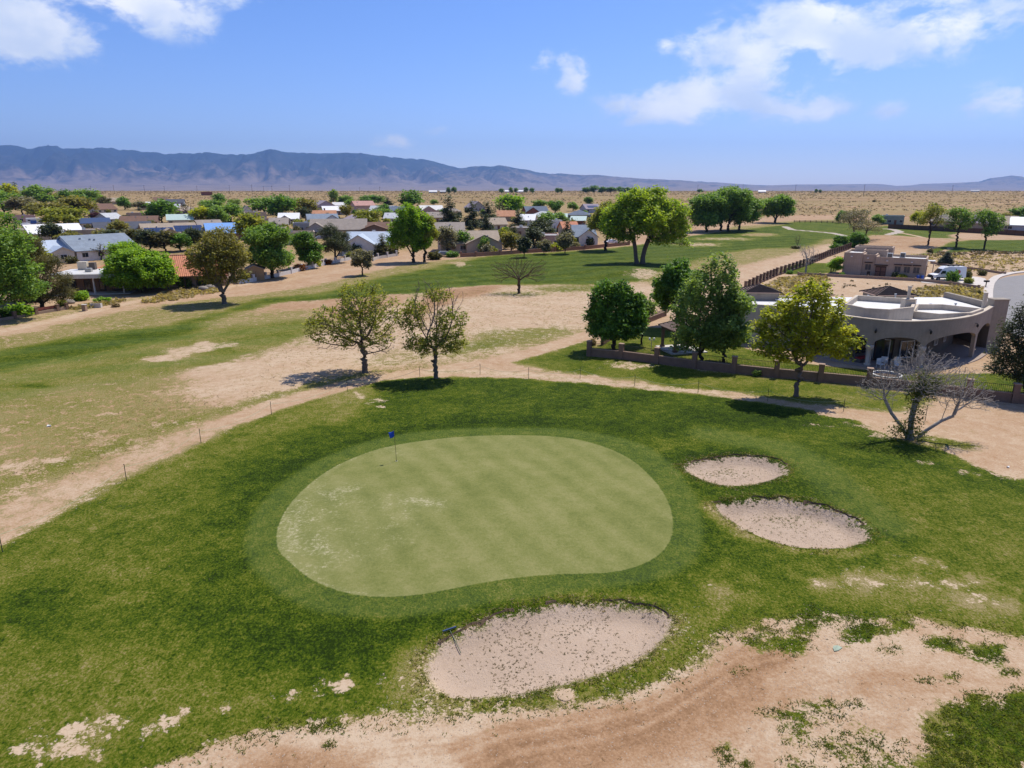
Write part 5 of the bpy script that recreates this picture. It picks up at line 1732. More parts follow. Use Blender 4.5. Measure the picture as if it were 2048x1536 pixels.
H('g2', 'violet-grey hip roof behind the middle right-hand tree', 1948, 459, 50, 13, 'hip', 'lilac', 'tan', 0, rise=3.4, short='violet-grey hip roof', nwin=1)
H('g3', 'tan gable house behind the rightmost right-hand tree', 2008, 462, 40, 12, 'gable', 'tan', 'tan', 30, rise=3.0, short='tan gable house at right', nwin=1)
H('g4', 'grey-roofed house cut by the right edge of view', 2052, 464, 56, 12, 'gable', 'steel', 'bluegrey', -14, rise=2.8, short='grey-roofed house at right edge', nwin=1)
H('rd', 'lone brick-red block building out on the plain', 414, 391, 21, 14, 'flat', 'brown', 'brick', 0, h=4.5, short='lone brick-red building', nwin=1, name='block_building')
for k_, px, py, wp, rf_, rc, wc, tx, sh in (
        ('x0', 418, 468, 44, 'gable', 'greytan', 'tan', 'grey-tan roof between the solar house and the bright blue roof', 'grey-tan roof by the blue one'), ('x1', 346, 424, 30, 'gable', 'palegrey', 'cream', 'small pale grey roof behind the wide tan-roofed house', 'small pale grey roof'),
        ('x2', 552, 476, 40, 'flat', 'tan', 'pink', 'low pinkish flat house left of the dark-windowed adobe', 'low pinkish flat house'), ('x3', 706, 452, 44, 'hip', 'lilac', 'grey', 'purple-grey hip roof behind the garage house', 'purple-grey hip roof'),
        ('x4', 742, 446, 34, 'gable', 'brown', 'tan', 'small brown roof above the dark brown low-gabled house', 'small brown roof'), ('x5', 822, 462, 46, 'gable', 'tan', 'sand', 'tan roof behind the tall close elms', 'tan roof behind the elms'),
        ('x6', 872, 446, 36, 'gable', 'greytan', 'tan', 'tan-grey roof left of the dark pines', 'tan-grey roof by the pines'), ('x7', 992, 462, 34, 'gable', 'tan', 'cream', 'cream house half hidden right of the dark pines', 'half hidden cream house'),
        ('x8', 1046, 474, 40, 'flat', 'offwhite', 'sand', 'low sandy flat house among the dark cypresses', 'low sandy flat house'), ('x9', 1056, 452, 30, 'gable', 'white', 'white', 'small white gable behind the dark cypresses', 'small white gable'),
        ('xa', 1136, 472, 30, 'gable', 'terracotta', 'sand', 'small terracotta roof behind the dormer house', 'small terracotta roof'), ('xb', 440, 442, 36, 'hip', 'tan', 'cream', 'tan hip roof behind the yellow-green town tree', 'tan hip roof'),
        ('xc', 790, 448, 36, 'gable', 'palegrey', 'white', 'pale grey roof below the slate-blue roofed house', 'pale grey roof'), ('xd', 560, 462, 34, 'gable', 'greytan', 'grey', 'dull grey roof right of the terracotta flat house', 'dull grey roof'),
        ('xe', 20, 492, 50, 'gable', 'greytan', 'cream', 'tan-roofed house half hidden at the left edge', 'half hidden left-edge house'), ('xf', 905, 432, 34, 'hip', 'greytan', 'tan', 'tan hip roof behind the dark pines', 'tan hip roof behind pines')):
    H(k_, tx, px, py, wp, 11, rf_, rc, wc, (ord(k_[1]) % 7 - 3) * 4, rise=2.3 if rf_ != 'flat' else None, nwin=2, short=sh, vents=1)
for i, (px, py, wp, rc, wc, tx) in enumerate(((866, 386, 16, 'white', 'white', 'far white ranch house on the skyline, left of the tree pair'), (886, 386, 12, 'palegrey', 'tan', 'tiny grey ranch shed on the skyline beside the tree pair'),
                                              (1016, 385, 12, 'white', 'cream', 'far white ranch roof among the skyline trees'), (1040, 385, 16, 'white', 'white', 'long white ranch roof on the skyline'),
                                              (1200, 385, 10, 'tan', 'cream', 'tiny cream ranch house before the dark skyline grove'), (1258, 385, 14, 'bluegrey', 'white', 'far grey ranch roof at the right of the skyline grove'),
                                              (1524, 385.5, 14, 'white', 'white', 'white sheds on the skyline beyond the cottonwoods'), (1950, 384, 14, 'palegrey', 'white', 'faint white house on the skyline at far right'))):
    H('sky%d' % i, tx, px, py, wp, 14, 'gable', rc, wc, 0, rise=2.5, nwin=1, name='ranch_house')

# ================================================================== town trees: four shapes, copied
PROTO = {}
for nm, kind, hh, ww, c0, lv, att, kw in (('round', 'round', 8, 8.5, 1.6, 8, 220, dict(lsize=.36, lspread=.62)), ('oval', 'oval', 9, 6.5, 1.5, 8, 220, dict(lsize=.34, lspread=.55)), ('spread', 'spread', 7, 10, 1.8, 8, 220, dict(lsize=.36, lspread=.62)),
                                          ('pine', 'cone', 11, 6, 1.0, 16, 420, dict(lsize=.30, lspread=.5, asp=.4)), ('bare', 'vase', 7, 7.5, 1.8, 1, 300, dict(lsize=.15, lspread=.4, bare=.6)), ('round2', 'round', 8, 8.5, 1.4, 8, 240, dict(lsize=.36, lspread=.6))):
    (V, F), lf = tree_data(hh, ww, c0, kind, seed=900 + len(PROTO), att=att, leaves=lv, r_base=.24, r_tip=.03, step=.42, **kw)
    PROTO[nm] = (np_mesh('trunk', V, F, smooth_shade=True), np_mesh('crown', lf[0], lf[1], {'rnd': lf[2]}), hh, ww)
    PROTO[nm][0].materials.append(B_DARK)
    PROTO[nm][1].materials.append(LF['elm'])
CN = dict(elm='olive green', olive='dusty olive', cotton='bright green', cottond='green', yellow='yellow-green', bright='light green', mulb='dark green', ash='soft green', pine='blackish green', pineb='brownish green', grey='grey-green', purple='dark purple')
KN = dict(round='round tree', oval='upright tree', spread='broad tree', pine='conifer', bare='bare tree', round2='bushy tree')
TT = [  # px, base, top, width, shape, leaf
    (20, 418, 374, 30, 'oval', 'yellow'), (37, 408, 369, 20, 'pine', 'pine'), (53, 408, 376, 12, 'pine', 'pine'), (82, 412, 376, 46, 'round', 'cottond'), (113, 410, 390, 22, 'oval', 'elm'), (134, 411, 383, 24, 'round', 'mulb'), (174, 412, 383, 42, 'spread', 'cottond'),
    (200, 410, 392, 18, 'round2', 'bright'), (212, 417, 396, 22, 'round', 'pineb'), (45, 430, 399, 44, 'round2', 'grey'), (8, 428, 386, 54, 'round', 'cottond'), (95, 438, 409, 60, 'spread', 'olive'), (155, 434, 398, 60, 'spread', 'olive'), (120, 428, 408, 18, 'pine', 'pine'),
    (130, 458, 420, 68, 'spread', 'elm'), (193, 440, 426, 24, 'round', 'purple'), (105, 486, 452, 36, 'round2', 'pine'), (142, 488, 468, 42, 'round', 'olive'), (240, 478, 446, 32, 'round2', 'olive'), (205, 492, 462, 30, 'round', 'olive'), (234, 496, 463, 46, 'oval', 'pine'), (270, 498, 462, 44, 'oval', 'pineb'),
    (300, 503, 464, 40, 'oval', 'pine'), (332, 503, 466, 40, 'oval', 'pineb'), (362, 503, 470, 36, 'oval', 'mulb'), (390, 500, 462, 34, 'round2', 'pine'), (203, 520, 488, 34, 'bare', 'grey'), (262, 520, 487, 34, 'oval', 'ash'), (250, 420, 397, 24, 'round', 'mulb'), (281, 420, 405, 26, 'round2', 'grey'),
    (324, 446, 405, 54, 'round', 'mulb'), (375, 438, 408, 38, 'bare', 'grey'), (440, 418, 391, 24, 'oval', 'mulb'), (424, 424, 403, 40, 'spread', 'cottond'), (409, 449, 419, 44, 'round2', 'yellow'), (438, 449, 416, 34, 'round', 'cottond'), (462, 444, 411, 44, 'round', 'cottond'), (384, 472, 444, 28, 'pine', 'pineb'),
    (470, 418, 401, 22, 'round2', 'ash'), (530, 430, 399, 56, 'spread', 'cottond'), (560, 438, 396, 52, 'round', 'mulb'), (590, 430, 401, 44, 'round2', 'cottond'), (614, 434, 401, 40, 'round', 'olive'), (611, 444, 418, 24, 'oval', 'pine'), (668, 411, 383, 16, 'oval', 'ash'), (690, 410, 393, 28, 'round', 'cottond'),
    (656, 444, 429, 18, 'round2', 'pine'), (508, 505, 436, 52, 'oval', 'elm'), (597, 458, 440, 22, 'round', 'elm'), (700, 424, 402, 18, 'oval', 'cottond'), (745, 411, 393, 42, 'spread', 'mulb'), (776, 410, 396, 18, 'pine', 'pine'), (822, 430, 387, 38, 'oval', 'mulb'), (868, 410, 400, 14, 'round', 'cottond'),
    (771, 431, 411, 26, 'round', 'mulb'), (766, 439, 420, 34, 'spread', 'cottond'), (736, 455, 424, 44, 'spread', 'elm'), (692, 436, 414, 24, 'round2', 'olive'), (852, 456, 423, 28, 'bare', 'ash'), (764, 511, 471, 30, 'pine', 'pineb'), (900, 458, 397, 42, 'pine', 'pine'), (944, 456, 407, 32, 'pine', 'pine'),
    (975, 452, 408, 44, 'pine', 'pine'), (972, 476, 433, 34, 'pine', 'pine'), (940, 472, 443, 18, 'pine', 'pine'), (886, 468, 447, 18, 'pine', 'pine'), (894, 508, 459, 34, 'oval', 'grey'), (925, 505, 466, 28, 'oval', 'mulb'), (946, 505, 479, 20, 'round2', 'bright'), (968, 508, 477, 20, 'round', 'cottond'),
    (1008, 498, 461, 32, 'round', 'elm'), (1022, 505, 468, 32, 'oval', 'olive'), (1036, 460, 423, 30, 'pine', 'pine'), (1030, 486, 453, 20, 'pine', 'pine'), (1022, 430, 394, 52, 'round', 'bright'), (1000, 438, 403, 30, 'bare', 'grey'), (1078, 417, 402, 28, 'round', 'cottond'), (1110, 428, 405, 30, 'round2', 'mulb'),
    (1084, 476, 442, 44, 'round', 'pine'), (1068, 496, 458, 32, 'oval', 'pine'), (1096, 460, 428, 36, 'round', 'cottond'), (1120, 447, 427, 28, 'round', 'cottond'), (1135, 490, 442, 26, 'pine', 'pine'), (1177, 413, 396, 16, 'oval', 'mulb'), (1146, 422, 406, 20, 'round', 'cottond'),
    (897, 388, 376, 8, 'round', 'mulb'), (908, 388, 376, 9, 'round2', 'mulb'), (1003, 387, 378, 9, 'round', 'mulb'), (1022, 387, 376, 8, 'round', 'mulb'), (1032, 387, 377, 8, 'oval', 'mulb'), (1052, 387, 376, 9, 'oval', 'mulb'), (1064, 387, 377, 9, 'round', 'mulb'), (1115, 387, 377, 9, 'round', 'mulb'), (1122, 387, 378, 6, 'oval', 'mulb'),
    (1172, 387, 376, 16, 'round', 'mulb'), (1188, 387, 373, 16, 'oval', 'mulb'), (1204, 387, 375, 16, 'round', 'mulb'), (1222, 387, 376, 18, 'round2', 'mulb'), (1240, 387, 375, 14, 'round', 'mulb'), (1254, 387, 376, 14, 'oval', 'mulb'), (1268, 387, 377, 14, 'round', 'mulb'), (1332, 386, 379, 8, 'round', 'mulb'),
    (1400, 386, 379, 10, 'spread', 'mulb'), (1632, 387, 379, 6, 'oval', 'mulb'), (1640, 387, 380, 5, 'oval', 'mulb'), (1834, 455, 427, 24, 'round2', 'yellow'), (1755, 449, 431, 22, 'round', 'cottond'), (2040, 446, 417, 44, 'round', 'mulb'), (2008, 448, 429, 26, 'round2', 'olive'), (1680, 446, 424, 18, 'round', 'mulb')]
OVR = {80: 'dark green tree on the skyline, left of a close pair by white ranch sheds'}
used_labels = set()
for n, (px, py, top, wp, shp, lf) in enumerate(TT):
    p = at(px, py)
    k = mpp(p)
    tm, cm, hh, ww = PROTO[shp]
    h = (py - top) * k * 1.10
    sx = wp * k / ww * 1.22
    far_row = py <= 388
    # say which one by its nearest house
    best = min(((abs(px - hx) + 2.2 * abs((py - 8) - (hy - 12)), hx, hy, hw, hs, kk) for kk, (hx, hy, hw, hs, _) in HOUSES.items() if kk.startswith('sky') == far_row), key=lambda q: q[0])
    _, hx, hy, hw, hs, kk = best
    if far_row:
        hs = dict(sky0='white ranch house', sky1='tiny grey ranch shed', sky2='first white ranch roof', sky3='long white ranch roof', sky4='tiny cream ranch house', sky5='grey ranch roof', sky6='white skyline sheds', sky7='faint white house').get(kk, 'ranch') + ' on the skyline'
    if py < hy - 6:
        rel = 'behind left end of the' if px < hx - hw * .2 else ('behind the right end of the' if px > hx + hw * .2 else 'right behind the')
    elif py > hy + 4:
        rel = 'in front of the left end of the' if px < hx - hw * .2 else ('in front of the right end of the' if px > hx + hw * .2 else 'right in front of the')
    else:
        rel = 'left of the' if px < hx else 'right of the'
    if far_row:
        rel = 'left of the' if px < hx else 'right of the'
    size = 'tiny' if far_row else ('small' if wp < 22 else ('big' if wp > 45 else ''))
    rel = rel.replace('in front of', 'before').replace('right behind', 'behind').replace('right before', 'before')
    hs = hs.replace(' on the skyline', ' on skyline')
    base = (size + ' ' + CN[lf] + ' ' + KN[shp] + ' ' + rel + ' ' + hs).strip()
    lab = base
    for extra in ('farther ', 'nearer ', 'taller ', 'slimmer ', 'second ', 'third ', 'fourth '):
        if lab not in used_labels:
            break
        lab = extra + base
    used_labels.add(lab)
    r_ = thing({'pine': 'conifer_tree', 'bare': 'bare_tree'}.get(shp, 'leafy_tree'), lab, 'tree', (p.x, p.y, p.z - .1), random.uniform(0, 6.28), 'trees of the town and skyline')
    r_.scale = (sx, sx, h / hh)
    link_mesh('trunk', tm, None, r_)
    c_o = link_mesh('crown', cm, None, r_)
    c_o.material_slots[0].link = 'OBJECT'
    c_o.material_slots[0].material = LF[lf]

# ================================================================== the near house with the curved arcade
def top_at(px, py, z):
    d = pix_dir(px, py)
    t_ = (z - CAM_H) / d.z
    return (d.x * t_, d.y * t_)


def spline(pts, step):
    out = []
    n = len(pts)
    for i in range(n - 1):
        p0, p1, p2, p3 = (np.array(pts[min(max(i + k, 0), n - 1)], float) for k in (-1, 0, 1, 2))
        m_ = max(2, int(np.linalg.norm(p2 - p1) / step))
        for j in range(m_):
            u_ = j / m_
            out.append(.5 * ((2 * p1) + (-p0 + p2) * u_ + (2 * p0 - 5 * p1 + 4 * p2 - p3) * u_ * u_ + (-p0 + 3 * p1 - 3 * p2 + p3) * u_ ** 3))
    out.append(np.array(pts[-1], float))
    return np.array(out)


def near_house():
    zg = float(Z(*at(1800, 745)[:2]))
    HT = 4.9
    root = thing('adobe_house', 'near tan adobe house with curved arcaded wall and white flat roofs', 'house', (0, 0, zg))
    zt = zg + HT
    arc = spline([top_at(1640, 623, zt), top_at(1700, 634, zt), top_at(1800, 644, zt), top_at(1900, 640, zt), top_at(1955, 630, zt), top_at(1988, 613, zt)], .25)
    seg = np.diff(arc, axis=0)
    S = np.concatenate([[0], np.cumsum(np.linalg.norm(seg, axis=1))])
    T = np.gradient(arc, axis=0)
    T /= np.linalg.norm(T, axis=1)[:, None]
    Nn = np.stack([T[:, 1], -T[:, 0]], 1)          # outwards, towards the viewer
    L = S[-1]

    def s_of(px):
        q = np.array([(p[0] * FPX / (p[1] * CP - (zg - CAM_H) * SP)) + 1024 for p in arc])
        return float(np.interp(px, q, S))
    cols = [s_of(v) for v in (1650, 1733, 1840, 1945)]
    spring, rise_ = 2.3, 1.0

    def under(s):
        if s > cols[-1]:
            a_, b_ = cols[-1], L + .3
        else:
            a_ = b_ = None
            for c0, c1 in zip(cols[:-1], cols[1:]):
                if c0 <= s <= c1:
                    a_, b_ = c0, c1
            if a_ is None:
                return 0.0
        hw = (b_ - a_) / 2 - .28
        q = (s - (a_ + b_) / 2) / hw
        return spring + rise_ * math.sqrt(max(0, 1 - q * q)) if abs(q) < 1 else 0.0
    # finer stations for the arches
    SS = np.arange(0, L, .10)
    AX, AY = np.interp(SS, S, arc[:, 0]), np.interp(SS, S, arc[:, 1])
    NX, NY = np.interp(SS, S, Nn[:, 0]), np.interp(SS, S, Nn[:, 1])
    w = MB()
    th = .38
    rows_ = []
    for i, s in enumerate(SS):
        u0 = under(s)
        b = len(w.v)
        ox, oy = AX[i], AY[i]
        ix, iy = AX[i] - NX[i] * th, AY[i] - NY[i] * th
        w.v += [(ox, oy, u0), (ox, oy, HT), (ix, iy, HT), (ix, iy, u0)]
        rows_.append((b, u0))
    for (b0, _), (b1, _) in zip(rows_[:-1], rows_[1:]):
        for q in range(4):
            q2 = (q + 1) % 4
            w.f.append((b0 + q, b1 + q, b1 + q2, b0 + q2))
    w.f.append((rows_[0][0], rows_[0][0] + 1, rows_[0][0] + 2, rows_[0][0] + 3))
    w.f.append(tuple(rows_[-1][0] + q for q in (3, 2, 1, 0)))
    w.build('arcade_wall', WL['near'], root)
    cap = MB()
    prev = None
    for i in range(0, len(SS), 3):
        ox, oy = AX[i] + NX[i] * .06, AY[i] + NY[i] * .06
        ix, iy = AX[i] - NX[i] * (th + .04), AY[i] - NY[i] * (th + .04)
        b = len(cap.v)
        cap.v += [(ox, oy, HT + .003), (ox, oy, HT + .10), (ix, iy, HT + .10), (ix, iy, HT + .003)]
        if prev is not None:
            for q in range(4):
                q2 = (q + 1) % 4
                cap.f.append((prev + q, b + q, b + q2, prev + q2))
        prev = b
    cap.build('coping', WL['nearcap'], root)
    # column capitals and shafts
    for c in cols[:3]:
        x, y = np.interp(c, S, arc[:, 0]), np.interp(c, S, arc[:, 1])
        nx_, ny_ = np.interp(c, S, Nn[:, 0]), np.interp(c, S, Nn[:, 1])
        x, y = x - nx_ * th / 2, y - ny_ * th / 2
        MB().lathe([(.36, .0), (.36, .2), (.27, .26), (.24, 1.6), (.27, 1.75), (.40, 1.95), (.40, 2.25)], 14, (x, y)).build('column', WL['nearcap'], root, True)
    # patio back wall
    back = [(AX[i] - NX[i] * 3.4, AY[i] - NY[i] * 3.4) for i in range(0, len(SS), 6)]
    bw = MB()
    for a_, b_ in zip(back[:-1], back[1:]):
        bw.poly([(a_[0], a_[1], 0), (b_[0], b_[1], 0), (b_[0], b_[1], HT - .6), (a_[0], a_[1], HT - .6)])
    bw.build('patio_wall', WL['near'], root)

    def on_back(px, z, ww, hh, nm='window'):
        s = s_of(px)
        x, y = np.interp(s, SS, AX), np.interp(s, SS, AY)
        nx_, ny_ = np.interp(s, SS, NX), np.interp(s, SS, NY)
        x, y = x - nx_ * 3.33, y - ny_ * 3.33
        ang_ = math.atan2(nx_, -ny_)
        M = Matrix.Translation((x, y, z)) @ Matrix.Rotation(ang_, 4, 'Z')
        e = .09
        f = MB()
        for c, s3 in (((0, -.05, hh / 2), (ww, .1, e)), ((0, -.05, -hh / 2), (ww, .1, e)), ((-ww / 2, -.05, 0), (e, .1, hh)), ((ww / 2, -.05, 0), (e, .1, hh)), ((0, -.05, 0), (.05, .06, hh))):
            f.box(c, s3, M=M)
        fo = f.build(nm, M_WOODD if nm != 'window' else M_FRAME, root)
        MB().box((0, -.02, 0), (ww - e, .03, hh - e), M=M).build('pane', M_GLASS, fo)
    on_back(1700, 1.2, 1.6, 2.3, 'glass_door')
    on_back(1752, 1.3, 1.5, 2.2)
    on_back(1790, 1.2, 1.8, 2.4, 'glass_door')
    on_back(1862, 1.2, 1.8, 1.8)
    on_back(1893, 1.15, 1.0, 2.2, 'glass_door')
    on_back(1933, 1.6, .75, .9)
    on_back(1952, 1.6, .75, .9)
    # patio floor and soffit
    pf = MB()
    n_ = len(back)
    outer = [(AX[i] + NX[i] * .7, AY[i] + NY[i] * .7) for i in range(0, len(SS), 6)]
    sf = MB()
    for i in range(n_ - 1):
        pf.poly([(*outer[i], .06), (*outer[i + 1], .06), (*back[i + 1], .06), (*back[i], .06)])
        pf.poly([(*outer[i], -.2), (*outer[i + 1], -.2), (*outer[i + 1], .06), (*outer[i], .06)])
        o_i, o_j = (AX[i * 6] - NX[i * 6] * .2, AY[i * 6] - NY[i * 6] * .2), (AX[(i + 1) * 6] - NX[(i + 1) * 6] * .2, AY[(i + 1) * 6] - NY[(i + 1) * 6] * .2)
        sf.poly([(*o_i, HT - .62), (*back[i], HT - .62), (*back[i + 1], HT - .62), (*o_j, HT - .62)])
    pf.build('patio_floor', pmat('patio_paving', (.30, .235, .19), .2, 3, .9, .1), root)
    # roof deck behind the curved parapet
    bl, br_ = np.array(back[0]), np.array(back[-1])
    right_end = np.array([AX[-1], AY[-1]])
    yb = max(bl[1], br_[1]) + 7.5
    deck = [(AX[i] - NX[i] * (th + .02), AY[i] - NY[i] * (th + .02)) for i in range(0, len(SS), 6)]
    deck_poly = deck + [(right_end[0] + .4, yb), (deck[0][0] - 1.0, yb)]
    dk = MB()
    dk.prism(deck_poly, HT - .60, HT - .42)
    dk.build('roof_deck', RF['deck'], root)
    body = MB()
    body.prism([tuple(p) for p in back] + [(right_end[0] + .4, yb), (back[0][0] - 1.0, yb)], 0, HT - .63)
    body.build('house_body', WL['near'], root)
    # right flank wall up to the corner pier
    fl = MB()
    fl.box(((right_end[0] + .45), (right_end[1] + yb) / 2 + .1, (HT + .25) / 2), (.5, yb - right_end[1], HT + .25))
    fl.build('side_wall', WL['near'], root)
    MB().box((right_end[0] + .75, right_end[1] + .5, (HT + .75) / 2), (1.7, 1.2, HT + .75)).box((right_end[0] + .75, right_end[1] + .5, HT + .80), (1.85, 1.35, .10)).build('chimney', WL['near'], root)
    cpx = top_at(1976, 606, zt + .6)
    MB().tube([(cpx[0], cpx[1] + .6, HT - .3), (cpx[0], cpx[1] + .6, HT + 1.7)], .22, 8).build('roof_vent', WL['nearcap'], root)

    def open_box(pts_px, z_top, base, nm, wall_mat, ph=.62, t_=.3, deck_m=RF['deck']):
        """raised block with parapet; outline given by pixels of its parapet top"""
        P = [top_at(a_, b_, zg + z_top) for a_, b_ in pts_px]
        n2 = len(P)
        c = np.mean(P, axis=0)
        ins = []
        for i in range(n2):
            a_, b_, c2 = np.array(P[i - 1]), np.array(P[i]), np.array(P[(i + 1) % n2])
            e1, e2 = (b_ - a_) / np.linalg.norm(b_ - a_), (c2 - b_) / np.linalg.norm(c2 - b_)
            n1, nn2 = np.array([-e1[1], e1[0]]), np.array([-e2[1], e2[0]])
            bis = n1 + nn2
            bis /= np.linalg.norm(bis)
            ins.append(tuple(b_ + bis * t_ / max(.4, float(bis @ n1))))
        o = MB()
        for i in range(n2):
            j = (i + 1) % n2
            A0, A1, B0, B1 = P[i], P[j], ins[i], ins[j]
            o.poly([(*A0, base), (*A1, base), (*A1, z_top), (*A0, z_top)])
            o.poly([(*A0, z_top), (*A1, z_top), (*B1, z_top), (*B0, z_top)])
            o.poly([(*B0, z_top - ph), (*B0, z_top), (*B1, z_top), (*B1, z_top - ph)])
        part = o.build(nm, wall_mat, root)
        d2 = MB()
        d2.poly([(*q, z_top - ph + .01) for q in ins])
        d2.build('roof_deck', deck_m, part)
        return part
    open_box([(1687, 607), (1730, 616), (1780, 619), (1828, 614), (1834, 598), (1712, 590)], 5.9, HT - .45, 'raised_block', WL['nearcap'])
    open_box([(1822, 622), (1880, 628), (1945, 625), (1968, 617), (1884, 608), (1832, 608)], 5.25, HT - .45, 'raised_block', WL['nearcap'])
    # left wing with its own low parapet
    open_box([(1470, 606), (1560, 612), (1690, 620), (1692, 598), (1580, 592), (1492, 588)], 4.7, 0, 'left_wing', WL['nearcap'], .5)
    # chimney on the raised block
    q = top_at(1816, 606, zg + 5.9)
    MB().box((q[0], q[1], 5.75), (1.1, .9, 1.1)).box((q[0], q[1], 6.34), (1.25, 1.05, .1)).build('chimney', WL['nearcap'], root)
    MB().tube([(q[0] - .05, q[1], 6.35), (q[0] - .05, q[1], 7.6)], .17, 8).tube([(q[0] - .05, q[1], 7.6), (q[0] - .05, q[1], 7.75)], .23, 8).build('flue_pipe', WL['nearcap'], root)
    # tiled hip roofs on the street side
    for (lx, ly, rx, ry, tx, ty) in ((1752, 592, 1838, 592, 1792, 576), (1486, 586, 1566, 587, 1510, 572)):
        zb = 5.2
        a_, b_ = np.array(top_at(lx, ly, zg + zb)), np.array(top_at(rx, ry, zg + zb))
        dv = np.array([-(b_ - a_)[1], (b_ - a_)[0]])
        dv = dv / np.linalg.norm(dv) * np.linalg.norm(b_ - a_) * .8
        cen = (a_ + b_) / 2 + dv / 2
        apex = (*cen, zb + np.linalg.norm(b_ - a_) * .17)
        cs = [a_, b_, b_ + dv, a_ + dv]
        h_ = MB()
        for i in range(4):
            h_.poly([(*cs[i], zb), (*cs[(i + 1) % 4], zb), apex])
        h_.poly([(*q2, zb) for q2 in reversed(cs)])
        ho = h_.build('hip_roof', RF['gaz'], root)
        body_ = MB()
        cc = [cen + (q2 - cen) * .86 for q2 in cs]
        body_.prism([tuple(q2) for q2 in cc], 0, zb - .01)
        body_.build('tower_wall', WL['near'], root)
        # rows of barrel tiles
        tl = MB()
        for i in range(4):
            A0, A1 = np.array((*cs[i], zb)), np.array((*cs[(i + 1) % 4], zb))
            ap = np.array(apex)
            for r_ in range(1, 9):
                f0 = r_ / 9.5
                tl.tube([tuple(A0 + (ap - A0) * f0 + np.array((0, 0, .03))), tuple(A1 + (ap - A1) * f0 + np.array((0, 0, .03)))], .06, 5)
            tl.tube([tuple(A0), tuple(ap)], .10, 6)
        tag(tl.build('roof_tiles', RF['dark'], ho), kind='stuff')
    for vx, vy, vz in ((1735, 600, 5.32), (1768, 604, 5.32), (1790, 597, 5.32), (1860, 617, 4.65), (1910, 616, 4.65), (1585, 600, 4.25), (1640, 604, 4.25)):
        q = top_at(vx, vy, zg + vz)
        MB().lathe([(.09, vz - .05), (.09, vz + .45), (.15, vz + .47), (.13, vz + .58)], 8, q).build('roof_vent', M_METAL, root)
    # wall lamps
    for px_, py_ in ((1742, 660), (1846, 660), (1937, 657)):
        s = s_of(px_)
        x, y = np.interp(s, SS, AX), np.interp(s, SS, AY)
        nx_, ny_ = np.interp(s, SS, NX), np.interp(s, SS, NY)
        MB().tube([(x, y, 4.0), (x + nx_ * .18, y + ny_ * .18, 4.05), (x + nx_ * .25, y + ny_ * .25, 3.95)], .035, 6).lathe([(.03, 3.6), (.11, 3.7), (.11, 3.92), (.05, 3.98)], 8, (x + nx_ * .25, y + ny_ * .25)).build('wall_lamp', M_BLACK, root)
    return zg, (AX, AY, NX, NY, s_of, SS)


NH_Z, NH = near_house()

# patio furniture
M_WHITE = pmat('white_paint', (.60, .59, .56), .06, 4, .5)
M_RED = pmat('red_cushion', (.35, .03, .03), .2, 5, .8)
M_CUSH = pmat('grey_wicker', (.10, .09, .085), .3, 12, .9, .3)


def patio_pt(px, off):
    s = NH[4](px)
    i = int(np.clip(np.searchsorted(NH[5], s), 0, len(NH[5]) - 1))
    return NH[0][i] - NH[2][i] * off, NH[1][i] - NH[3][i] * off


def patio_chair(px, off, rz, label):
    x, y = patio_pt(px, off)
    t_ = thing('patio_chair', label, 'chair', (x, y, NH_Z + .06), rz, 'white patio chairs')
    for sx in (-.28, .28):
        for sy in (-.26, .26):
            MB().tube([(sx, sy, 0), (sx * .95, sy * .95, .42)], .025, 6).build('leg', M_WHITE, t_)
    MB().box((0, 0, .45), (.62, .58, .08)).build('seat', M_WHITE, t_, bevel=.02)
    MB().box((0, .27, .75), (.62, .07, .56)).build('backrest', M_WHITE, t_, bevel=.02)
    for sx in (-.3, .3):
        MB().box((sx, 0, .66), (.06, .55, .05)).box((sx, -.24, .55), (.05, .05, .2)).build('armrest', M_WHITE, t_)


patio_chair(1760, -.55, .4, 'white patio chair left behind the dead tree, nearest the column')
patio_chair(1790, -.45, -.3, 'white patio chair behind the dead tree, beside another')
patio_chair(1768, .9, 2.6, 'white patio chair farther under the arcade by the column')
patio_chair(1800, 1.1, 3.4, 'white patio chair farther under the middle arch')
x, y = patio_pt(1712, 1.6)
t_ = thing('patio_sofa', 'dark wicker sofa with red cushions under the left arch', 'sofa', (x, y, NH_Z + .06), .5)
MB().box((0, 0, .2), (1.9, .8, .36)).build('base', M_CUSH, t_, bevel=.03)
MB().box((0, .34, .58), (1.9, .14, .5)).build('backrest', M_CUSH, t_, bevel=.03)
for sx in (-.6, 0, .6):
    MB().box((sx, -.05, .45), (.58, .66, .14)).build('cushion', M_RED, t_, bevel=.04)
# white ring on the yard grass (round raised planter rim)
p = at(1772, 758)
t_ = thing('round_planter', 'low round planter with white rim inside the yard wall', 'planter', (p.x, p.y, p.z))
pr_ = MB()
pr_.lathe([(1.32, 0), (1.32, .42), (1.22, .42), (1.22, .05)], 36)
pr_.build('wall', M_CONC, t_, True)
rg_ = MB()
for k_ in range(36):
    a0, a1 = 2 * math.pi * k_ / 36, 2 * math.pi * (k_ + 1) / 36
    for (r0, r1, z0, z1) in ((1.20, 1.38, .44, .52),):
        rg_.poly([(r0 * math.cos(a0), r0 * math.sin(a0), z1), (r1 * math.cos(a0), r1 * math.sin(a0), z1), (r1 * math.cos(a1), r1 * math.sin(a1), z1), (r0 * math.cos(a1), r0 * math.sin(a1), z1)])
        rg_.poly([(r1 * math.cos(a0), r1 * math.sin(a0), z0), (r1 * math.cos(a1), r1 * math.sin(a1), z0), (r1 * math.cos(a1), r1 * math.sin(a1), z1), (r1 * math.cos(a0), r1 * math.sin(a0), z1)])
        rg_.poly([(r0 * math.cos(a0), r0 * math.sin(a0), z0), (r0 * math.cos(a1), r0 * math.sin(a1), z0), (r0 * math.cos(a1), r0 * math.sin(a1), z1), (r0 * math.cos(a0), r0 * math.sin(a0), z1)])
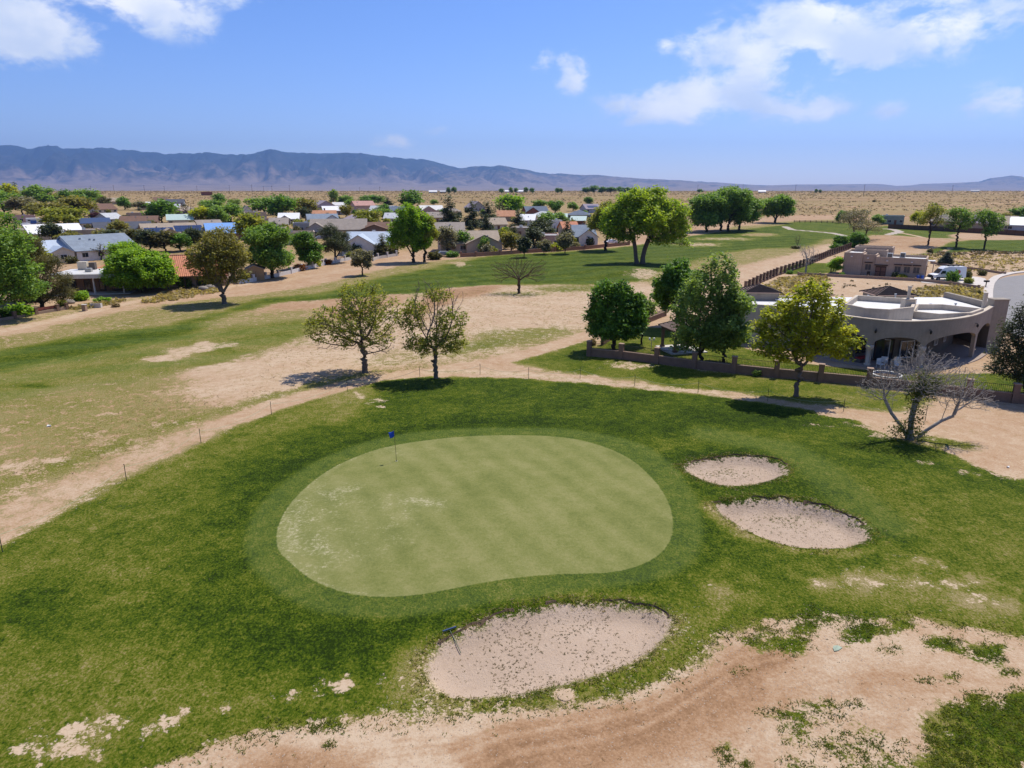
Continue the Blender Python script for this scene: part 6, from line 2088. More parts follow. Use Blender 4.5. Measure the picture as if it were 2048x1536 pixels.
rg_.build('rim', M_WHITE, t_)
MB().lathe([(1.21, .0), (1.21, .3)], 24).build('soil', pmat('soil', (.09, .06, .04), .3, 8), t_)

# ---------------------------------------------------------------- walls with pilasters and iron railing
M_BLOCK = pmat('block_wall', (.21, .13, .09), .22, 1.5, .95, .5, streak=('Z', 2.4, .25))
M_BLOCKC = pmat('block_cap', (.31, .215, .155), .18, 2, .95, .3)
M_BLOCKW = pmat('white_block', (.60, .575, .545), .12, 2, .9, .3)
M_BROWNW = pmat('brown_block', (.30, .155, .10), .2, 2, .95, .3)


def pilaster_wall(name, label, px_pts, wall_h, pil_h, pil_w, wall_m, pil_m, rail=True, rail_h=None, every=None, cap_m=None, th=.22, skip=()):
    pts = [at(a_, b_) for a_, b_ in px_pts]
    if every:
        out = []
        for a_, b_ in zip(pts[:-1], pts[1:]):
            n2 = max(1, round((b_ - a_).length / every))
            for j in range(n2):
                q = a_.lerp(b_, j / n2)
                q.z = float(Z(q.x, q.y))
                out.append(q)
        out.append(pts[-1])
        pts = out
    root = thing(name, label, 'wall', pts[0])
    o = pts[0]
    for i, q in enumerate(pts):
        l = q - o
        a_ = pts[min(i + 1, len(pts) - 1)] - pts[max(i - 1, 0)]
        rz = math.atan2(a_.y, a_.x)
        pz = MB().box((l.x, l.y, l.z + pil_h / 2 - .1), (pil_w, pil_w, pil_h + .2), rz).build('pilaster', pil_m, root)
        MB().box((l.x, l.y, l.z + pil_h + .035), (pil_w + .08, pil_w + .08, .07), rz).build('cap', cap_m or pil_m, pz)
    for i, (a_, b_) in enumerate(zip(pts[:-1], pts[1:])):
        v = b_ - a_
        ln = math.hypot(v.x, v.y)
        rz = math.atan2(v.y, v.x)
        m_ = (a_ + b_) / 2 - o
        cl = ln - pil_w - .004
        if wall_h > 0 and i not in skip:
            sl = math.atan2(v.z, ln)
            M = Matrix.Translation((m_.x, m_.y, m_.z)) @ Matrix.Rotation(rz, 4, 'Z') @ Matrix.Rotation(-sl, 4, 'Y')
            wq = MB().box((0, 0, wall_h / 2 - .15), (cl, th, wall_h + .3), M=M).build('wall_panel', wall_m, root)
            if cap_m:
                MB().box((0, 0, wall_h + .03), (cl, th + .06, .06), M=M).build('cap', cap_m, wq)
            if rail:
                rh = rail_h or (pil_h - wall_h - .15)
                rb = MB()
                nb_ = int(cl / .14)
                for j in range(nb_ + 1):
                    x_ = -cl / 2 + cl * j / nb_
                    rb.box((x_, 0, wall_h + .06 + rh / 2), (.02, .02, rh), M=M)
                rb.box((0, 0, wall_h + rh), (cl, .035, .03), M=M).box((0, 0, wall_h + .14), (cl, .035, .03), M=M)
                rb.build('railing', M_BLACK, root)
        elif rail:
            rh = rail_h or pil_h * .85
            M = Matrix.Translation((m_.x, m_.y, m_.z)) @ Matrix.Rotation(rz, 4, 'Z')
            rb = MB()
            nb_ = int(cl / .14)
            for j in range(nb_ + 1):
                x_ = -cl / 2 + cl * j / nb_
                rb.box((x_, 0, rh / 2), (.02, .02, rh), M=M)
            rb.box((0, 0, rh), (cl, .035, .03), M=M).box((0, 0, .14), (cl, .035, .03), M=M)
            rb.build('railing', M_BLACK, root)
    return root


pilaster_wall('yard_wall', 'brown block wall with pilasters and iron railing round the near yard', [(1178, 712), (1242, 718), (1313, 727), (1388, 737), (1467, 746), (1552, 755), (1640, 763), (1736, 772), (1835, 783), (1935, 796), (2028, 806), (2130, 815)], .85, 1.7, .48, M_BLOCK, M_BLOCK, cap_m=M_BLOCKC)
pilaster_wall('yard_wall', 'side wall of the near yard running back from its corner pilaster', [(1178, 712), (1205, 690), (1240, 668), (1290, 648), (1330, 632)][1:], .7, 1.2, .35, M_BLOCK, M_BLOCK, cap_m=M_BLOCKC)
pilaster_wall('iron_fence', 'iron fence with brown pillars along the sandy lot left of the adobe house', [(1490, 582), (1553, 552), (1620, 529), (1655, 514), (1700, 498)], .35, 1.75, .42, M_BLOCK, M_BLOCK, every=2.9, cap_m=None)
pilaster_wall('garden_wall', 'white yard wall with white pillars along the dirt strip', [(478, 568), (508, 563), (532, 558), (557, 553), (583, 547), (604, 541), (625, 536), (646, 531), (652, 529), (671, 526), (690, 522), (709, 518), (728, 516)], .75, 1.35, .4, M_BLOCKW, M_BLOCKW, cap_m=None, rail=True)
pilaster_wall('garden_wall', 'grey yard wall with pillars at the right end of the white one', [(746, 522), (756, 518), (775, 515), (793, 512)], .7, 1.4, .4, M_CONC, M_BLOCKW, rail=True)
pilaster_wall('garden_wall', 'low reddish-brown yard wall behind the fairway edge', [(922, 514), (952, 513), (1000, 510), (1050, 506), (1110, 503), (1170, 499), (1215, 494), (1258, 490)], 1.0, 1.3, .45, M_BROWNW, M_BROWNW, rail=False, every=9)
pilaster_wall('garden_wall', 'low brown wall with red-brown rail at the lower left yard', [(-40, 648), (30, 637), (73, 629), (116, 622), (134, 619)], .38, .95, .42, M_BLOCKC, M_BLOCK, rail=False, skip=())
p0, p1 = at(30, 636), at(116, 621)
rr_ = thing('yard_rail', 'red-brown board rail on top of the low lower-left wall', 'rail', p0)
for q0, q1 in ((p0, at(73, 628.5)), (at(73, 628.5), p1)):
    a_, b_ = q0 - p0, q1 - p0
    rz = math.atan2((b_ - a_).y, (b_ - a_).x)
    MB().box(((a_ + b_).x / 2, (a_ + b_).y / 2, (a_ + b_).z / 2 + .66), ((b_ - a_).length - .5, .05, .42), rz).build('board', pmat('red_board', (.20, .06, .04), .2, 4), rr_)

# ---------------------------------------------------------------- gazebo
def gazebo():
    c = at(1362, 700)
    root = thing('gazebo', 'gazebo with hipped brown tile roof on square posts in the near yard', 'gazebo', c, R(14))
    hw, ez, rise_ = 2.05, 2.65, 1.0
    for sx in (-1, 1):
        for sy in (-1, 1):
            po = MB().box((sx * 1.6, sy * 1.6, 1.2), (.28, .28, 2.4)).build('post', WL['brown'], root)
            MB().box((sx * 1.6, sy * 1.6, .2), (.44, .44, .4)).box((sx * 1.6, sy * 1.6, 2.2), (.42, .42, .16)).build('post_base', WL['brown'], po)
    for s in (-1, 1):
        MB().box((0, s * 1.6, 2.49), (3.6, .22, .22)).build('beam', WL['brown'], root)
        MB().box((s * 1.6, 0, 2.49), (.22, 2.96, .22)).build('beam', WL['brown'], root)
    MB().box((0, 0, .06), (4.4, 4.4, .2)).build('floor_slab', M_CONC, root)
    r = MB()
    cs = [(-hw, -hw), (hw, -hw), (hw, hw), (-hw, hw)]
    for i in range(4):
        r.poly([(*cs[i], ez), (*cs[(i + 1) % 4], ez), (0, 0, ez + rise_)])
    r.poly([(*q, ez) for q in reversed(cs)])
    ro = r.build('roof', RF['gaz'], root)
    # barrel tiles, one object each, sharing one mesh
    me = MB()
    n_ = 6
    for k_ in range(n_):
        a0, a1 = math.pi * k_ / n_, math.pi * (k_ + 1) / n_
        w0, w1 = .125, .105
        me.poly([(w0 * math.cos(a0), 0, w0 * math.sin(a0) * .7), (w0 * math.cos(a1), 0, w0 * math.sin(a1) * .7), (w1 * math.cos(a1), .42, w1 * math.sin(a1) * .7), (w1 * math.cos(a0), .42, w1 * math.sin(a0) * .7)])
    tile = me.mesh('tile')
    tile.materials.append(pmat('gazebo_tile', (.235, .165, .14), .35, 2.0, .85))
    cnt = 0
    sl_len = math.hypot(hw, rise_)
    sl = math.atan2(rise_, hw)
    for side in range(4):
        Ms = Matrix.Rotation(side * math.pi / 2, 4, 'Z')
        for row in range(6):
            f0 = row * .38 / sl_len
            half = hw * (1 - f0)
            m2 = int(half * 2 / .27)
            for j in range(m2):
                x_ = -half + (j + .5) * (2 * half / m2)
                M = Ms @ Matrix.Translation((x_, -hw * (1 - f0), ez + rise_ * f0 + .02)) @ Matrix.Rotation(sl, 4, 'X')
                if abs(x_) > hw * (1 - f0 - .10) + .02 or cnt > 270:
                    continue
                o = bpy.data.objects.new('tile', tile)
                COL.objects.link(o)
                o.parent = ro
                o.matrix_local = M
                cnt += 1
    for q in cs:
        rd = MB().tube([(*q, ez + .06), (0, 0, ez + rise_ + .08)], .09, 6).build('ridge_tile', RF['gaz'], ro)


gazebo()
p = at(1302, 706)
t_ = thing('garden_lamp', 'twin-headed garden lamp post beside the gazebo', 'lamp', p)
MB().tube([(0, 0, 0), (0, 0, 1.5)], .035, 8).build('post', M_METAL, t_)
MB().box((0, 0, 1.5), (.6, .05, .05)).build('crossbar', M_METAL, t_)
for sx in (-.26, .26):
    MB().lathe([(.05, 1.5), (.10, 1.56), (.10, 1.72), (.13, 1.74), (.02, 1.82)], 8, (sx, 0)).build('lantern', M_FRAME, t_)

# ================================================================== the adobe house with the van
def adobe():
    A0, A1 = at(1683, 549), at(1848, 559)
    rz = math.atan2((A1 - A0).y, (A1 - A0).x)
    Lw = (A1 - A0).length
    root = thing('adobe_house', 'tan adobe house with stepped parapets beside the white van', 'house', A0, rz)
    k = mpp(A0)
    wm = WL['adobe']

    def block(x0, x1, y0, y1, h, deck=True, nm='wall', mat_=wm, ph=.55, base=-.2):
        t2 = .28
        o = MB().box(((x0 + x1) / 2, (y0 + y1) / 2, (h - ph + base) / 2), (x1 - x0, y1 - y0, h - ph - base)).build(nm, mat_, root)
        pr = MB()
        for c, s in ((((x0 + x1) / 2, y0 + t2 / 2, h - ph / 2), (x1 - x0, t2, ph)), (((x0 + x1) / 2, y1 - t2 / 2, h - ph / 2), (x1 - x0, t2, ph)), ((x0 + t2 / 2, (y0 + y1) / 2, h - ph / 2), (t2, y1 - y0 - 2 * t2, ph)), ((x1 - t2 / 2, (y0 + y1) / 2, h - ph / 2), (t2, y1 - y0 - 2 * t2, ph))):
            pr.box(c, s)
        pr.build('parapet', mat_, o)
        MB().box(((x0 + x1) / 2, (y0 + y1) / 2, h - ph + .04), (x1 - x0 - 2 * t2 - .01, y1 - y0 - 2 * t2 - .01, .08)).build('roof_deck', RF['deck'], o)
        return o
    W = Lw
    block(0, W * .235, .0, 10, 4.75)
    block(W * .235 + .01, W * .40, .5, 9, 4.45)
    block(W * .40 + .01, W, .0, 8.5, 4.1)
    block(W * .06, W * .55, 9.2, 14.5, 5.4, nm='rear_block', base=0)
    block(W * .20, W * .50, 5.8, 9.19, 5.0, nm='rear_block', base=3.5)
    # dark openings and lintels
    for f_, y_ in ((.615 + .075, -.03), (.80, -.03), (.905, -.03)):
        pass
    for fx, y_, zc in ((.315, .47, 1.85), (.675, -.03, 1.75), (.785, -.03, 1.75), (.895, -.03, 1.75)):
        wd = window(root, fx * W, y_, zc, 1.15, 1.25, -1, frame=WL['tan'], pane=M_SCREEN)
        MB().box((fx * W, y_ - .08, zc + .95), (1.5, .24, .2)).build('lintel', M_WOODD, root)
    dr = MB().box((.475 * W, -.05, 1.1), (2.0, .12, 2.25)).build('door', M_WOODD, root)
    for s in (-.5, .5):
        for z_ in (.55, 1.55):
            MB().box((.475 * W + s, -.12, z_), (.78, .04, .8)).build('door_panel', M_DOOR, dr)
    MB().box((.475 * W, -.1, 2.42), (2.5, .24, .2)).build('lintel', M_WOODD, root)
    for fx, y_, z_ in ((.10, -.12, 3.95), (.30, .38, 3.7), (.54, -.12, 3.35), (.83, -.12, 3.3)):
        cn_ = MB().box((fx * W, y_, z_), (.34, .42, .16)).build('canale', pmat('canale_metal', (.70, .66, .62), .08, 5, .5), root)
    for fx, yy in ((.545, 4.5), (.69, 7.0)):
        ac = MB().box((fx * W, yy, 4.15), (1.0, .9, .95)).build('roof_cooler', M_METAL, root)
        MB().box((fx * W, yy - .47, 4.15), (.8, .03, .75)).build('grille', M_SCREEN, ac)
    # carport side posts and shade on the right flank
    for yy in (2.2, 4.8):
        MB().box((W + .04, yy, 1.5), (.1, 1.6, 2.3)).build('garage_door', M_DOOR, root)
    MB().box((W + .7, 7.4, 3.15), (1.3, 1.6, .14)).build('porch_roof', RF['white'], root)
    MB().box((W + 1.15, 6.8, 1.55), (.16, .16, 3.1)).build('post', WL['adobe'], root)
    # tiled porch on the left
    pr = MB()
    pr.poly([(-2.6, 1.5, 3.0), (0, 1.5, 3.55), (0, 6, 3.55), (-2.6, 6, 3.0)]).poly([(-2.6, 6, 2.9), (0, 6, 3.45), (0, 1.5, 3.45), (-2.6, 1.5, 2.9)]).poly([(-2.6, 1.5, 2.9), (-2.6, 1.5, 3.0), (-2.6, 6, 3.0), (-2.6, 6, 2.9)]).poly([(-2.6, 1.5, 2.9), (0, 1.5, 3.45), (0, 1.5, 3.55), (-2.6, 1.5, 3.0)])
    pr.build('porch_roof', RF['orange'], root)
    for yy in (1.7, 5.8):
        MB().box((-2.4, yy, 1.45), (.2, .2, 2.95)).build('post', WL['brown'], root)
    return A0, rz, W


AD0, ADRZ, ADW = adobe()
adM = Matrix.Translation(AD0) @ Matrix.Rotation(ADRZ, 4, 'Z')


def ad(x, y):
    q = adM @ Vector((x, y, 0))
    return Vector((q.x, q.y, float(Z(q.x, q.y))))


q = ad(.34 * ADW, -1.0)
t_ = thing('wheelie_bin', 'black wheeled bin beside the brown house door', 'bin', q, ADRZ)
MB().prism([(-.28, -.3), (.28, -.3), (.28, .3), (-.28, .3)], .12, 1.0).build('body', pmat('bin_plastic', (.012, .012, .013), .2, 5, .5), t_)
MB().box((0, 0, 1.04), (.64, .7, .08)).build('lid', M_BLACK, t_, bevel=.02)
for sx in (-.25, .25):
    MB().tube([(sx - .04, .28, .12), (sx + .04, .28, .12)], .12, 12).build('wheel', M_BLACK, t_)
for j, (dx, tx) in enumerate(((.0, 'blue barrel at the right end of the adobe house, left of two'), (.75, 'blue barrel at the right corner of the adobe house, right of two'))):
    q = ad(.955 * ADW + dx - .4, -.7)
    t_ = thing('barrel', tx, 'barrel', q)
    MB().lathe([(.26, 0), (.29, .05), (.30, .45), (.29, .85), (.26, .9)], 14).build('body', pmat('blue_plastic', (.05, .12, .42), .15, 5, .5), t_, True)
    MB().lathe([(.24, .9), (.24, .93)], 14).build('lid', M_WHITE, t_)
pilaster_wall('retaining_wall', 'low brown retaining wall in front of the adobe house', [(1596, 550), (1640, 552), (1736, 557), (1830, 562), (1900, 569), (1957, 577)], .55, .62, .24, M_BLOCKC, M_BLOCKC, rail=False)
pilaster_wall('lot_wall', 'low tan wall beyond the van', [(1862, 527), (1905, 534), (1960, 541), (2010, 549)], .5, .55, .25, M_BLOCKC, M_BLOCKC, rail=False)

# ---------------------------------------------------------------- the van
def van():
    f_, b_ = at(1866, 561), at(1934, 560)
    f_.z = float(Z(f_.x, f_.y))
    v = b_ - f_
    rz = math.atan2(v.y, v.x) + R(-6)
    root = thing('van', 'white high-roof delivery van with red round emblem parked on the driveway', 'van', f_, rz)
    W_, Ln, Ht = 2.05, 6.6, 2.75
    mw = pmat('van_paint', (.74, .75, .76), .03, 2, .3, 0, 0, .5)
    # side outline from nose (x=0) to tail, wheels at x=1.0 and 4.7
    prof = [(0.0, .45), (0.0, .95), (.12, 1.12), (.95, 1.32), (1.75, 2.30), (2.25, 2.66), (2.8, 2.75), (6.3, 2.72), (6.55, 2.60), (6.6, .45)]
    n_ = len(prof)
    bd = MB()
    for s in (0, 1):
        bd.v += [(x, (0 if s == 0 else W_) + (0.12 if z > 2.2 else 0) * (1 if s == 0 else -1), z) for x, z in prof]
    bd.f.append(tuple(range(n_)))
    bd.f.append(tuple(n_ + i for i in reversed(range(n_))))
    for i in range(n_):
        j = (i + 1) % n_
        bd.f.append((i, n_ + i, n_ + j, j))
    body = bd.build('body', mw, root, bevel=.06)
    # windscreen
    ws = MB().poly([(1.0, .12, 1.36), (1.0, W_ - .12, 1.36), (1.72, W_ - .16, 2.24), (1.72, .16, 2.24)])
    for q in range(4):
        ws.v[q] = (ws.v[q][0] - .03, ws.v[q][1], ws.v[q][2] + .03)
    ws.build('windscreen', M_GLASS, root)
    for yy, nm in ((-.012, 'side_window'), (W_ + .012, 'side_window')):
        MB().poly([(1.28, yy, 1.38), (2.35, yy, 1.38), (2.35, yy + (.03 if yy < 0 else -.03), 1.95), (1.62, yy + (.03 if yy < 0 else -.03), 1.95)]).build(nm, M_GLASS, root)
    MB().box((-.04, W_ / 2, .68), (.16, W_ - .1, .36)).build('bumper', M_BLACK, root, bevel=.03)
    MB().box((6.62, W_ / 2, .6), (.14, W_ - .1, .22)).build('bumper', M_BLACK, root)
    MB().box((.0, W_ / 2, .98), (.06, 1.0, .18)).build('grille', M_BLACK, root)
    for yy in (.22, W_ - .22):
        MB().box((.02, yy, 1.02), (.10, .32, .22)).build('headlight', M_FRAME, root)
        MB().box((6.6, yy, 1.1), (.06, .14, .6)).build('tail_light', pmat('tail_red', (.30, .012, .012), .1, 5, .3), root)
    for yy in (-.014,):
        MB().box((3.3, yy, .62), (5.4, .02, .14)).build('side_moulding', M_BLACK, root)
    for xx in (1.05, 5.0):
        for yy in (.12, W_ - .12):
            wh = MB().tube([(xx, yy - .13, .36), (xx, yy + .13, .36)], .36, 20).build('wheel', M_BLACK, root)
            MB().tube([(xx, yy - .14, .36), (xx, yy + .14, .36)], .20, 14).build('rim', M_METAL, wh)
    MB().box((1.45, -.16, 1.42), (.12, .22, .3)).build('mirror', M_BLACK, root)
    MB().box((4.1, -.013, 1.5), (.02, .012, 2.0)).build('door_seam', M_SCREEN, root)
    rack = MB()
    for xx in (2.9, 3.9, 4.9, 5.9):
        rack.box((xx, W_ / 2, 2.86), (.06, 1.6, .06))
    for yy in (.35, W_ - .35):
        rack.box((4.4, yy, 2.92), (3.4, .06, .06))
    rack.box((3.6, W_ / 2, 3.0), (1.6, .5, .14)).box((5.1, W_ / 2 + .3, 2.98), (1.3, .35, .10))
    rack.build('roof_rack', M_BLACK, root)
    # emblem and lettering on the flank
    em = MB()
    em.poly([(4.95 + .36 * math.cos(a), -.018, 1.72 + .36 * math.sin(a)) for a in np.linspace(0, 2 * math.pi, 25)[:-1]])
    e_ = em.build('emblem', pmat('emblem_red', (.42, .035, .03), .1, 3, .4), root)
    e2 = MB()
    e2.poly([(4.95 - .30, -.024, 1.66), (4.95 + .18, -.024, 1.95), (4.95 + .26, -.024, 1.88), (4.95 - .24, -.024, 1.57)])
    e2.build('emblem_mark', pmat('emblem_grey', (.22, .16, .17), .1, 3), e_)
    lt = pmat('lettering', (.42, .34, .33), .1, 6, .5)
    L_ = MB()
    x0, z0, s = 3.15, 1.62, .30

    def stroke(pts):
        for (a_, b_), (c_2, d_) in zip(pts[:-1], pts[1:]):
            dx, dz = c_2 - a_, d_ - b_
            ln = math.hypot(dx, dz)
            nx_, nz_ = -dz / ln * .028, dx / ln * .028
            L_.poly([(a_ + nx_, -.017, b_ + nz_), (c_2 + nx_, -.017, d_ + nz_), (c_2 - nx_, -.017, d_ - nz_), (a_ - nx_, -.017, b_ - nz_)])
    for i in range(4):
        xa = x0 + i * .40
        if i == 0:
            stroke([(xa, z0), (xa, z0 + s)])
            stroke([(xa, z0 + s), (xa + .26, z0 + s)])
        elif i == 1:
            stroke([(xa, z0 + s), (xa, z0), (xa + .26, z0), (xa + .26, z0 + s)])
        elif i == 2:
            stroke([(xa, z0 + s), (xa, z0), (xa + .26, z0)])
        else:
            stroke([(xa, z0), (xa, z0 + s), (xa + .26, z0 + s)])
            stroke([(xa, z0 + s * .5), (xa + .22, z0 + s * .5)])
    stroke([(3.3, 1.42), (4.55, 1.42)])
    L_.build('lettering', lt, root)


van()

# driveway, street and kerb
def sheet(name, px_poly, mat_, lift, soft=None):
    P = dense(wpoly(px_poly), 1.5)
    o = MB()
    bm = bmesh.new()
    vs_ = [bm.verts.new((x, y, float(Z(x, y)) + lift)) for x, y in P]
    f = bm.faces.new(vs_)
    if f.normal.z < 0:
        f.normal_flip()
    bmesh.ops.triangulate(bm, faces=[f])
    for _ in range(6):
        long_e = [e for e in bm.edges if e.calc_length() > 2.5]
        if not long_e:
            break
        bmesh.ops.subdivide_edges(bm, edges=long_e, cuts=1, use_grid_fill=False)
        bmesh.ops.triangulate(bm, faces=bm.faces[:])
    for v_ in bm.verts:
        v_.co.z = float(Z(v_.co.x, v_.co.y)) + lift
    me = bpy.data.meshes.new(name)
    bm.to_mesh(me)
    bm.free()
    ob = link_mesh(name, me, mat_)
    return tag(ob, kind='structure')


M_ASPH = pmat('asphalt', (.215, .205, .20), .12, .8, .95, .3)
sheet('driveway', [(1843, 566), (1860, 552), (1900, 549), (1962, 555), (1972, 562), (1962, 574), (1900, 568)], pmat('driveway_concrete', (.52, .47, .42), .1, .6, .9, .1), .05)
sheet('road', [(1982, 640), (1983, 600), (1986, 572), (2000, 558), (2040, 550), (2150, 547), (2500, 560), (2500, 660), (2100, 680)], M_ASPH, .09)
kp = [at(*q) for q in ((1976, 640), (1976, 604), (1977, 580), (1984, 563), (2002, 552), (2040, 545), (2100, 543))]
kb = MB()
P2 = spline([(q.x, q.y) for q in kp], 1.0)
tt_ = np.gradient(P2, axis=0)
tt_ /= np.linalg.norm(tt_, axis=1)[:, None]
nn_ = np.stack([tt_[:, 1], -tt_[:, 0]], 1)
prev = None
for (x, y), (nx_, ny_) in zip(P2, nn_):
    z_ = float(Z(x, y))
    b = len(kb.v)
    kb.v += [(x + nx_ * .7, y + ny_ * .7, z_ - .1), (x + nx_ * .7, y + ny_ * .7, z_ + .17), (x - nx_ * .7, y - ny_ * .7, z_ + .17), (x - nx_ * .7, y - ny_ * .7, z_ - .1)]
    if prev is not None:
        for q in range(4):
            q2 = (q + 1) % 4
            kb.f.append((prev + q, b + q, b + q2, prev + q2))
    prev = b
tag(kb.build('pavement', pmat('pavement_concrete', (.50, .45, .40), .1, .8, .9, .1)), kind='structure')
p = at(1971, 575)
t_ = thing('mailbox', 'dark mailbox on a post beside the curving street', 'mailbox', p)
MB().box((0, 0, .55), (.12, .12, 1.1)).build('post', M_WOODD, t_)
mb_ = MB()
mb_.box((0, 0, 1.2), (.9, .5, .34))
mb_.build('box', M_BLACK, t_, bevel=.08)

# ================================================================== houses on the left, next to the course
def left_house():
    c = at(188, 588)
    root = thing('porch_house', 'white flat-roofed house with columned porch near the left trees', 'house', c, R(10))
    w = 12.5
    MB().box((0, 5, 1.45), (w, 6, 2.9)).build('wall', WL['brown'], root)
    ro = MB().box((0, 3.6, 3.25), (w + .8, 9.4, .7)).build('roof', WL['white'], root)
    MB().box((0, 3.6, 3.64), (w + .2, 8.8, .06)).build('roof_deck', RF['offwhite'], ro)
    MB().box((-1.2, 2.5, 4.0), (1.0, .8, .7)).build('roof_cooler', M_METAL, ro)
    MB().box((-3.6, 6.5, 4.4), (1.6, 1.0, 1.5)).build('chimney', WL['cream'], ro)
    MB().box((-2.0, 6.6, 4.3), (1.0, 1.0, 1.3)).build('roof_cooler', M_SCREEN, ro)
    for x_ in (-4.6, .4, 5.2):
        MB().tube([(x_, -.4, 0), (x_, -.4, 2.9)], .15, 10).build('column', M_WHITE, root)
    for x_, w_ in ((-4.2, 1.6), (-1.6, 1.0), (.9, 1.0), (3.4, 1.8)):
        window(root, x_, 1.97, 1.35, w_, 2.0, -1, frame=M_WOODD)
    MB().box((0, .6, .05), (w, 3, .22)).build('porch_floor', M_CONC, root)
    # tiled hip behind
    hr = MB()
    zb, y0 = 3.4, 9.0
    cs = [(-3.0, y0), (7.5, y0), (7.5, y0 + 8), (-3.0, y0 + 8)]
    R0, R1 = (.8, y0 + 4, zb + 1.9), (4.0, y0 + 4, zb + 1.9)
    P = [(*q, zb) for q in cs]
    hr.poly([P[0], P[1], R1, R0]).poly([P[1], P[2], R1]).poly([P[2], P[3], R0, R1]).poly([P[3], P[0], R0]).poly(list(reversed(P)))
    hr.build('hip_roof', RF['terracotta'], root)
    MB().box((2.25, y0 + 4, 1.65), (9.6, 7.2, 3.3)).build('rear_wall', WL['cream'], root)


left_house()


def tile_house():
    c = at(372, 577)
    root = thing('tile_roof_house', 'house with big sloping terracotta tile roof behind the olive tree', 'house', c, R(14))
    X, Y, h, rise = 7.2, 6.0, 2.6, 3.0
    wl = MB()
    for sx in (-X, X):
        wl.poly([(sx, 2, 0), (sx, 2 * Y, 0), (sx, 2 * Y, h), (sx, Y, h + rise - .05), (sx, 2, h)])
    wl.poly([(-X, 2, 0), (X, 2, 0), (X, 2, h), (-X, 2, h)]).poly([(-X, 2 * Y, 0), (X, 2 * Y, 0), (X, 2 * Y, h), (-X, 2 * Y, h)])
    wl.build('wall', WL['adobe'], root)
    rf = MB()
    # front slope with rows of pan tiles as ribs
    n_ = 44
    for s in range(n_):
        xa, xb = -X - .5 + s * (2 * X + 1) / n_, -X - .5 + (s + 1) * (2 * X + 1) / n_
        xm = (xa + xb) / 2
        for (y0, z0, y1, z1) in ((-.6, h - .3, Y, h + rise), (2 * Y + .6, h - .3, Y, h + rise)):
            rf.poly([(xa, y0, z0), (xm, y0, z0 + .11), (xm, y1, z1 + .11), (xa, y1, z1)])
            rf.poly([(xm, y0, z0 + .11), (xb, y0, z0), (xb, y1, z1), (xm, y1, z1 + .11)])
    rf.poly([(-X - .5, -.6, h - .42), (X + .5, -.6, h - .42), (X + .5, Y, h + rise - .12), (-X - .5, Y, h + rise - .12)])
    ro = rf.build('roof', RF['terracotta'], root)
    MB().tube([(-X - .5, Y, h + rise + .08), (X + .5, Y, h + rise + .08)], .12, 8).build('ridge_tile', RF['orange'], ro)
    for x_ in (-6, -3, 0, 3, 6):
        MB().box((x_, -.2, h / 2 - .2), (.18, .18, h - .35)).build('porch_post', M_WOODD, root)
    for x_ in (-4.5, -1, 2.5):
        window(root, x_, 1.97, 1.35, 1.8, 1.9, -1, frame=M_WOODD)


tile_house()


def shed():
    c = at(512, 562)
    root = thing('garden_shed', 'tan wooden shed with pitched roof behind the white wall', 'shed', c, R(20))
    X, D, h, rise = 1.7, 4.2, 2.3, .75
    wl = MB()
    for y in (0, D):
        wl.poly([(-X, y, 0), (X, y, 0), (X, y, h), (-X * .1, y, h + rise - .04), (-X, y, h)])
    for sx in (-X, X):
        wl.poly([(sx, 0, 0), (sx, D, 0), (sx, D, h), (sx, 0, h)])
    wl.build('wall', pmat('shed_wood', (.34, .235, .12), .18, 2, .9, .1, streak=('X', 3, .25)), root)
    r = MB()
    for sx in (-1, 1):
        ex = sx * (X + .25)
        for dz in (0, .09):
            r.poly([(ex, -.25, h - .12 + dz), (-X * .1, -.25, h + rise + dz), (-X * .1, D + .25, h + rise + dz), (ex, D + .25, h - .12 + dz)])
        r.poly([(ex, -.25, h - .12), (-X * .1, -.25, h + rise), (-X * .1, -.25, h + rise + .09), (ex, -.25, h - .03)])
    r.build('roof', RF['tan'], root)
    d = MB().box((.1, -.04, 1.0), (1.3, .06, 1.95)).build('door', pmat('shed_door', (.28, .19, .10), .15, 2), root)
    MB().box((.1, -.08, 1.0), (.04, .03, 1.95)).build('door_seam', M_WOODD, d)


shed()
# wooden fence along the houses at upper right
pa, pb = at(1776, 457), at(2120, 476)
t_ = thing('wooden_fence', 'long dark brown wooden fence before the right-hand houses', 'fence', pa)
nseg = 22
for i in range(nseg):
    a_, b_ = pa.lerp(pb, i / nseg), pa.lerp(pb, (i + 1) / nseg)
    a_.z, b_.z = float(Z(a_.x, a_.y)), float(Z(b_.x, b_.y))
    m_ = (a_ + b_) / 2 - pa
    rz = math.atan2((b_ - a_).y, (b_ - a_).x)
    MB().box((m_.x, m_.y, m_.z + .95), ((b_ - a_).length - .02, .06, 1.9), rz).build('fence_panel', pmat('fence_wood', (.11, .065, .045), .25, 1.5, .9, .2, streak=('X', 2.5, .3)), t_)
    q = a_ - pa
    MB().box((q.x, q.y, q.z + 1.0), (.14, .14, 2.05), rz).build('post', M_WOODD, t_)
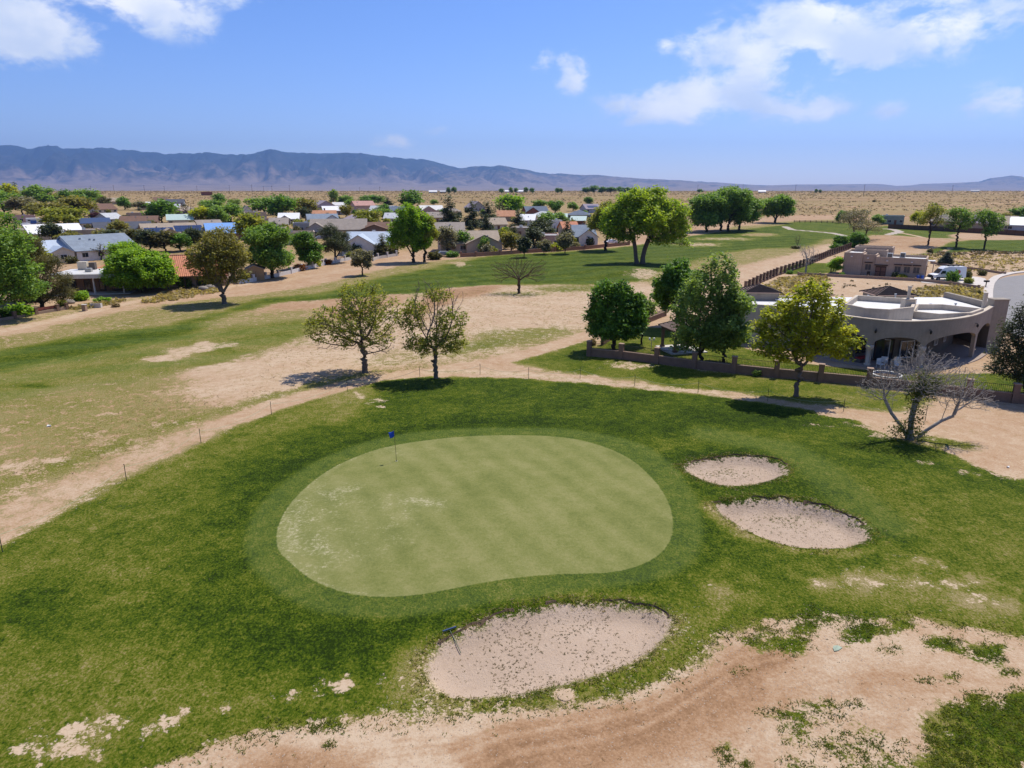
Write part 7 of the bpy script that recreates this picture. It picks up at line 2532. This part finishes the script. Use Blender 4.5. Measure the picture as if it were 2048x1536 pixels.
# post-and-rail line at the head of the fairway
pa, pb = at(1588, 445), at(1790, 447)
t_ = thing('post_rail_fence', 'low dark post-and-rail fence at the far end of the fairway', 'fence', pa)
for i in range(19):
    a_ = pa.lerp(pb, i / 18)
    a_.z = float(Z(a_.x, a_.y))
    q = a_ - pa
    MB().box((q.x, q.y, q.z + .5), (.22, .22, 1.2)).build('post', M_WOODD, t_)
    if i < 18:
        b_ = pa.lerp(pb, (i + 1) / 18)
        b_.z = float(Z(b_.x, b_.y))
        m_ = (a_ + b_) / 2 - pa
        rz = math.atan2((b_ - a_).y, (b_ - a_).x)
        for zz in (.4, .8):
            MB().box((m_.x, m_.y, m_.z + zz), ((b_ - a_).length - .2, .1, .16), rz).build('rail', M_WOODD, t_)

# ================================================================== golf furniture
GB = pmat('flag_cloth', (.012, .075, .46), .2, 8, .7)
p = at(793, 922)
t_ = thing('flagstick', 'thin flagstick with small blue flag standing in the putting green hole', 'flag', p)
MB().tube([(0, 0, -.05), (-.03, 0, 1.1), (-.07, 0, 2.25)], [.016, .015, .012], 8).build('pole', pmat('pole_yellow', (.16, .14, .05), .1, 6, .5), t_)
fl = MB()
nu, nv = 8, 5
for i in range(nu + 1):
    for j in range(nv + 1):
        u_, v_ = i / nu, j / nv
        fl.v.append((-.07 - u_ * .36 * (1 - .25 * v_), .10 * math.sin(u_ * 5) * u_, 2.22 - v_ * .42 - u_ * .16 - .05 * math.sin(u_ * 4)))
for i in range(nu):
    for j in range(nv):
        a_ = i * (nv + 1) + j
        fl.f.append((a_, a_ + 1, a_ + nv + 2, a_ + nv + 1))
fo = fl.build('flag', GB, t_, True)
md = fo.modifiers.new('solid', 'SOLIDIFY')
md.thickness = .008
t_ = thing('golf_hole', 'dark cup of the hole at the foot of the flagstick', 'hole', (p.x, p.y, p.z))
MB().lathe([(.075, .004), (.075, .010)], 20).build('rim', M_FRAME, t_)
MB().lathe([(.062, .008), (.062, .014)], 20).build('cup', M_BLACK, t_)

M_STAKE = pmat('stake_green', (.045, .055, .030), .2, 8, .7)
M_ROPE = pmat('rope', (.33, .36, .22), .2, 12, .9)
STAKES = [(-160, 1180, 1.15), (5, 1104, 1.15), (253, 961, 1.12), (402, 886, 1.1), (543, 829, 1.1), (695, 783, 1.1), (840, 757, 1.1), (960, 749, 1.1), (1057, 757, 1.1), (1160, 757, 1.1), (1269, 772, 1.1), (1396, 785, 1.1), (1535, 802, 1.1), (1687, 823, 1.1), (1850, 842, 1.1)]
WHERE = ['', 'at the left edge of view', 'second from the left edge along the track', 'third from the left along the track', 'fourth from the left along the track', 'beside the pale worn patch near the thin tree', 'in the shadow of the half-bare tree', 'first right of the half-bare tree',
         'second right of the half-bare tree', 'straight below the yard corner pilaster', 'below the gazebo', 'below the two green ashes', 'left of the yellow-green tree shadow', 'right of the yellow-green tree', 'behind the dead tree']
ends = []
for i, (px, py, h) in enumerate(STAKES):
    p = at(px, py)
    ends.append(p + Vector((0, 0, h * .86)))
    if i == 0:
        continue
    s = thing('rope_stake', 'thin dark rope stake ' + WHERE[i], 'stake', p, 0, 'rope stakes round the green')
    MB().tube([(0, 0, -.1), (random.uniform(-.03, .03), 0, h)], .022, 6).build('rod', M_STAKE, s)
    MB().lathe([(.028, h - .02), (.028, h + .03)], 6).build('cap', M_BLACK, s)
rp = MB()
for a_, b_ in zip(ends[:-1], ends[1:]):
    n_ = 14
    pts = []
    for j in range(n_ + 1):
        q = a_.lerp(b_, j / n_)
        q.z -= .45 * 4 * (j / n_) * (1 - j / n_)
        pts.append(q)
    rp.tube(pts, .011, 4, cap=False)
ro = rp.build('boundary_rope', M_ROPE)
tag(ro, 'pale thin rope sagging between the dark stakes round the green', 'rope')

# bunker rake lying in the front bunker
a_, b_ = at(899, 1262), at(922, 1309)
t_ = thing('bunker_rake', 'dark green bunker rake with blue head lying in the front bunker', 'rake', a_)
v = b_ - a_
dr = v.normalized()
sd_ = Vector((dr.y, -dr.x, 0))
MB().tube([(0, 0, .07), tuple(v * .5 + Vector((0, 0, .09))), tuple(v + Vector((0, 0, .06)))], .018, 6).build('handle', pmat('rake_green', (.02, .06, .035), .1, 5, .5), t_)
M = Matrix.Rotation(math.atan2(sd_.y, sd_.x), 4, 'Z')
hd = MB()
hd.box((0, 0, .10), (.62, .06, .05), M=M)
hd.build('head', pmat('rake_blue', (.03, .06, .13), .1, 5, .5), t_)
tn_ = MB()
for k_ in range(14):
    tn_.box((-.29 + k_ * .0446, 0, .04), (.012, .012, .09), M=M)
tag(tn_.build('teeth', M_BLACK, t_), kind='stuff')
p = at(1672, 1297)
t_ = thing('drain_mat', 'pale mint green rubber mat lying on the bare dirt in front', 'mat', (p.x, p.y, p.z + .012), .5)
mm = MB()
mm.prism([(-.24, -.10), (-.05, -.15), (.25, -.11), (.20, .08), (.02, .14), (-.12, .06)], 0, .025)
mm.build('sheet', pmat('mint_rubber', (.28, .33, .25), .3, 9, .9), t_)
p = at(98, 853)
t_ = thing('litter', 'white scrap of litter on the thin grass at left', 'litter', (p.x, p.y, p.z + .02), .3)
MB().prism([(-.14, -.10), (.16, -.07), (.12, .11), (-.10, .09)], 0, [.04, .10, .05, .12]).build('scrap', M_WHITE, t_)
p = at(2016, 935)
t_ = thing('litter', 'small white scrap on the sand right of the dead tree', 'litter', (p.x, p.y, p.z + .02), .8)
MB().prism([(-.10, -.08), (.12, -.05), (.09, .09), (-.08, .07)], 0, [.03, .08, .04, .09]).build('scrap', M_WHITE, t_)
# round sprinkler lid in the fringe of the front bunker
p = at(1130, 1391)
t_ = thing('sprinkler_lid', 'round dusty sprinkler lid in the grass edge below the front bunker', 'lid', (p.x, p.y, p.z))
MB().lathe([(.30, .0), (.30, .02), (.27, .03)], 24).build('lid', pmat('dusty_lid', (.40, .29, .19), .15, 6, .9), t_)

# soil lips of the bunkers, on the far side where the turf overhangs
M_SOIL = pmat('lip_soil', (.105, .068, .045), .35, 6, .95, .5)
rng = np.random.default_rng(3)
for bi, bw in enumerate(BUNK_W):
    P = np.array(dense([tuple(q) for q in bw[::2]], .12))
    T = np.roll(P, -1, 0) - np.roll(P, 1, 0)
    T /= np.linalg.norm(T, axis=1)[:, None]
    cen = P.mean(0)
    nrm2 = np.stack([T[:, 1], -T[:, 0]], 1)
    nrm2 *= np.sign(((P - cen) * nrm2).sum(1))[:, None]     # outwards
    away = nrm2[:, 1] * .9 + nrm2[:, 0] * (.45 if bi < 2 else .15)
    hgt_ = smooth(.36, .52, fbm(np.arange(len(P)) / 14., np.full(len(P), 3.3), 2, 90 + bi)) * smooth(.25, .85, away) * (.30 if bi < 2 else .20) * (.55 + .9 * fbm(np.arange(len(P)) / 9., np.zeros(len(P)), 3, 60 + bi))
    wob = (fbm(np.arange(len(P)) / 6., np.ones(len(P)), 3, 70 + bi) - .5) * .4
    o = MB()
    for i in range(len(P)):
        j = (i + 1) % len(P)
        if hgt_[i] < .04 or hgt_[j] < .04:
            continue
        q = []
        for a_ in (i, j):
            x0, y0 = P[a_] + nrm2[a_] * (.10 + wob[a_])
            x1, y1 = P[a_] + nrm2[a_] * (-.12 + wob[a_])
            zt = float(Z(x0, y0)) + .06
            q.append(((x0, y0, zt), (x0 - nrm2[a_][0] * .05, y0 - nrm2[a_][1] * .05, zt - hgt_[a_] * .5), (x1, y1, zt - hgt_[a_] - .12)))
        o.poly([q[0][0], q[1][0], q[1][1], q[0][1]])
        o.poly([q[0][1], q[1][1], q[1][2], q[0][2]])
    if o.f:
        lo = o.build('soil_lip', M_SOIL, GROUND_OBJ[4 + bi])

# ================================================================== tufts and weeds: uncountable ground cover
def tufts(name, pts, nblade, hgt, spread, mat_, rng, flat=.4):
    n = len(pts) * nblade
    base = np.repeat(pts, nblade, 0) + np.concatenate([rng.normal(0, spread, (n, 2)), np.zeros((n, 1))], 1)
    a = rng.uniform(0, 2 * np.pi, n)
    hh = hgt * rng.uniform(.5, 1.4, n)
    ww = hh * .22 + .008
    lean = rng.normal(0, flat, (n, 2)) * hh[:, None]
    s = np.stack([np.cos(a) * ww, np.sin(a) * ww, np.zeros(n)], 1)
    tip = base + np.concatenate([lean, hh[:, None]], 1)
    V = np.stack([base - s, base + s, tip], 1).reshape(-1, 3)
    F = np.arange(n * 3).reshape(n, 3)
    rnd = np.clip(np.repeat(rng.uniform(0, 1, len(pts)), nblade) * .6 + rng.uniform(0, .4, n), 0, 1)
    o = link_mesh(name, np_mesh(name, V, F, {'rnd': rnd}), mat_)
    return tag(o, kind='stuff')


TUFT_G = leafmat('tuft_green', (.055, .085, .006), (.20, .22, .028), .5)
TUFT_Y = leafmat('tuft_straw', (.22, .175, .060), (.46, .38, .19), .5)
TUFT_D = leafmat('tuft_weed', (.095, .085, .042), (.23, .19, .10), .5)


def scatter_px(px_poly, n, rng):
    P = np.array(wpoly(px_poly))
    lo, hi = P.min(0), P.max(0)
    out = np.zeros((0, 2))
    while len(out) < n:
        c = rng.uniform(lo, hi, (n * 3, 2))
        c = c[poly_sdf(P, c[:, 0], c[:, 1]) > 0]
        out = np.vstack([out, c])
    return out[:n]


def with_z(c, dz=0.0):
    return np.stack([c[:, 0], c[:, 1], Z(c[:, 0], c[:, 1]) + dz], 1)


rng = np.random.default_rng(12)
# weeds sprinkled over the sand of the bunkers
c = scatter_px(BUNKER_PX[2], 1500, rng)
keep = fbm(c[:, 0] * .6, c[:, 1] * .6, 3, 5) + rng.normal(0, .12, len(c)) > .44
tufts('bunker_weeds', with_z(c[keep]), 6, .030, .022, TUFT_D, rng, 1.2)
c = np.vstack([scatter_px(BUNKER_PX[0], 130, rng), scatter_px(BUNKER_PX[1], 260, rng)])
tufts('bunker_weeds', with_z(c), 5, .028, .025, TUFT_D, rng, 1.2)
ce = [at(1440, 948), at(1580, 1042)]
c = np.vstack([rng.normal(0, 1, (120, 2)) * np.array([1.1, .55]) + np.array(q[:2]) for q in ce])
tufts('bunker_weeds', with_z(c), 6, .04, .04, TUFT_G, rng, 1.2)
# weeds round the painted weed patches on the bare dirt
allc = []
for bx, by, rx, ry, cv in WEEDS_PX:
    n_ = int(26 * cv * max(1, rx * ry / 500))
    ang_ = rng.uniform(0, 2 * np.pi, n_)
    rr_ = np.sqrt(rng.uniform(0, 1, n_)) * 1.25
    for a_, r_ in zip(ang_, rr_):
        q = at(bx + rx * r_ * math.cos(a_), by + ry * r_ * math.sin(a_), True)
        allc.append((q.x, q.y))
tufts('dirt_weeds', with_z(np.array(allc)), 10, .055, .08, TUFT_G, rng, 1.1)
c = scatter_px([(300, 1540), (600, 1452), (1000, 1424), (1300, 1376), (1480, 1260), (1700, 1244), (2048, 1280), (2048, 1700), (200, 1700)], 520, rng)
tufts('dirt_weeds', with_z(c[::3]), 5, .03, .03, TUFT_D, rng, 1.2)
# longer ragged grass along bunker and dirt edges
edge_pts = []
for bi, bw in enumerate(BUNK_W):
    P = np.array(dense(bw[::2], .05))
    k_ = rng.integers(0, len(P), 420 if bi == 2 else 260)
    cen = P.mean(0)
    d_ = P[k_] - cen
    d_ /= np.linalg.norm(d_, axis=1)[:, None]
    edge_pts.append(P[k_] + d_ * np.abs(rng.normal(.05, .28, (len(k_), 1))))
E = np.vstack(edge_pts)
tufts('edge_grass', with_z(E), 5, .065, .05, TUFT_G, rng, 1.0)
tufts('edge_grass', with_z(E + rng.normal(0, .2, E.shape)), 5, .06, .06, TUFT_Y, rng, 1.0)
LIP_PX = [(300, 1540), (480, 1475), (600, 1448), (850, 1432), (1000, 1420), (1180, 1395), (1300, 1372), (1400, 1305), (1480, 1255), (1600, 1232), (1700, 1240), (1850, 1238), (2048, 1275)]
lw = np.array(wpoly(LIP_PX))
seg_ = rng.integers(0, len(lw) - 1, 2600)
f_ = rng.uniform(0, 1, (2600, 1))
c = lw[seg_] * (1 - f_) + lw[seg_ + 1] * f_ + rng.normal(0, .35, (2600, 2))
tufts('edge_grass', with_z(c[:1100]), 5, .055, .05, TUFT_G, rng, 1.0)
# dry blades through the thin rough beyond the track
c = scatter_px([(0, 960), (350, 752), (600, 690), (960, 575), (1290, 568), (1180, 655), (860, 735), (480, 806), (250, 905), (0, 1010)], 9000, rng)
dn = fbm(c[:, 0] * .2, c[:, 1] * .2, 3, 33) + rng.normal(0, .08, len(c))
tufts('dry_grass', with_z(c[dn > .5]), 4, .07, .09, TUFT_Y, rng, 1.2)
tufts('dry_grass', with_z(c[(dn > .46) & (dn <= .5)]), 4, .07, .09, TUFT_D, rng, 1.2)

# small stones on the bare dirt and in the sand
def pebbles(name, pts, size, mat_, rng):
    n = len(pts)
    oc = np.array([(1, 0, 0), (0, 1, 0), (-1, 0, 0), (0, -1, 0), (0, 0, .8)], float)
    fc_ = np.array([(0, 1, 4), (1, 2, 4), (2, 3, 4), (3, 0, 4)])
    a = rng.uniform(0, 6.28, n)
    s = size * rng.uniform(.4, 1.6, n)
    V = np.repeat(oc[None], n, 0) * rng.uniform(.6, 1.3, (n, 5, 3))
    X = V[..., 0] * np.cos(a)[:, None] - V[..., 1] * np.sin(a)[:, None]
    Y = V[..., 0] * np.sin(a)[:, None] + V[..., 1] * np.cos(a)[:, None]
    V = np.stack([X, Y, V[..., 2]], -1) * s[:, None, None] + pts[:, None]
    F = (fc_[None] + 5 * np.arange(n)[:, None, None]).reshape(-1, 3)
    return tag(link_mesh(name, np_mesh(name, V.reshape(-1, 3), F), mat_), kind='stuff')


M_PEB = pmat('pebble_stone', (.33, .25, .185), .4, 3, .95)
c = scatter_px([(300, 1540), (600, 1452), (1000, 1424), (1300, 1376), (1480, 1260), (1700, 1244), (1800, 1300), (1820, 1420), (1780, 1480), (1500, 1540), (1200, 1620), (500, 1620)], 4200, rng)
pebbles('gravel', with_z(c), .022, M_PEB, rng)
c = np.vstack([scatter_px(BUNKER_PX[2], 2600, rng), scatter_px(BUNKER_PX[1], 900, rng), scatter_px(BUNKER_PX[0], 600, rng)])
pebbles('gravel', with_z(c), .020, M_PEB, rng)

# ================================================================== desert scrub
def scrub(name, pts, size, mat_, rng, k=10):
    n = len(pts)
    C = np.repeat(pts, k, 0)
    sz = np.repeat(size * rng.uniform(.5, 1.5, n), k)
    off = rng.normal(0, 1, (n * k, 3)) * np.array([.34, .34, .16])
    off[:, 2] = np.abs(off[:, 2]) + .10
    C = C + off * sz[:, None]
    nr = rng.normal(0, 1, (n * k, 3))
    nr[:, 2] = np.abs(nr[:, 2]) + .4
    nr /= np.linalg.norm(nr, axis=1)[:, None]
    t2 = np.cross(nr, rng.normal(0, 1, (n * k, 3)))
    t2 /= np.linalg.norm(t2, axis=1)[:, None] + 1e-9
    b2 = np.cross(nr, t2)
    s = (sz * .30)[:, None]
    V = np.stack([C - t2 * s - b2 * s * .5, C + t2 * s - b2 * s * .5, C + b2 * s], 1).reshape(-1, 3)
    F = np.arange(n * k * 3).reshape(-1, 3)
    rnd = np.clip(np.repeat(rng.uniform(0, 1, n), k) * .7 + rng.uniform(0, .3, n * k), 0, 1)
    return tag(link_mesh(name, np_mesh(name, V, F, {'rnd': rnd}), mat_), kind='stuff')


M_SAGE = leafmat('scrub_sage', (.17, .125, .075), (.33, .25, .15), .35)
M_SAGED = leafmat('scrub_dark', (.085, .070, .042), (.20, .155, .088), .3)
rng = np.random.default_rng(44)
d_ = 260 + (2700 - 260) * rng.uniform(0, 1, 26000) ** 1.35
th_ = np.radians(rng.uniform(-40, 40, 26000))
c = np.stack([d_ * np.tan(th_), d_], 1)
d2 = fbm(c[:, 0] / 60, c[:, 1] / 60, 3, 81)
far_town = np.interp(c[:, 1], [260, 600, 700], [0, .35, 1])
inside_town = ((c[:, 0] < 75) & (c[:, 1] < 640)) | (c[:, 1] < 400)
keep = ~inside_town & (d2 + rng.normal(0, .08, len(c)) > .42)
c = c[keep]
szs = .8 + c[:, 1] / 1500
scrub('desert_scrub', with_z(c), szs, M_SAGE, rng, 9)
scrub('desert_scrub', with_z(c[::7] + rng.normal(0, 4, c[::7].shape)), szs[::7] * .8, M_SAGED, rng, 9)
for poly, n_, sz, mt in (([(1490, 600), (1560, 560), (1700, 560), (1975, 582), (1975, 616), (1500, 625)], 150, .5, M_SAGED), ([(1840, 575), (1960, 572), (1975, 612), (1850, 618), (1800, 600)], 420, .75, TUFT_Y),
                         ([(1500, 590), (1560, 556), (1640, 550), (1660, 560), (1580, 592)], 260, .7, TUFT_Y), ([(1660, 512), (1900, 508), (2060, 512), (2060, 542), (1930, 543), (1870, 525)], 420, .6, TUFT_Y),
                         ([(1660, 512), (1900, 508), (2060, 512), (2060, 542), (1930, 543)], 110, .6, M_SAGED), ([(280, 608), (330, 585), (420, 572), (440, 585), (330, 604)], 220, .7, TUFT_Y), ([(140, 618), (190, 606), (250, 598), (240, 606), (160, 622)], 110, .7, TUFT_Y),
                         ([(1850, 512), (2060, 508), (2060, 504), (1860, 503)], 130, .8, M_SAGED)):
    cc_ = scatter_px(poly, n_, rng)
    scrub('desert_scrub', with_z(cc_), np.full(len(cc_), sz), mt, rng, 10)

# ================================================================== bushes
BP = {}
for nm in range(3):
    r2 = np.random.default_rng(300 + nm)
    cpts = shell_points([(0, 0, .5, .8, .8, .5), (.4, .1, .4, .5, .5, .4), (-.35, -.1, .45, .5, .5, .4)], 130, r2, .3)
    cpts[:, 2] = np.abs(cpts[:, 2])
    Lv = leaf_mesh(cpts, 9, .12, .12, r2)
    me = np_mesh('foliage', Lv[0], Lv[1], {'rnd': Lv[2]})
    me.materials.append(LF['mulb'])
    st = MB()
    for k_ in range(5):
        a_ = 2 * math.pi * k_ / 5
        st.tube([(0, 0, -.1), (.25 * math.cos(a_), .25 * math.sin(a_), .35), (.5 * math.cos(a_), .5 * math.sin(a_), .7)], [.04, .03, .015], 5)
    sm = st.mesh('stem')
    sm.materials.append(B_BROWN)
    BP[nm] = (me, sm)
BUSH = [  # px, base, width px, height px, leaf, label
    (1502, 0, 0, 0, '', ''),
    (1905, 564, 32, 24, 'mulb', 'dark green bush in front of the white van'), (1934, 560, 20, 20, 'pineb', 'dark conical bush right of the white van'), (1937, 567, 22, 12, 'elm', 'low green bush at the corner of the driveway'), (1964, 551, 20, 12, 'pineb', 'low grey-brown bush above the street corner'),
    (1684, 552, 14, 8, 'mulb', 'small dark bush before the left wall of the adobe house'), (1803, 558, 24, 10, 'elm', 'dry olive bush before the adobe house windows'), (1789, 557, 16, 14, 'pine', 'blackish bush before the adobe house windows'), (1957, 588, 12, 8, 'pineb', 'small brown shrub on the sandy lot near the mailbox'),
    (160, 601, 40, 20, 'bright', 'bright green bush before the white porch house'), (40, 632, 60, 26, 'bright', 'light green bush behind the lower-left wall'), (12, 636, 40, 20, 'mulb', 'dark bush at the left edge behind the lower-left wall'), (205, 604, 40, 10, 'bright', 'low light green hedge plant before the porch lawn'),
    (372, 574, 34, 20, 'ash', 'grey-green bush before the terracotta tile roof'), (410, 572, 26, 16, 'mulb', 'dark bush left of the olive tree trunk'), (493, 562, 26, 22, 'mulb', 'dark bush beside the tan shed'), (125, 612, 22, 14, 'elm', 'olive bush at the end of the lower-left wall'), (632, 533, 26, 16, 'yellow', 'yellowish bush behind the white wall'),
    (655, 529, 24, 10, 'red', 'orange-red flowering bush behind the white wall'), (600, 541, 30, 14, 'red', 'rusty red bush behind the left part of the white wall'), (700, 518, 24, 14, 'elm', 'olive bush behind the right part of the white wall'), (870, 519, 34, 16, 'pineb', 'brownish bush right of the close elm pair'),
    (905, 514, 30, 12, 'mulb', 'dark low bush left of the reddish-brown yard wall'), (985, 508, 26, 14, 'elm', 'olive bush behind the reddish-brown yard wall'), (1150, 498, 26, 14, 'grey', 'grey bush behind the right part of the reddish-brown wall'), (1110, 502, 30, 16, 'yellow', 'yellow bush behind the middle of the reddish-brown wall'),
    (1185, 690, 18, 14, 'straw', 'dry orange shrub inside the yard corner'), (1512, 752, 22, 14, 'ash', 'spiky grey-green shrub on the near yard wall'), (1580, 548, 16, 8, 'mulb', 'dark shrub at the foot of the iron fence'), (1860, 505, 14, 8, 'pineb', 'brown shrub at the edge of the right fairway'), (1591, 497, 22, 6, 'pineb', 'brown brush heap at the foot of the tiny sapling'),
    (1672, 500, 30, 14, 'mulb', 'green shrub at the back left of the adobe house'), (1870, 411.5, 12, 6, 'pineb', 'dark bush out on the plain right of centre'), (1748, 404, 9, 4, 'pineb', 'brown mound of brush out on the plain'), (232, 614, 18, 8, 'straw', 'dry grass clump beside the sandy back road')]
for i, (px, py, wp, hp, lf, lab) in enumerate(BUSH):
    if not wp:
        continue
    p = at(px, py)
    k = mpp(p)
    me, sm = BP[i % 3]
    r_ = thing('bush', lab, 'bush', (p.x, p.y, p.z - .03), random.uniform(0, 6.28), 'bushes')
    r_.scale = (wp * k / 2.0, wp * k / 2.0, hp * k / 1.05)
    link_mesh('stem', sm, None, r_)
    c_o = link_mesh('foliage', me, None, r_)
    c_o.material_slots[0].link = 'OBJECT'
    c_o.material_slots[0].material = LF[lf]
# yard bushes between the town houses
rng = np.random.default_rng(71)
keys = [k_ for k_ in HOUSES if not k_.startswith('sky') and k_ not in ('rd', 'gw', 'g1', 'g2', 'g3', 'g4')]
for k_ in keys:
    hx, hy, hw, hs, _ = HOUSES[k_]
    for side, word in ((-1, 'left'), (1, 'right')):
        px, py = hx + side * hw * rng.uniform(.28, .62), hy + rng.uniform(.5, 3.5)
        p = at(px, py)
        w_ = rng.uniform(2.0, 4.2)
        me, sm = BP[int(rng.integers(0, 3))]
        lf = ['elm', 'olive', 'mulb', 'cottond', 'pine', 'grey', 'pineb'][int(rng.integers(0, 7))]
        r_ = thing('bush', '%s yard bush, %s front of the %s' % (dict(CN, grey='grey-green')[lf], word, hs), 'bush', (p.x, p.y, p.z - .05), float(rng.uniform(0, 6.28)), 'yard bushes of the town')
        r_.scale = (w_ / 1.8, w_ / 1.8, w_ * float(rng.uniform(.5, 1.0)))
        link_mesh('stem', sm, None, r_)
        c_o = link_mesh('foliage', me, None, r_)
        c_o.material_slots[0].link = 'OBJECT'
        c_o.material_slots[0].material = LF[lf]

# ================================================================== vehicles of the town
def sedan(px, py, rz, col, label, length=4.6, kind='car'):
    p = at(px, py)
    view = math.atan2(p.x, p.y)
    root = thing(kind, label, kind, p, -view + rz)
    m_ = pmat('car_' + col, dict(white=(.72, .72, .72), blue=(.04, .09, .30), grey=(.25, .26, .28), dark=(.03, .032, .036))[col], .04, 2, .3, 0, 0, .5)
    L, W_ = length, 1.8
    tall = 1.0 if kind == 'car' else 1.3
    prof = [(-L / 2, .35), (-L / 2, .75 * tall), (-L * .28, .92 * tall), (-L * .14, 1.42 * tall), (L * .22, 1.42 * tall), (L * .40, .98 * tall), (L / 2, .85 * tall), (L / 2, .35)]
    bd = MB()
    n_ = len(prof)
    for s in (-1, 1):
        bd.v += [(x, s * (W_ / 2 - (.14 if z > 1.2 else 0)), z) for x, z in prof]
    bd.f.append(tuple(range(n_)))
    bd.f.append(tuple(n_ + i for i in reversed(range(n_))))
    for i in range(n_):
        j = (i + 1) % n_
        bd.f.append((i, n_ + i, n_ + j, j))
    bd.build('body', m_, root, bevel=.05)
    for s in (-1, 1):
        MB().poly([(-L * .22, s * (W_ / 2 - .03), 1.0 * tall), (L * .30, s * (W_ / 2 - .03), 1.02 * tall), (L * .19, s * (W_ / 2 - .11), 1.34 * tall), (-L * .12, s * (W_ / 2 - .11), 1.34 * tall)]).build('side_window', M_GLASS, root)
        for x in (-L * .3, L * .3):
            wh = MB().tube([(x, s * (W_ / 2 - .18), .33), (x, s * (W_ / 2 + .02), .33)], .33, 14).build('wheel', M_BLACK, root)
            MB().tube([(x, s * (W_ / 2 - .1), .33), (x, s * (W_ / 2 + .03), .33)], .19, 10).build('rim', M_METAL, wh)
        MB().box((-L / 2 - .01, s * .6, .68), (.06, .34, .14)).build('headlight', M_FRAME, root)
    return root


sedan(50, 452, 0, 'white', 'white car parked beside the travel trailer at far left')
sedan(720, 508, .2, 'blue', 'dark blue pickup parked before the big pale blue-roofed house', 5.2, 'truck')
sedan(886, 513, .1, 'grey', 'grey car parked left of the reddish-brown yard wall')
sedan(1222, 488, .3, 'white', 'white car at the right end of the reddish-brown wall')
sedan(640, 480, .1, 'grey', 'grey car by the white garage door house')
p = at(76, 450)
t_ = thing('travel_trailer', 'white and blue travel trailer parked in the left part of town', 'trailer', p, -math.atan2(p.x, p.y) + .05)
MB().box((0, 0, 1.9), (8.6, 2.4, 2.7)).build('body', M_WHITE, t_, bevel=.15)
MB().box((-1.6, -1.22, 1.5), (2.4, .04, 1.6)).build('side_panel', pmat('trailer_blue', (.05, .12, .36), .1, 3), t_)
for x_ in (-3.2, 1.4, 3.2):
    MB().box((x_, -1.225, 2.2), (1.0, .04, .6)).build('window', M_GLASS, t_)
for x_ in (.2, 1.2):
    for s in (-1, 1):
        MB().tube([(x_, s * 1.0, .38), (x_, s * 1.2, .38)], .38, 14).build('wheel', M_BLACK, t_)
MB().box((-4.9, 0, .6), (1.4, .12, .12)).build('tow_bar', M_BLACK, t_)
p = at(588, 478)
t_ = thing('patio_umbrella', 'dark red patio umbrella before the tan flat adobe', 'umbrella', p)
MB().tube([(0, 0, 0), (0, 0, 2.6)], .04, 8).build('pole', M_WOODD, t_)
MB().lathe([(1.7, 2.0), (1.2, 2.3), (.5, 2.65), (.05, 2.8)], 8).build('canopy', M_RED, t_)

# ================================================================== utility poles on the plain
M_POLE = pmat('pole_wood', (.075, .055, .045), .25, 3, .9)
PW = [(183, 372, 388), (229, 371, 388), (290, 371, 389), (330, 373, 388), (395, 372, 388), (460, 371, 388), (505, 370, 390), (528, 373, 388), (545, 372, 390), (580, 371, 391), (720, 375, 388), (760, 374, 389), (1313, 371, 385), (1395, 370, 386), (1485, 369, 386), (1590, 370, 388), (1727, 370, 391), (1903, 371, 391)]
SIDE = ['first from the left', 'second from the left', 'third from the left', 'fourth from the left', 'left of the brick-red building', 'right of the brick-red building', 'second right of the brick-red building', 'third right of the brick-red building', 'fourth right of the brick-red building', 'fifth right of the brick-red building',
        'above the two-storey pink house', 'right of the one above the pink house', 'just right of the huge cottonwood', 'left of the far cottonwood clump', 'right of the far cottonwood clump', 'right of the single round cottonwood', 'above the adobe house', 'last at the right edge']
for (px, top, py), sd2 in zip(PW, SIDE):
    p = at(px, py)
    h = (py - top) * mpp(p)
    t_ = thing('utility_pole', 'thin dark utility pole on the plain, ' + sd2, 'pole', p, 0, 'utility poles on the plain')
    MB().tube([(0, 0, -.3), (0, 0, h)], [.24, .16], 6).build('pole', M_POLE, t_)
    MB().box((0, 0, h * .93), (2.6, .2, .2)).build('crossarm', M_POLE, t_)

# concrete stubs and planter by the lower-left yard
p = at(170, 622)
t_ = thing('stone_post', 'short square stone post beside the sandy back road', 'post', p)
MB().box((0, 0, .45), (.55, .55, 1.0)).build('shaft', M_BLOCKC, t_)
MB().box((0, 0, .99), (.65, .65, .08)).build('cap', M_CONC, t_)
p = at(193, 615)
t_ = thing('stone_planter', 'grey stone trough beside the short stone post', 'planter', p, .1)
MB().box((0, 0, .3), (1.6, .6, .7)).build('trough', M_CONC, t_)
MB().box((0, 0, .655), (1.4, .4, .02)).build('soil', MATS['soil'], t_)
for px, py, lab in ((406, 580, 'grey boulder left of the olive tree trunk'), (420, 577, 'second grey boulder nearest the olive tree trunk'), (138, 607, 'pale boulder before the white porch house')):
    p = at(px, py)
    o = MB().lathe([(.3, -.1), (.75, .1), (.8, .35), (.5, .65), (.15, .75)], 9)
    r3 = random.Random(px)
    o.v = [(x * r3.uniform(.8, 1.2) * 1.2, y * r3.uniform(.8, 1.2), z) for x, y, z in o.v]
    b_ = o.build('boulder', pmat('boulder', (.26, .225, .19), .25, 2, .95, .4), None, True)
    b_.location = p
    tag(b_, lab, 'boulder')
